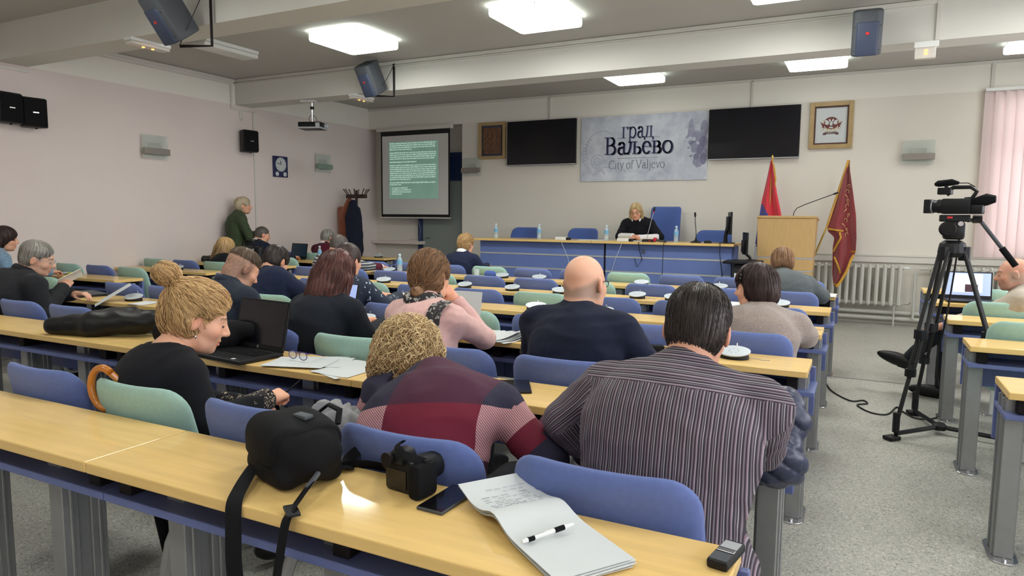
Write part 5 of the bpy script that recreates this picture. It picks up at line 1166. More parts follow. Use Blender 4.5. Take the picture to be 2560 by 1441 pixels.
# wall clock
mat('clock_board', (32, 38, 84), .4)
ck = thing('wall_clock', 'dark blue wall clock with one large and two small white dials', 'clock', (XL, 8.57, 2.235), PI / 2)
MB().bb((-.155, -.03, -.17), (.155, 0, .17)).obj('board', 'clock_board', ck, bevel=.003)
RX = Matrix.Rotation(PI / 2, 3, 'X')
for x, z, r in ((0, .035, .115), (-.085, -.12, .036), (.085, -.12, .036)): MB().lathe([(r, 0), (r, .004)], 28, M=RX, o=(x, -.03, z)).obj('dial', 'paper', ck)
m = MB(); 
for a, L, w in ((math.radians(-75), .085, .004), (math.radians(-12), .06, .006)): m.tube([(0, -.0365, .035), (L * math.sin(a), -.0365, .035 + L * math.cos(a))], w, 4, flat=.2, up=(0, 1, 0))
for k in range(12): a = k * PI / 6; m.tube([(.09 * math.sin(a), -.0355, .035 + .09 * math.cos(a)), (.105 * math.sin(a), -.0355, .035 + .105 * math.cos(a))], .003, 4, flat=.2, up=(0, 1, 0))
m.obj('hands_and_marks', 'black_matte', ck)
# black wall loudspeakers
def wall_speaker(loc, rz, label):
    t = thing('wall_loudspeaker', label, 'loudspeaker', loc, rz, group='black wall loudspeakers')
    MB().prism([(-.085, -.02), (.085, -.02), (.135, -.17), (.11, -.20), (-.11, -.20), (-.135, -.17)], .33, z0=-.165).obj('cabinet', 'black_plastic', t, bevel=.012)
    MB().bb((-.118, -.208, -.15), (.118, -.199, .15)).obj('grille', 'black_matte', t, bevel=.004)
    MB().bb((-.03, -.2105, -.008), (.03, -.2075, .004)).obj('badge', 'chrome', t)
    MB().bb((-.05, -.03, -.06), (.05, 0, .06)).obj('wall_bracket', 'black_support', t)
    MB().lathe([(.012, -.18), (.012, -.165)], 8, o=(.03, -.12, 0)).obj('knob', 'black_support', t)
wall_speaker((XL, 4.72, 2.58), PI / 2 - .12, 'right-hand of the two black loudspeakers at the left picture edge'); wall_speaker((XL, 4.43, 2.60), PI / 2 + .10, 'left-hand of the two black loudspeakers at the left picture edge'); wall_speaker((XL, 7.84, 2.57), PI / 2 - .10, 'black loudspeaker on the left wall above the standing woman')
# loudspeakers hung from the beams
def beam_speaker(loc, rz, pitch, label, badge=True):
    t = thing('beam_loudspeaker', label, 'loudspeaker', loc, rz)
    Mx = Matrix.Rotation(pitch, 3, 'X')
    def put(m): m.v = [tuple(Mx @ Vector(v)) for v in m.v]; return m
    put(MB().prism([(-.125, .02), (-.105, .14), (.105, .14), (.125, .02), (.125, -.10), (.085, -.13), (-.085, -.13), (-.125, -.10)], .40, z0=-.2)).obj('cabinet', 'speaker_grey', t, bevel=.02, seg=3)
    put(MB().prism([(-.118, -.085), (.118, -.085), (.08, -.142), (-.08, -.142)], .30, z0=-.2)).obj('grille', 'speaker_blue', t, bevel=.01)
    for sx in (-1, 1):
        for sz in (-.15, .06): put(MB().lathe([(.007, 0), (.007, .006)], 8, M=RX, o=(sx * .10, -.112, sz))).obj('screw', 'black_support', t)
    if badge: put(MB().box((0, -.1445, .0), (.028, .004, .022))).obj('badge', 'red_badge', t)
    return t
def hang(t, pts, wires=True):
    MB().tube(pts, .014, 6).obj('bracket', 'black_support', t)
    if wires: MB().tube([(p[0] + .03, p[1] - .02, p[2]) for p in arc(pts[0], pts[-1], (.06, -.03, 0), 6)], .004, 5).obj('wire', 'cable_black', t)
t = beam_speaker((-5.40, 4.12, 3.13), -.12, .62, 'large blue loudspeaker hanging from the near beam at the top left', True); hang(t, [(.20, .27, .34), (.20, .27, -.22), (.02, .08, -.24)])
t = beam_speaker((-5.85, 7.42, 3.225), -.08, .52, 'blue loudspeaker hanging from the far beam left of centre'); hang(t, [(.16, .27, .22), (.16, .27, -.20), (.0, .07, -.21)])
t = beam_speaker((-.07, 7.42, 3.18), .05, .30, 'blue loudspeaker hanging from the far beam above the crest'); hang(t, [(0, .26, .2), (0, .10, .05)], False)
# emergency lights
mat('amber_led', (255, 170, 90), .4, emit=(255, 150, 60), es=5.0); mat('clear_cover', (226, 224, 216), .3, alpha=.75)
def emergency(loc, rz, label, L=.42):
    t = thing('emergency_light', label, 'emergency light', loc, rz)
    MB().bb((-.06, -L / 2, -.03), (.06, L / 2, 0)).obj('housing', 'white_plastic', t, bevel=.004); MB().bb((-.055, -L / 2 + .01, -.062), (.055, L / 2 - .01, -.031)).obj('cover', 'clear_cover', t, bevel=.006)
    for y in (-.05, .05): MB().ell((0, y, -.064), (.014, .014, .006), 10, 6).obj('lamp_glow', 'amber_led', t)
emergency((-6.31, 4.575, 3.11), 0, 'white emergency light with two amber lamps under the near beam'); emergency((-6.37, 7.87, 3.11), 0, 'white emergency light with two amber lamps under the far beam, left'); 
e = thing('emergency_light', 'white emergency light with amber lamps below the duct right of the hanging loudspeaker', 'emergency light', (.42, 7.69, 3.04))
MB().bb((-.09, -.07, 0), (.11, 0, .055)).obj('housing', 'white_plastic', e, bevel=.004); MB().bb((-.08, -.066, -.10), (.09, -.005, 0)).obj('cover', 'clear_cover', e, bevel=.006)
for z in (-.03, -.06): MB().ell((0.01, -.068, z), (.016, .005, .009), 10, 6).obj('lamp_glow', 'amber_led', e)
# projector
pj = thing('projector', 'small grey projector hanging from the far beam by a pole', 'projector', (-7.28, 7.87, 2.74), .35)
MB().bb((-.17, -.13, -.05), (.17, .13, .05)).obj('body', 'black_plastic', pj, bevel=.012); MB().bb((-.172, -.132, -.045), (.172, .132, -.022)).obj('silver_band', 'silver', pj)
MB().lathe([(.04, 0), (.042, .05), (.03, .06)], 16, M=Matrix.Rotation(PI / 2, 3, 'Y'), o=(.165, .06, .005)).obj('lens', 'silver', pj)
MB().bb((.10, -.14, -.03), (.16, -.128, .035)).obj('vent', 'silver', pj)
MB().tube([(0, 0, .05), (0, 0, .35)], .018, 8).obj('pole', 'chrome', pj); MB().bb((-.16, -.05, .345), (.06, .05, .37)).obj('ceiling_plate', 'white_plastic', pj, bevel=.003); MB().lathe([(.028, .24), (.028, .28)], 10).obj('clamp', 'black_plastic', pj)
for k in (-1, 1): MB().tube([(k * .02, .0, .16), (k * .06, .01, .11), (k * .05, .05, .05)], .004, 5).obj('cable', 'cable_black', pj)
# small details on the left wall
t = thing('cable_outlet', 'small white cable outlet on the left wall beside the vertical duct', 'outlet', (XL, 7.80, 2.97), PI / 2); MB().bb((-.04, -.015, -.05), (.04, 0, .05)).obj('plate', 'trim_white', t, bevel=.003); MB().tube([(0, -.012, -.05), (0, -.012, -.09)], .005, 5).obj('cable_stub', 'cable_grey', t)
# radiators
def radiator(x0, n, label):
    t = thing('radiator', label, 'radiator', (x0, YF - .16, 0)); sec = None
    for k in range(n):
        if sec is None:
            m = MB()
            for y in (-.055, .055): m.tube([(0, y, .29), (0, y, .80)], .027, 8)
            m.ell((0, 0, .80), (.026, .085, .038), 10, 8); m.ell((0, 0, .29), (.026, .085, .038), 10, 8); m.tube([(-.047, 0, .79), (.047, 0, .79)], .026, 8); m.tube([(-.047, 0, .30), (.047, 0, .30)], .026, 8)
            sec = m.obj('section', 'radiator', t); o = sec
        else: o = sec.copy(); COL.objects.link(o)
        o.location = (k * .092, 0, 0)
    for k in (1, n - 2):
        MB().tube([(k * .092 + .046, 0, .30), (k * .092 + .046, 0, 0)], .012, 6).obj('foot', 'radiator', t)
    MB().tube([(n * .092 - .046, 0, .79), (n * .092 + .02, 0, .79)], .016, 8).obj('valve', 'white_plastic', t); MB().tube([(n * .092 - .046, 0, .30), (n * .092 + .03, -.01, .30), (n * .092 + .05, -.03, .33)], .012, 6).obj('drain_tap', 'chrome', t)
radiator(-.72, 14, 'white column radiator behind the maroon flag'); radiator(.86, 14, 'white column radiator under the blind on the right')
pp = thing('heating_pipes', 'white heating pipes along the foot of the front wall', 'pipe', (0, YF - .08, 0))
for z, r in ((.17, .03), (.085, .03)): MB().tube([(-.75, 0, z), (3.3, 0, z)], r, 10).obj('pipe', 'radiator', pp)
MB().tube([(.66, -.05, .10), (.66, -.05, .72), (.69, -.05, .785), (.80, -.05, .79)], .018, 8).obj('riser', 'radiator', pp)
for x in (-.4, .9, 2.2): MB().bb((x, -.03, 0), (x + .03, .06, .2)).obj('bracket', 'radiator', pp)
# flags
mat('flag_red', (214, 38, 58), .75, sheen=.3); mat('flag_blue', (64, 62, 140), .75, sheen=.3); mat('flag_white', (226, 228, 234), .75, sheen=.3); mat('flag_maroon', (138, 42, 46), .75, sheen=.3, var=.06, scale=12); mat('flag_gold', (206, 156, 52), .6, var=.15, scale=60); mat('pole_wood', (196, 150, 66), .4)
def interp(tab, v):
    for (a, b), (c, d) in zip(tab, tab[1:]):
        if v <= c: return b + (d - b) * (v - a) / (c - a + 1e-9)
    return tab[-1][1]
f1 = thing('red_blue_white_flag', 'red, blue and white flag hanging behind the podium', 'flag', (-1.22, 10.55, 0))
LT = [(.36, -.26), (.9, -.19), (1.3, -.15), (1.7, -.11), (2.1, -.04), (2.27, -.01)]; RT = [(.36, .10), (.9, .20), (1.3, .20), (1.5, .17), (1.8, .10), (2.1, .04), (2.27, .012)]
def fl(u, v):
    z = .42 + v * 1.85; a = interp(LT, z); b = interp(RT, z); w = b - a
    return (a + w * u, .035 * math.sin(u * 11 + v * 2) * min(1, w / .15) + .01 * math.sin(v * 9 + u * 4), z)
nu, nv = 26, 46; m = MB(); m.grid(fl, nu, nv, .004)
for i, f in enumerate(m.f):
    p = np.mean([m.v[q] for q in f], 0); m.m[i] = 0 if p[2] > 1.49 - 1.69 * p[0] else (1 if p[2] > 1.13 - 3.2 * (p[0] + .18) else 2)
m.obj('cloth', ['flag_red', 'flag_blue', 'flag_white'], f1)
MB().tube([(.012, -.02, 2.27), (.05, -.05, 2.15), (.075, -.05, 2.0), (.07, -.05, 1.9)], [.006, .013, .012, .004], 6).obj('tassel', 'flag_gold', f1)
MB().tube([(-.02, .06, .36), (.01, .02, 2.30)], .014, 8).obj('pole', 'pole_wood', f1); MB().ell((.011, .02, 2.32), (.016, .016, .03), 8, 6).obj('finial', 'brass', f1); MB().lathe([(.13, .36), (.12, .385), (.02, .40), (.02, .5)], 16, o=(-.02, .06, 0)).obj('stand', 'black_plastic', f1)
f2 = thing('maroon_flag', 'maroon flag with gold border on a slanted pole right of the podium', 'flag', (-.23, 10.50, 0))
MB().tube([(-.36, 0, .93), (-.22, -.005, 1.35)], .013, 8).obj('pole_lower', 'brass', f2); MB().tube([(-.22, -.005, 1.35), (.005, -.01, 2.24)], [.017, .020], 8).obj('pole_upper', 'pole_wood', f2)
MB().tube([(-.36, 0, .93), (-.39, .01, .84)], [.012, .004], 6).obj('pole_tip', 'brass', f2); MB().tube([(-.40, .02, .83), (-.40, .12, .36)], .012, 6).obj('pole_support', 'brass', f2)
LT2 = [(.52, -.09), (.70, -.12), (.90, -.13), (1.05, -.135), (1.20, -.12), (1.28, -.21), (1.36, -.215), (1.6, -.15), (1.9, -.075), (2.23, .0)]; RT2 = [(.52, -.06), (.60, -.01), (.75, .06), (.90, .10), (1.0, .15), (1.2, .15), (1.5, .13), (1.8, .08), (2.1, .025), (2.23, .012)]
def fl2(u, v):
    z = .52 + v * 1.71; a = interp(LT2, z); b = interp(RT2, z); w = b - a
    return (a + w * u, -.03 + .04 * math.sin(u * 9 + 1 + v * 1.5) * min(1, w / .15) + .012 * math.sin(v * 12 + u * 5), z)
m = MB(); m.grid(fl2, 26, 60, .005); m.obj('cloth', 'flag_maroon', f2)
m = MB()
def border(pts, r=.014): m.tube(pts, r, 5, flat=.35, up=(0, -1, 0))
border([fl2(0, v) for v in np.linspace(.50, 1, 24)], .016); border([tuple(np.array(fl2(u, .465 - .03 * u)) + (0, -.02, 0)) for u in np.linspace(0.02, .55, 10)]); border([fl2(u, .02) for u in np.linspace(0, 1, 6)]); border([fl2(1, v) for v in np.linspace(0, .26, 14)], .018); border([fl2(u, .285) for u in np.linspace(.8, 1, 5)], .016)
border([tuple(np.array(fl2(.42 - .38 * v, .44 - .16 * v)) + (0, -.02, 0)) for v in np.linspace(0, 1, 8)]); border([tuple(np.array(fl2(.1 + .5 * v, .24 - .13 * v)) + (0, -.02, 0)) for v in np.linspace(0, 1, 8)])
m.obj('gold_border', 'flag_gold', f2)
m = MB()
for k in range(11): c_ = np.array(fl2(.62 + .07 * math.sin(k * 2.1), .42 + .038 * k)) + (0, -.035, 0); m.tube([tuple(c_ + (.018 * math.cos(a + k), 0, .026 * math.sin(a))) for a in np.linspace(0, 4.4, 8)], .004, 4)
mat('flag_embroidery', (206, 168, 120), .6); m.obj('embroidery', 'flag_embroidery', f2)
# ------------------------------------------------------------------ conference units on the desks
mat('unit_top', (190, 199, 206), .38, metal=.15)
def conf_unit(x, y, rz, label, first=[None]):
    if first[0] is None:
        t = thing('conference_unit', label, 'microphone unit', group='oval conference microphone units')
        out = [(.118 * math.cos(a), .092 * math.sin(a) * (1 if math.sin(a) < 0 else .78)) for a in np.linspace(0, 2 * PI, 29)[:-1]]
        Mt = Matrix.Rotation(.32, 3, 'X')
        MB().prism([(a * .9, b * .9) for a, b in out], .030, z0=0.0).obj('base', 'black_plastic', t, bevel=.004)
        MB().prism(out, .010, M=Matrix.Translation((0, 0, .052)) @ Mt.to_4x4()).obj('top_plate', 'unit_top', t, bevel=.003)
        m = MB()
        for i in range(7): a = i * .9; m.lathe([(.0032, 0), (.0032, .001)], 6, M=Mt, o=Mt @ Vector((.035 * math.cos(a), -.01 + .03 * math.sin(a), .0102)) + Vector((0, 0, .052)))
        m.obj('buttons', 'black_support', t)['kind'] = 'stuff'
        MB().tube([(0, .06, .07), (0, .062, .095), (0, .064, .105)], [.005, .006, .004], 6).obj('stub_microphone', 'chrome', t)
        MB().tube([(.10, .03, .01), (.15, .05, .006), (.19, .03, .004), (.24, .06, .004)], .0022, 5).obj('cord', 'cable_grey', t)
        first[0] = t
    else: t = copytree(first[0]); t['label'] = label
    t.location = (x, y, .75); t.rotation_euler = (0, 0, rz); t.scale = (.68, .68, .68); return t
for r, xs in {'c': (-.54, -2.84, -5.16), 'd': (-.33, -1.62, -2.15, -3.40), 'e': (-.56, -1.40, -1.71, -2.43, -2.92, -3.44, -4.42), 'f': (-1.23, -2.01, -3.17, -3.63, -5.21)}.items():
    for i, x in enumerate(xs):
        conf_unit(x, ROWS[r] - (.19 if r != 'c' else .17), random.uniform(-.25, .25), 'oval silver microphone unit, %s from the camcorder aisle on the %s desk row' % (ORD[i], RN[r]))
conf_unit(-7.62, 5.80, .2, 'oval silver microphone unit on the left-wall desk beside the blue chair')
conf_unit(-7.2, 9.28, .2, 'oval silver microphone unit on the farthest desk by the left wall')
# ------------------------------------------------------------------ bottles
mat('pet', (214, 232, 240), .08, alpha=.42, spec=.6); mat('bottle_label', (118, 178, 214), .4); mat('bottle_cap', (200, 222, 232), .4)
def bottle(p, label, first=[None]):
    if first[0] is None:
        t = thing('water_bottle', label, 'bottle', group='half-litre water bottles')
        MB().lathe([(.028, 0), (.032, .006), (.032, .05), (.029, .06), (.032, .07), (.032, .135), (.030, .15), (.022, .175), (.014, .192), (.0135, .205)], 18).obj('body', 'pet', t)
        MB().lathe([(.0325, .095), (.0328, .10), (.0328, .145), (.031, .152)], 18).obj('label_band', 'bottle_label', t); MB().lathe([(.0155, .203), (.0155, .222), (.013, .225)], 14).obj('cap', 'bottle_cap', t)
        first[0] = t
    else: t = copytree(first[0]); t['label'] = label
    t.location = p; return t
bottle((-5.12, 9.55, 1.11), 'water bottle at the left end of the dais'); bottle((-4.38, 9.55, 1.11), 'water bottle between the two low-back chairs on the dais'); bottle((-3.31, 9.55, 1.11), 'water bottle to the left of the speaking woman'); bottle((-2.30, 9.55, 1.11), 'water bottle right of the tall executive chair')
bottle((-5.09, 6.98, .75), 'water bottle on the audience desk beside a microphone unit'); bottle((-7.42, 8.12, .75), 'water bottle beside the grey-haired man by the left wall')
# ------------------------------------------------------------------ things on the dais
def mic_box(x, label):
    t = thing('microphone_box', label, 'microphone unit', (x, 9.46, 1.11)); MB().box((0, 0, .022), (.17, .11, .044)).obj('case', 'white_plastic', t, bevel=.006); MB().box((.105, 0, .020), (.045, .10, .038)).obj('dark_end', 'black_plastic', t, bevel=.005)
mic_box(-3.97, 'white microphone box in front of the second low-back chair'); mic_box(-3.02, 'white microphone box in front of the speaking woman')
gooseneck('gooseneck_microphone', 'thin gooseneck microphone with red ring in front of the speaking woman', [(-2.69, 9.48, 1.146), (-2.68, 9.48, 1.22), (-2.63, 9.47, 1.42), (-2.60, 9.47, 1.54)], None, .013, ring='red_badge', tube='silver', r=.004)
t = thing('microphone_stand_box', 'black box base of the ringed gooseneck microphone', 'microphone unit', (-2.67, 9.49, 1.11)); MB().box((0, 0, .018), (.17, .12, .036), taper=.9).obj('case', 'black_plastic', t, bevel=.006); MB().box((.03, -.058, .016), (.02, .006, .012)).obj('lamp', 'red_badge', t)
mat('foam_red', (196, 44, 62), .95, bump=.4, bscale=300)
t = thing('handheld_microphone', 'handheld microphone with red foam windscreen lying on the dais', 'microphone', (-2.52, 9.42, 1.13), -.5)
MB().ell((-.05, 0, .014), (.034, .030, .030), 14, 10).obj('windscreen', 'foam_red', t); MB().tube([(-.03, 0, .010), (.05, 0, .0), (.13, 0, -.004)], [.017, .013, .011], 10).obj('handle', 'speaker_grey', t); MB().tube([(.13, 0, -.004), (.17, -.01, -.008), (.20, -.06, -.01), (.205, -.10, -.02), (.21, -.115, -.10), (.21, -.115, -.62)], .005, 6).obj('cable', 'cable_black', t)
gooseneck('gooseneck_microphone', 'black gooseneck microphone on a round base near the dais monitors', [(-2.03, 9.55, 1.11), (-2.03, 9.55, 1.25), (-2.045, 9.55, 1.38), (-2.05, 9.55, 1.47)], 'disc', .014)
for x, l in ((-3.55, 'papers lying left of the water bottle before the speaking woman'), (-2.93, 'papers lying under the hands of the speaking woman')):
    t = thing('paper_sheets', l, 'paper', (x, 9.66, 1.11)); MB().box((0, 0, .003), (.42, .28, .005), rotz(.2)).obj('sheets', 'paper', t)
t = thing('computer_mouse', 'black mouse lying on the dais between microphone and monitor', 'mouse', (-1.86, 9.50, 1.11)); MB().pillow(dense(rrect(.06, .10, .028, 5), .03), .05, 5, 3, lambda x, y, z: (y, x, .012 + max(z, -.011))).obj('shell', 'black_plastic', t); MB().tube([(.04, 0, .01), (.12, .05, .006), (.2, .12, .006)], .003, 5).obj('cord', 'cable_black', t)
t = thing('desktop_monitor', 'black monitor seen edge-on at the right end of the dais', 'monitor', (-1.60, 9.62, 1.11), .25 + PI / 2)
MB().bb((-.22, -.012, .12), (.22, .012, .42)).obj('panel', 'black_plastic', t, bevel=.005); MB().bb((-.12, .012, .17), (.12, .045, .36)).obj('rear_bulge', 'black_plastic', t, bevel=.01); MB().tube([(0, .03, .22), (0, .05, .10), (0, .05, 0)], [.022, .024, .03], 8).obj('neck', 'black_plastic', t); MB().lathe([(.11, 0), (.10, .012), (.03, .02)], 20, o=(0, .03, 0)).obj('foot', 'black_plastic', t)
t = thing('printer_cart', 'black cart with tray between the dais and the podium', 'cart', (-1.34, 9.30, 0))
MB().bb((-.12, -.18, .06), (.16, .20, .86)).obj('body', 'black_plastic', t, bevel=.01); MB().bb((-.24, -.24, .87), (.20, .24, .905)).obj('top_tray', 'black_plastic', t, bevel=.008); MB().bb((-.10, -.185, .55), (-.05, -.18, .75)).obj('paper_label', 'paper', t)
for sx in (-.09, .13):
    for sy in (-.14, .16): MB().lathe([(.03, -.012), (.03, .012)], 12, M=Matrix.Rotation(PI / 2, 3, 'Y'), o=(sx, sy, .03)).obj('caster', 'black_support', t)
t = thing('cart_monitor', 'small black monitor seen edge-on above the cart', 'monitor', (-1.36, 9.40, .905), .30 + PI / 2)
MB().bb((-.17, -.012, .07), (.17, .012, .36)).obj('panel', 'black_plastic', t, bevel=.005); MB().bb((-.08, .012, .10), (.08, .04, .26)).obj('rear_bulge', 'black_plastic', t, bevel=.008); MB().tube([(0, .03, .12), (0, -.06, .04), (0, -.08, 0)], .018, 8).obj('arm', 'black_plastic', t); MB().lathe([(.07, 0), (.06, .01)], 16, o=(0, -.08, 0)).obj('foot', 'black_plastic', t)
for i, (x, l) in enumerate(((-2.75, 'dark cable bundle hanging on the dais front below the speaking woman'), (-1.66, 'black cable hanging down the right end of the dais front'))):
    t = thing('hanging_cable', l, 'cable', (x, 9.405, 0)); MB().tube([(0, -.118, 1.115), (.0, -.118, 1.06), (-.02, -.02, 1.0), (.02, 0, .86 if i == 0 else .7), (-.05, 0, .76 if i == 0 else .5), (-.09, 0, .88 if i == 0 else .25)], .005, 6).obj('cable', 'cable_black', t)
    if i == 0: MB().box((.04, -.01, .98), (.03, .02, .06)).obj('plug', 'speaker_grey', t, bevel=.004)
for x, dx, l in ((-3.90, .06, 'thin white cord running down the dais front below the left microphone box'), (-3.0, -.12, 'thin white cord running down the dais front below the right microphone box')):
    t = thing('thin_cord', l, 'cable', (x, 9.41, 0)); MB().tube([(0, .0, 1.115), (0, -.118, 1.112), (0, -.115, 1.07), (dx, -.01, .85), (dx * 1.6, 0, .6)], .003, 5).obj('cord', 'white_plastic', t)
# ------------------------------------------------------------------ coat stand
cs = thing('coat_stand', 'dark wooden coat stand by the left wall near the alcove', 'coat stand', (-8.24, 10.0, 0))
MB().tube([(0, 0, .03), (0, 0, 1.90)], .024, 8).obj('post', 'dark_wood', cs); MB().lathe([(.24, 0), (.24, .02), (.05, .05)], 20).obj('base', 'dark_wood', cs); MB().box((0, 0, 1.79), (.42, .09, .07)).obj('crosspiece', 'dark_wood', cs, bevel=.006)
for k in range(8):
    a = k * PI / 4 + .3; MB().tube([(.16 * math.cos(a), .10 * math.sin(a), 1.78), (.22 * math.cos(a), .14 * math.sin(a), 1.86), (.27 * math.cos(a), .17 * math.sin(a), 1.92)], [.009, .008, .011], 6).obj('hook', 'dark_wood', cs)
cloth('coat_brown', (146, 82, 56), bump=.2); cloth('coat_navy', (34, 38, 54), bump=.2)
def coat(name, label, cones, matn, loc, cut=None):
    P = np.array([p for c in cones for p in (c[0], c[1])], float); F = Field(P.min(0) - .2, P.max(0) + .2, .012)
    for a, b, r1, r2 in cones: F.cone(a, b, r1, r2, .04)
    V, Q = F.mesh(); N = vnorm(V, Q); ang = np.arctan2(V[:, 1], V[:, 0]); V = V + N * (.012 * np.sin(ang * 9 + V[:, 2] * 3) * np.clip((1.8 - V[:, 2]) * 2, 0, 1))[:, None]
    V = fold(V, vnorm(V, Q), .008, 20, 3); o = npobj(name, V, Q, matn); o.location = loc; tag(o, label, 'coat'); return o
coat('hanging_coat', 'long navy coat hanging on the coat stand', [((.02, -.12, 1.66), (.02, -.13, 1.40), .07, .13), ((.02, -.13, 1.40), (.05, -.13, .84), .13, .15), ((.11, -.12, 1.55), (.19, -.13, 1.05), .06, .05), ((.0, -.1, 1.0), (.1, -.1, .62), .10, .09)], 'coat_navy', (-8.24, 10.0, 0))
coat('hanging_coat', 'brown jacket hanging on the coat stand behind the navy coat', [((-.17, .0, 1.70), (-.24, .0, 1.45), .06, .12), ((-.24, .0, 1.45), (-.25, .0, 1.05), .12, .12), ((-.33, -.05, 1.55), (-.30, -.06, 1.15), .06, .05)], 'coat_brown', (-8.24, 10.0, 0))
# ------------------------------------------------------------------ camcorder on its tripod
tp = thing('tripod', 'black video tripod standing in the aisle', 'tripod', (.53, 5.38, 0))
feet = [(-.29, -.30), (-.13, .45), (.43, -.10)]
MB().lathe([(.07, 1.20), (.085, 1.23), (.075, 1.29), (.05, 1.31)], 16).obj('bowl', 'black_plastic', tp, bevel=.004)
for i, (fx, fy) in enumerate(feet):
    d_ = Vector((fx, fy, 0)); n_ = d_.normalized(); s_ = Vector((-n_.y, n_.x, 0)); top_ = n_ * .07 + Vector((0, 0, 1.24)); low = d_ * .93 + Vector((0, 0, .10)); mid = top_.lerp(low, .52); m1 = top_.lerp(low, .48)
    lg = MB().tube([top_ + Vector((0, 0, .03)), top_ - Vector((0, 0, .06))], .034, 8).obj('leg', 'black_plastic', tp)
    for k in (-1, 1): MB().tube([top_ + s_ * .03 * k, m1 + s_ * .028 * k], .012, 8).obj('upper_tube', 'cable_black', lg)
    MB().tube([m1 + Vector((0, 0, .03)), m1 - Vector((0, 0, .03))], .042, 8).obj('clamp', 'black_plastic', lg)
    for k in (-1, 1): MB().tube([m1 + s_ * .018 * k, top_.lerp(low, .70) + s_ * .018 * k], .011, 8).obj('middle_tube', 'cable_black', lg)
    q = top_.lerp(low, .70); MB().tube([q + Vector((0, 0, .025)), q - Vector((0, 0, .025))], .034, 8).obj('clamp', 'black_plastic', lg)
    MB().tube([top_.lerp(low, .66), low], .013, 8).obj('lower_tube', 'cable_black', lg)
    MB().tube([low + Vector((0, 0, .08)), low - Vector((0, 0, .05))], .022, 8).obj('foot_joint', 'black_plastic', lg); MB().box(low + n_ * .03 - Vector((0, 0, .085)), (.09, .07, .026), rotz(math.atan2(n_.y, n_.x))).obj('foot', 'black_plastic', lg, bevel=.006)
    MB().tube([low - Vector((0, 0, .06)), (0, 0, .05)], .015, 6).obj('spreader_arm', 'black_plastic', tp)
MB().lathe([(.04, .03), (.045, .06), (.03, .075)], 12).obj('spreader_hub', 'black_plastic', tp)
MB().box((0, 0, 1.375), (.12, .11, .12)).obj('fluid_head', 'black_plastic', tp, bevel=.02); MB().lathe([(.05, -.02), (.05, .03), (.04, .04)], 16, M=Matrix.Rotation(PI / 2, 3, 'X'), o=(-.04, -.06, 1.385)).obj('drag_knob', 'black_support', tp); MB().lathe([(.016, 0), (.016, .01)], 12, M=Matrix.Rotation(PI / 2, 3, 'X'), o=(.03, -.056, 1.42)).obj('lever_cap', 'chrome', tp); MB().box((0, 0, 1.455), (.17, .07, .045)).obj('camera_plate', 'black_plastic', tp, bevel=.006); MB().box((-.03, -.036, 1.46), (.03, .004, .012)).obj('red_mark', 'red_badge', tp)
MB().tube([(.07, .0, 1.44), (.13, .0, 1.45), (.15, 0, 1.43), (.27, -.02, 1.26)], .012, 8).obj('pan_bar', 'speaker_grey', tp); MB().tube([(.265, -.02, 1.268), (.345, -.03, 1.155)], .02, 10).obj('pan_grip', 'black_matte', tp); MB().tube([(.10, 0, 1.45), (.15, 0, 1.45)], .026, 8).obj('pan_joint', 'black_plastic', tp)
vc = thing('camcorder', 'black video camcorder with shoulder handle on the tripod', 'video camera', (.53, 5.38, 1.478), PI - .38)    # local +x = lens
CYm = Matrix.Rotation(PI / 2, 3, 'Y')
MB().box((-.01, 0, .055), (.17, .085, .10)).obj('body', 'black_plastic', vc, bevel=.012)
MB().lathe([(.044, 0), (.046, .03), (.042, .035), (.042, .06)], 20, M=CYm, o=(.07, 0, .055)).obj('lens_barrel', 'black_plastic', vc); MB().lathe([(.043, 0), (.043, .008)], 20, M=CYm, o=(.128, 0, .055)).obj('lens_ring', 'silver', vc); MB().box((.155, 0, .055), (.04, .10, .092), taper=1.0).obj('lens_hood', 'black_plastic', vc, bevel=.006); MB().lathe([(.034, 0), (.034, .002)], 18, M=CYm, o=(.175, 0, .055)).obj('front_glass', 'black_gloss', vc)
MB().bb((-.03, -.0445, .05), (.02, -.0425, .06)).obj('badge', 'silver', vc)
m = MB(); m.box((.065, 0, .155), (.08, .06, .045)); m.obj('audio_block', 'black_plastic', vc, bevel=.006)
MB().tube([(.04, 0, .128), (.06, 0, .155), (.02, 0, .178), (-.08, 0, .178), (-.115, 0, .15), (-.09, 0, .105), (-.05, 0, .10)], .013, 8).obj('carry_handle', 'black_plastic', vc)
MB().tube([(.13, 0, .20), (.11, 0, .205), (.03, 0, .212), (-.01, 0, .206)], [.010, .022, .022, .010], 10).obj('microphone', 'black_matte', vc); MB().tube([(.06, 0, .19), (.06, 0, .17)], .012, 8).obj('mount', 'black_plastic', vc); MB().tube([(-.01, 0, .206), (-.06, -.01, .205), (-.10, -.01, .18)], .003, 5).obj('cable', 'cable_black', vc)
MB().tube([(-.09, -.01, .075), (-.13, -.015, .085), (-.17, -.02, .098), (-.215, -.025, .10)], [.030, .040, .045, .026], 12, flat=.85).obj('eyepiece', 'black_matte', vc); MB().box((-.125, 0, .035), (.07, .06, .06)).obj('battery', 'black_plastic', vc, bevel=.008)
t = thing('floor_cable', 'black cable curling over the aisle floor to the tripod', 'cable', (0, 0, 0))
def smooth_path(P, n=6):
    P = [Vector(p) for p in P]; out = []
    for i in range(len(P) - 1):
        p0, p1, p2, p3 = P[max(i - 1, 0)], P[i], P[i + 1], P[min(i + 2, len(P) - 1)]
        for k in range(n): u = k / n; out.append(.5 * ((2 * p1) + (-p0 + p2) * u + (2 * p0 - 5 * p1 + 4 * p2 - p3) * u * u + (-p0 + 3 * p1 - 3 * p2 + p3) * u ** 3))
    return out + [P[-1]]
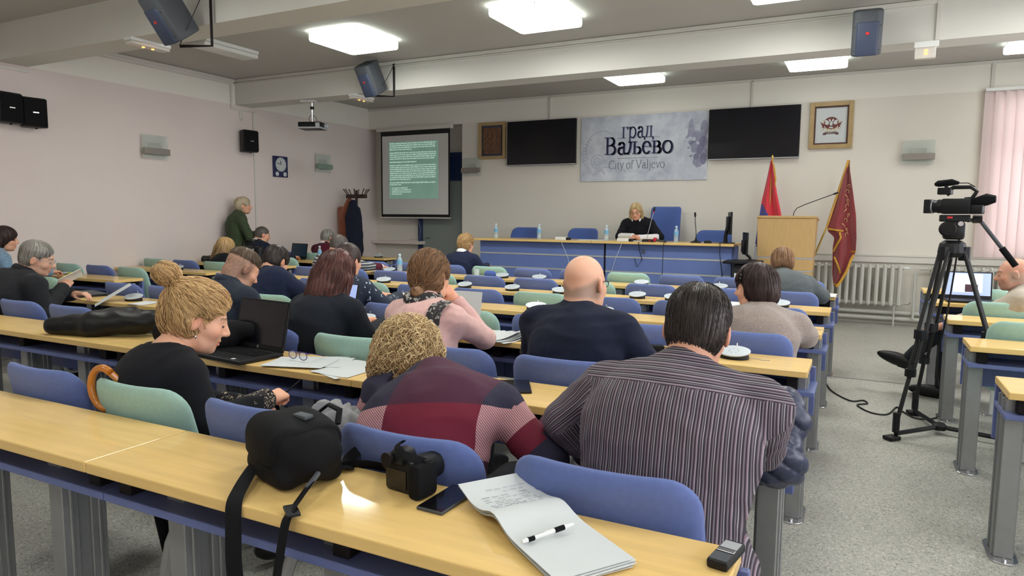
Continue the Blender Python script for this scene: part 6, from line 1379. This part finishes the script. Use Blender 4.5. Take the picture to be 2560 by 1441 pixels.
MB().tube(smooth_path([(-.27, 6.72, .006), (-.23, 6.62, .006), (-.16, 6.28, .006), (-.02, 6.02, .006), (.07, 6.08, .006), (.10, 5.99, .006), (.03, 5.90, .006), (.12, 5.72, .006), (.23, 5.72, .006), (.30, 5.98, .006), (.33, 5.88, .006), (.42, 5.70, .006), (.55, 5.80, .006), (.62, 6.1, .02), (.55, 6.05, .35), (.56, 5.70, .8), (.57, 5.45, 1.30), (.56, 5.40, 1.46)]), .006, 6).obj('cable', 'cable_black', t)
struct(MB().bb((-.22, 6.90, 0), (.66, 6.915, .004)).obj('trim_floor_cable_strip', 'leg_metal'))

# ------------------------------------------------------------------ things on the nearest desk
def on(name, label, cat, x, y, rz=0., z=.75): return thing(name, label, cat, (x, y, z), rz)
cb = on('camera_bag', 'black nylon camera bag with straps on the nearest desk', 'bag', -1.325, 1.335, -.42)
F = Field((-.20, -.16, -.02), (.20, .16, .24), .006)
F.ell((0, 0, .075), (.130, .095, .085), .02); F.cone((-.095, -.06, .03), (.095, -.06, .03), .03, .03, .05); F.cone((-.095, .06, .03), (.095, .06, .03), .03, .03, .05); F.cone((-.085, -.05, .115), (.085, -.05, .115), .033, .033, .05); F.cone((-.085, .05, .115), (.085, .05, .115), .033, .033, .05); F.ell((.115, .01, .08), (.045, .07, .062), .02); F.half((0, 0, .002), (0, 0, -1), .01)
V, Q = F.mesh(); V = fold(V, vnorm(V, Q), .004, 40, 6); npobj('body', V, Q, 'black_nylon', cb)
F2 = Field((-.20, -.16, -.02), (.20, .16, .24), .006); e_ = .007
F2.ell((0, 0, .075), (.130 + e_, .095 + e_, .085 + e_), .02); F2.cone((-.095, -.06, .03), (.095, -.06, .03), .03 + e_, .03 + e_, .05); F2.cone((-.085, -.05, .115), (.085, -.05, .115), .033 + e_, .033 + e_, .05); F2.cone((-.085, .05, .115), (.085, .05, .115), .033 + e_, .033 + e_, .05)
F2.half((0, -.10, .062), (0, -.35, -1), .008); F2.half((.10, 0, .1), (1, 0, -.25), .006); V, Q = F2.mesh(); npobj('flap', V, Q, 'black_nylon', cb)
MB().box((.045, .01, .168), (.05, .03, .012), rotz(.3)).obj('buckle', 'speaker_grey', cb, bevel=.004); MB().box((-.045, -.03, .162), (.035, .010, .003)).obj('badge', 'white_plastic', cb)
MB().tube([(-.05, .09, .14), (-.02, .11, .168), (.05, .11, .168), (.08, .09, .14)], .009, 6, flat=.5).obj('grab_handle', 'black_nylon', cb)
def strap(parent, pts, w=.019, name='strap', up=(0, 0, 1), n=6): return MB().tube(smooth_path(pts, n), w, 6, flat=.12, up=up).obj(name, 'black_nylon', parent)
Ri = Matrix.Rotation(.42, 3, 'Z')
def loc_(p): q = Ri @ (Vector(p) - Vector((-1.325, 1.335, .75))); return tuple(q)
strap(cb, [loc_(p) for p in ((-1.41, 1.30, .79), (-1.385, 1.24, .775), (-1.34, 1.17, .768), (-1.305, 1.118, .752), (-1.295, 1.105, .69), (-1.29, 1.10, .60), (-1.27, 1.10, .48), (-1.235, 1.105, .40), (-1.185, 1.105, .44), (-1.160, 1.10, .58), (-1.135, 1.10, .70), (-1.132, 1.115, .755), (-1.150, 1.165, .770), (-1.175, 1.235, .785))])
MB().box(loc_((-1.137, 1.135, .764)), (.06, .03, .008), rotz(-.2)).obj('strap_slider', 'black_plastic', cb, bevel=.002)
MB().tube([loc_((-1.18, 1.27, .80)), loc_((-1.17, 1.235, .79)), loc_((-1.168, 1.215, .782))], .007, 6).obj('snap_hook', 'speaker_grey', cb)
# DSLR
dc = on('still_camera', 'black still camera standing on the nearest desk', 'camera', -.985, 1.385, -.12)
MB().box((0, 0, .042), (.125, .05, .084)).obj('body', 'black_plastic', dc, bevel=.010); MB().box((.05, -.008, .045), (.04, .075, .088)).obj('grip', 'black_matte', dc, bevel=.012)
MB().bb((-.055, -.0275, .012), (.012, -.0252, .060)).obj('rear_display', 'tv_glass', dc); MB().box((-.018, -.004, .093), (.052, .065, .034), taper=.75).obj('viewfinder_hump', 'black_plastic', dc, bevel=.008); MB().lathe([(.016, 0), (.018, .012)], 14, M=RX, o=(-.035, -.036, .088)).obj('eyecup', 'black_support', dc)
MB().lathe([(.036, 0), (.038, .03), (.034, .06), (.036, .075)], 20, M=Matrix.Rotation(-PI / 2, 3, 'X'), o=(-.005, .025, .042)).obj('lens', 'black_plastic', dc)
for x in (.035, .055): MB().lathe([(.010, 0), (.010, .010)], 14, o=(x, .0, .084)).obj('dial', 'black_support', dc)
m = MB()
for x, z in ((.028, .055), (.036, .045), (.028, .035), (.042, .032), (.03, .02)): m.lathe([(.004, 0), (.004, .003)], 8, M=RX, o=(x, -.026, z))
m.obj('buttons', 'speaker_grey', dc)['kind'] = 'stuff'
strap(dc, [(.055, .0, .085), (.03, -.035, .105), (.0, -.04, .115), (-.02, -.02, .125), (-.03, .01, .118)], .010, 'strap', (0, -1, .5)); strap(dc, [(-.065, .0, .06), (-.10, .02, .03), (-.15, .06, .012), (-.21, .05, .010), (-.25, .0, .012), (-.22, -.06, .012), (-.26, -.11, .012), (-.30, -.08, .03)], .016, 'neck_strap', (0, 1, .15)); strap(dc, [(-.13, .05, .015), (-.18, .10, .06), (-.24, .10, .05), (-.26, .04, .02), (-.22, .0, .010)], .016, 'neck_strap', (0, 1, .15))
t = on('smartphone', 'black smartphone lying beside the still camera', 'phone', -.868, 1.378, -.03); MB().box((0, 0, .0045), (.074, .158, .008)).obj('case', 'speaker_grey', t, bevel=.003); MB().box((0, 0, .0088), (.069, .153, .0008)).obj('display', 'black_gloss', t)
# paper pad with pen
pd = on('paper_pad', 'thick pad of handwritten sheets folded open on the nearest desk', 'notepad', -.605, 1.335, math.atan2(-.25, .36))
def pad(u, v, h, seed=0): x = -.225 + .45 * u; y = (v - .5) * .175; return (x, y, h + .022 * math.exp(-((u - .42) / .11) ** 2) * (1 - .25 * v) + .010 * (1 - u) + .016 * max(0, .16 - u) / .16)
rg = random.Random(3)
for k in range(9):
    dx, dy, da = rg.uniform(-.008, .008), rg.uniform(-.006, .006), rg.uniform(-.035, .035); o = MB().grid(lambda u, v: pad(u, v, .003 + k * .0017), 24, 4, .0012).obj('sheet', 'paper', pd, loc=(dx, dy, 0), rot=(0, 0, da if k < 8 else 0))
m = MB(); rg = random.Random(6)
for r in range(9):
    u = .10 + r * .028; y = -.065
    while y < .055:
        w = rg.uniform(.008, .022); p = pad(u, y / .175 + .5, .0182); q = pad(u, (y + w) / .175 + .5, .0182)
        if rg.random() < .78: m.tube([p, ((p[0] + q[0]) / 2 + rg.uniform(-.003, .003), (p[1] + q[1]) / 2, (p[2] + q[2]) / 2), q], .0007, 3)
        y += w + .006
mat('pencil_grey', (150, 152, 164), .6); o = m.obj('handwriting', 'pencil_grey', pd); o['kind'] = 'stuff'
t = thing('ballpoint_pen', 'white ballpoint pen with black grip lying on the paper pad', 'pen', (-.555, 1.275, .782), 1.02, rot=(0, -.06, 1.02))
MB().tube([(-.066, 0, 0), (-.055, 0, 0), (.045, 0, 0), (.058, 0, 0), (.066, 0, 0)], [.003, .0052, .0052, .004, .002], 10).obj('barrel', 'white_plastic', t); MB().tube([(.015, 0, 0), (.04, 0, 0)], .0057, 10).obj('grip', 'black_matte', t); MB().tube([(-.052, 0, 0), (-.036, 0, 0)], .0056, 10).obj('end_band', 'black_matte', t); MB().bb((-.05, -.001, .005), (-.01, .001, .007)).obj('clip', 'silver', t)
t = on('voice_recorder', 'silver and black voice recorder at the corner of the nearest desk', 'recorder', -.213, 1.395, -.18); MB().box((0, 0, .010), (.044, .11, .02)).obj('case', 'black_plastic', t, bevel=.006); MB().box((0, .026, .0205), (.034, .034, .0015)).obj('display', 'silver', t); MB().box((0, -.002, .0205), (.036, .014, .002)).obj('keys', 'chrome', t, bevel=.001); MB().box((0, -.032, .0203), (.036, .036, .001)).obj('front_plate', 'speaker_grey', t)
# umbrella crook
mat('crook_wood', (190, 116, 40), .3, coat=.4, var=.12, scale=30)
t = thing('umbrella', 'umbrella with curved wooden crook hooked over the green chair', 'umbrella', (-2.40, 1.535, 0))
MB().tube([(-.075 * math.sin(a) * 1.0 + .0, -.028, .815 + .075 * math.cos(a)) for a in np.linspace(-.55, 3.45, 18)], [.0135] * 16 + [.0145, .010], 10).obj('crook', 'crook_wood', t); MB().tube([(.042, -.026, .875), (.075, .02, .80), (.08, .10, .45)], .012, 8).obj('shaft', 'crook_wood', t); MB().tube([(.078, .06, .66), (.08, .10, .42), (.085, .14, .04)], [.018, .030, .008], 10).obj('canopy', 'black_nylon', t)
cloth('grey_cloth', (150, 150, 152)); coat('grey_coat', 'light grey coat lying behind the camera bag chair', [((-.06, .0, .80), (.05, .02, .77), .05, .05), ((-.02, .03, .72), (.03, .05, .55), .07, .09)], 'grey_cloth', (-1.43, 1.66, 0))
# ------------------------------------------------------------------ things on the second desk row
def laptop(x, y, rz, label, w=.37, tilt=.30, screen='black_gloss', z=.75, page=None, logo=False):
    t = thing('laptop', label, 'laptop', (x, y, z), rz)
    MB().box((0, 0, .011), (w, .25, .020)).obj('base', 'black_plastic', t, bevel=.005); MB().bb((-w * .42, -.02, .0212), (w * .42, .10, .0222)).obj('keyboard_bed', 'black_support', t)
    if logo:
        kb = None
        for r in range(5):
            for c_ in range(14):
                if kb is None: kb = MB().box((0, 0, .0235), (.0185, .0165, .003)).obj('key', 'black_matte', t, bevel=.0012, seg=1); o = kb
                else: o = kb.copy(); COL.objects.link(o)
                o.location = (-w * .385 + c_ * w * .77 / 13, -.008 + r * .0215, 0)
        MB().bb((-.055, -.112, .0212), (.055, -.04, .0218)).obj('touchpad', 'black_plastic', t, bevel=.0002); MB().bb((.11, -.11, .0212), (.135, -.092, .0216)).obj('sticker', 'paper', t)
    R3 = Matrix.Rotation(-tilt, 3, 'X'); h = w * .64; o_ = Vector((0, .122, .02))
    def put(m): m.v = [tuple(R3 @ Vector(v) + o_) for v in m.v]; return m
    put(MB().bb((-w / 2, -.004, 0), (w / 2, .006, h))).obj('lid', 'black_plastic', t, bevel=.003); put(MB().bb((-w / 2 + .012, -.0052, .026), (w / 2 - .012, -.0042, h - .010))).obj('display', screen, t)
    if page: put(MB().bb((-w * .30, -.0058, .05), (w * .30, -.0053, h - .02))).obj('page', 'screen_page', t); put(MB().bb((-.02, -.0064, .055), (.075, -.0059, .12))).obj('page_picture', 'page_photo', t)
    if logo: put(MB().lathe([(.0075, 0), (.0075, .0008)], 18, M=RX, o=(0, -.0045, .013))).obj('round_badge', 'chrome', t); put(MB().box((0, -.0056, .013), (.007, .0006, .0016))).obj('badge_mark', 'black_support', t)
    return t
mat('screen_page', (220, 226, 245), .3, emit=(210, 220, 250), es=.55); mat('screen_blue', (170, 185, 230), .3, emit=(150, 170, 230), es=.45); mat('page_photo', (70, 46, 56), .3, emit=(90, 60, 70), es=.15, var=.4, scale=60); mat('screen_dim', (20, 26, 34), .2, emit=(60, 90, 110), es=.10)
laptop(-2.70, 2.36, -.12, 'open black laptop with blank screen beside the woman with the bun', .39, .22, 'tv_glass', logo=True)
def sheets(x, y, rz, label, n=2, w=.21, h=.297, z=.75, cr=0.0, cat='paper'):
    t = thing('paper_sheets', label, cat, (x, y, z), rz); rg = random.Random(int(x * 100)); 
    for k in range(n):
        MB().grid(lambda u, v: ((u - .5) * w, (v - .5) * h, .0018 + k * .002 + cr * max(0, u + v - 1.15) ** 2 + .002 * math.sin(u * 5 + k)), 10, 10, .0007).obj('sheet', 'paper', t, loc=(rg.uniform(-.02, .02) * k, rg.uniform(-.02, .02) * k, 0), rot=(0, 0, rg.uniform(-.3, .3) * min(k, 1)))
    return t
sheets(-2.27, 2.42, -1.1, 'printed sheets under the eyeglasses on the second desk row', 4); sheets(-2.02, 2.40, -.3, 'single white sheet next to the printed sheets on the second desk row', 2)
gl = thing('eyeglasses', 'purple-rimmed eyeglasses lying on the printed sheets', 'glasses', (-2.34, 2.40, .762), -.1)
mat('purple_rim', (62, 50, 110), .3); mat('lens_clear', (230, 236, 240), .05, alpha=.22); m = MB()
for s in (-1, 1):
    m.tube([(s * .036 + x, 0, .022 + z) for x, z in [(.026 * math.cos(a), .019 * math.sin(a)) for a in np.linspace(0, 2 * PI, 17)]], .002, 6, cap=False); m.tube([(s * .062, 0, .034), (s * .068, .02, .034), (s * .05, .12, .004)], .002, 6)
m.tube([(-.010, 0, .03), (0, -.002, .032), (.010, 0, .03)], .002, 6); m.obj('rims', 'purple_rim', gl)
for s in (-1, 1): MB().prism([(s * .036 + .025 * math.cos(a), .022 + .018 * math.sin(a)) for a in np.linspace(0, 2 * PI, 17)[:-1]], .001, M=Matrix.Rotation(PI / 2, 4, 'X')).obj('lens', 'lens_clear', gl)
hw = np.array(I1['A'][1][1]); q = np.array(b1.location) + np.array(rotz(-.28)) @ (hw + unit(hw - I1['A'][1][0]) * .09 + np.array((0, 0, -.01)))
t = thing('writing_pen', 'dark pen in the hand of the woman with the bun', 'pen', q); MB().tube([(-.03, -.03, -.035), (.03, .035, .035), (.05, .055, .06)], [.003, .0045, .003], 8).obj('barrel', 'black_plastic', t)
def lump(name, label, cat, cones, matn, loc, v=.008, fa=.006, ff=26, quilt=None, floor=None):
    P = np.array([p for c in cones for p in (c[0], c[1])], float); F = Field(P.min(0) - .2, P.max(0) + .2, v)
    for a, b, r1, r2 in cones: F.cone(a, b, r1, r2, .04)
    if floor is not None: F.half((0, 0, floor), (0, 0, -1), .012)
    V, Q = F.mesh(); N = vnorm(V, Q)
    if quilt: V = V + N * (.012 * np.abs(np.sin((V @ np.array(quilt)) * PI)) ** .5 - .008)[:, None]
    V = fold(V, vnorm(V, Q), fa, ff, len(label)); o = npobj(name, V, Q, matn); o.location = loc; tag(o, label, cat); return o
lump('black_jacket', 'black leather jacket heaped on the second desk row at the left', 'jacket', [((-.26, -.10, .04), (.0, -.02, .05), .055, .075), ((0, -.02, .05), (.26, .08, .07), .075, .06), ((.05, .05, .09), (.30, .13, .09), .05, .05), ((-.10, .05, .08), (.12, .12, .11), .045, .05)], 'black_leather', (-3.86, 2.42, .755), .009, .010, 22, floor=.0)
lump('black_backpack', 'black backpack lying on the second desk row behind the bun', 'bag', [((-.20, 0, .06), (.20, .02, .06), .075, .075), ((-.14, -.03, .11), (.14, -.01, .11), .055, .06), ((.15, .02, .09), (.32, .10, .10), .06, .04)], 'black_nylon', (-3.08, 2.42, .755), .009, .006, 30, floor=.0)
mat('puffer_navy', (40, 46, 72), .38, var=.1, scale=20, bump=.15, bscale=60)
lump('puffer_jacket', 'quilted navy puffer jacket stuffed on the desk end at the aisle', 'jacket', [((-.16, .0, .07), (.02, .0, .05), .05, .075), ((.02, .0, .05), (.07, -.02, .02), .07, .05), ((-.10, -.08, -.05), (.03, -.08, -.08), .06, .08), ((.0, -.08, -.11), (.06, -.06, -.12), .07, .05)], 'puffer_navy', (-.235, 2.37, .765), .006, .005, 50, quilt=(10, 3, 15))
t = on('tablet', 'black tablet lying on the second desk row beside the checked sweater', 'tablet', -1.23, 2.46, .5); MB().box((0, 0, .005), (.13, .20, .008)).obj('case', 'black_plastic', t, bevel=.003); MB().box((0, 0, .0095), (.12, .19, .001)).obj('display', 'black_gloss', t)
# ------------------------------------------------------------------ third desk row and beyond
t = thing('closed_laptop', 'closed grey laptop on the third desk row in front of the man with glasses', 'laptop', (-5.86, 3.55, .75), -.25); MB().box((0, 0, .009), (.37, .25, .018)).obj('base', 'black_plastic', t, bevel=.004); MB().box((0, 0, .021), (.37, .25, .007)).obj('lid', 'speaker_grey', t, bevel=.003)
t = sheets(-5.30, 3.44, -.3, 'white sheet standing tilted on the third desk row at the left', 1, z=.80); t.rotation_euler = (.55, 0, -.55)
sheets(-4.95, 3.46, .2, 'small white papers on the third desk row behind the bun', 2, .15, .2)
laptop(-3.20, 3.52, -.05, 'open laptop with bright page in front of the auburn-haired woman', .34, .25, 'screen_blue')
sheets(-2.80, 3.46, .6, 'white papers with a pen left of the pink sweater', 3); sheets(-1.80, 3.49, -.45, 'spread of white papers with curled corner right of the pink sweater', 4, .30, .26, cr=.10)
t = thing('held_sheet', 'white sheet held upright in front of the woman in pink', 'paper', (-2.10, 3.50, .755), .1); MB().grid(lambda u, v: ((u - .5) * .22, .05 * v + .01 * math.sin(u * 4), v * .24), 8, 8, .001).obj('sheet', 'paper', t)
lump('key_fob', 'black key fob on the third desk row left of the bald man', 'keys', [((-.03, 0, .012), (.03, .01, .012), .014, .012)], 'black_gloss', (-1.63, 3.42, .751), .004, .001, floor=.0)
t = thing('camera_strap', 'black strap and small pouch on the third desk row right of the bald man', 'strap', (-.95, 3.52, .75)); strap(t, [(-.08, -.08, .012), (-.02, 0, .03), (.06, .05, .012), (.12, .02, .02), (.16, .08, .012)], .012, 'strap'); MB().box((.02, -.03, .018), (.09, .05, .034), rotz(.4)).obj('pouch', 'black_nylon', t, bevel=.008)
sheets(-3.58, 4.68, .3, 'white papers with folded eyeglasses on the fourth desk row', 3)
gl2 = thing('eyeglasses', 'dark eyeglasses lying on the papers of the fourth desk row', 'glasses', (-3.58, 4.66, .760), .3); m = MB()
for s in (-1, 1): m.tube([(s * .036 + .026 * math.cos(a), 0, .02 + .018 * math.sin(a)) for a in np.linspace(0, 2 * PI, 15)], .002, 5, cap=False); m.tube([(s * .062, 0, .03), (s * .066, .02, .03), (s * .03, .12, .004)], .002, 5)
m.tube([(-.010, 0, .028), (.010, 0, .028)], .002, 5); m.obj('rims', 'black_gloss', gl2)
sheets(-.95, 5.76, .1, 'white paper on the fifth desk row left of the woman in beige', 2); sheets(-.30, 6.93, .1, 'white paper at the aisle end of the sixth desk row', 2); sheets(-5.32, 6.93, .2, 'white papers under the hand of the man in the banded sweater', 3); sheets(-4.85, 5.80, -.2, 'white papers on the fifth desk row beside a microphone unit', 2)
t = thing('drinking_glass', 'small clear glass on the sixth desk row beside the green chair', 'glass', (-3.98, 6.95, .75)); MB().lathe([(.026, 0), (.030, .005), (.034, .085), (.032, .085), (.028, .008)], 16).obj('glass', 'pet', t)
lump('blue_cap', 'small dark blue cap lying on the sixth desk row', 'cap', [((-.03, 0, .03), (.03, 0, .03), .045, .045)], 'fabric_navyblue', (-3.80, 6.95, .751), .008, .002, floor=.0)
# left block
sheets(-8.25, 4.72, .1, 'stack of folders on the left-wall desk behind the man with glasses', 5, .30, .22, cat='folders'); mat('highlighter', (190, 206, 70), .5)
t = thing('yellow_case', 'yellow-green pencil case on the left-wall desk', 'case', (-7.86, 4.66, .75), .2); MB().pillow(dense(rrect(.16, .06, .025, 4), .03), .035, 5, 4, lambda x, y, z: (x, y, .018 + z)).obj('case', 'highlighter', t)
t = thing('open_notebook', 'open cream notebook in the hand of the man with glasses', 'notebook', (-5.36, 3.16, .93), 0, rot=(.5, -.3, -.5))
for s in (-1, 1): MB().grid(lambda u, v: (s * u * .11, (v - .5) * .17, .03 * u + .012 * math.sin(u * 3)), 6, 4, .004).obj('page_block', 'paper_cream', t)
spot_mat('speckled_cloth', (34, 34, 36), (120, 118, 116), 60, .3); lump('speckled_bag', 'dark speckled bag on the left-wall desk beside the woman with wavy hair', 'bag', [((-.24, 0, .04), (.24, .02, .05), .05, .06)], 'speckled_cloth', (-8.28, 6.93, .755), .010, .008, floor=.0)
hb = thing('handbag', 'black leather handbag standing on the left-wall desk behind the white-collared man', 'bag', (-7.57, 6.93, .75)); MB().pillow(dense(rrect(.42, .26, [.05, .03, .03, .05], 4), .05), .13, 6, 5, lambda x, y, z: (x, z * (1.2 - y * 1.2), .13 + y)).obj('body', 'black_leather', hb)
for s in (-1, 1): MB().tube(smooth_path([(-.11, s * .05, .22), (-.10, s * .06, .31), (0, s * .06, .345), (.10, s * .06, .31), (.11, s * .05, .22)]), .008, 6).obj('handle', 'black_leather', hb); MB().lathe([(.016, 0), (.016, .006)], 12, M=RX, o=(s * .11, -.068, .215)).obj('ring', 'chrome', hb)
laptop(-7.95, 8.08, -.1, 'open black laptop with dim screen on the left-wall desk', .36, .18, 'screen_dim')
# right block
laptop(.84, 6.98, .05, 'laptop showing a white document beside the man in the beige jacket', .36, .14, 'screen_blue', page=True); sheets(.98, 6.84, .3, 'white papers and cloth in front of the laptop at the right edge', 2)
t = thing('computer_mouse', 'white mouse beside the laptop at the right edge', 'mouse', (1.10, 6.86, .755)); MB().pillow(dense(rrect(.06, .10, .028, 5), .03), .04, 5, 3, lambda x, y, z: (x, y, .012 + max(z, -.011))).obj('shell', 'white_plastic', t)
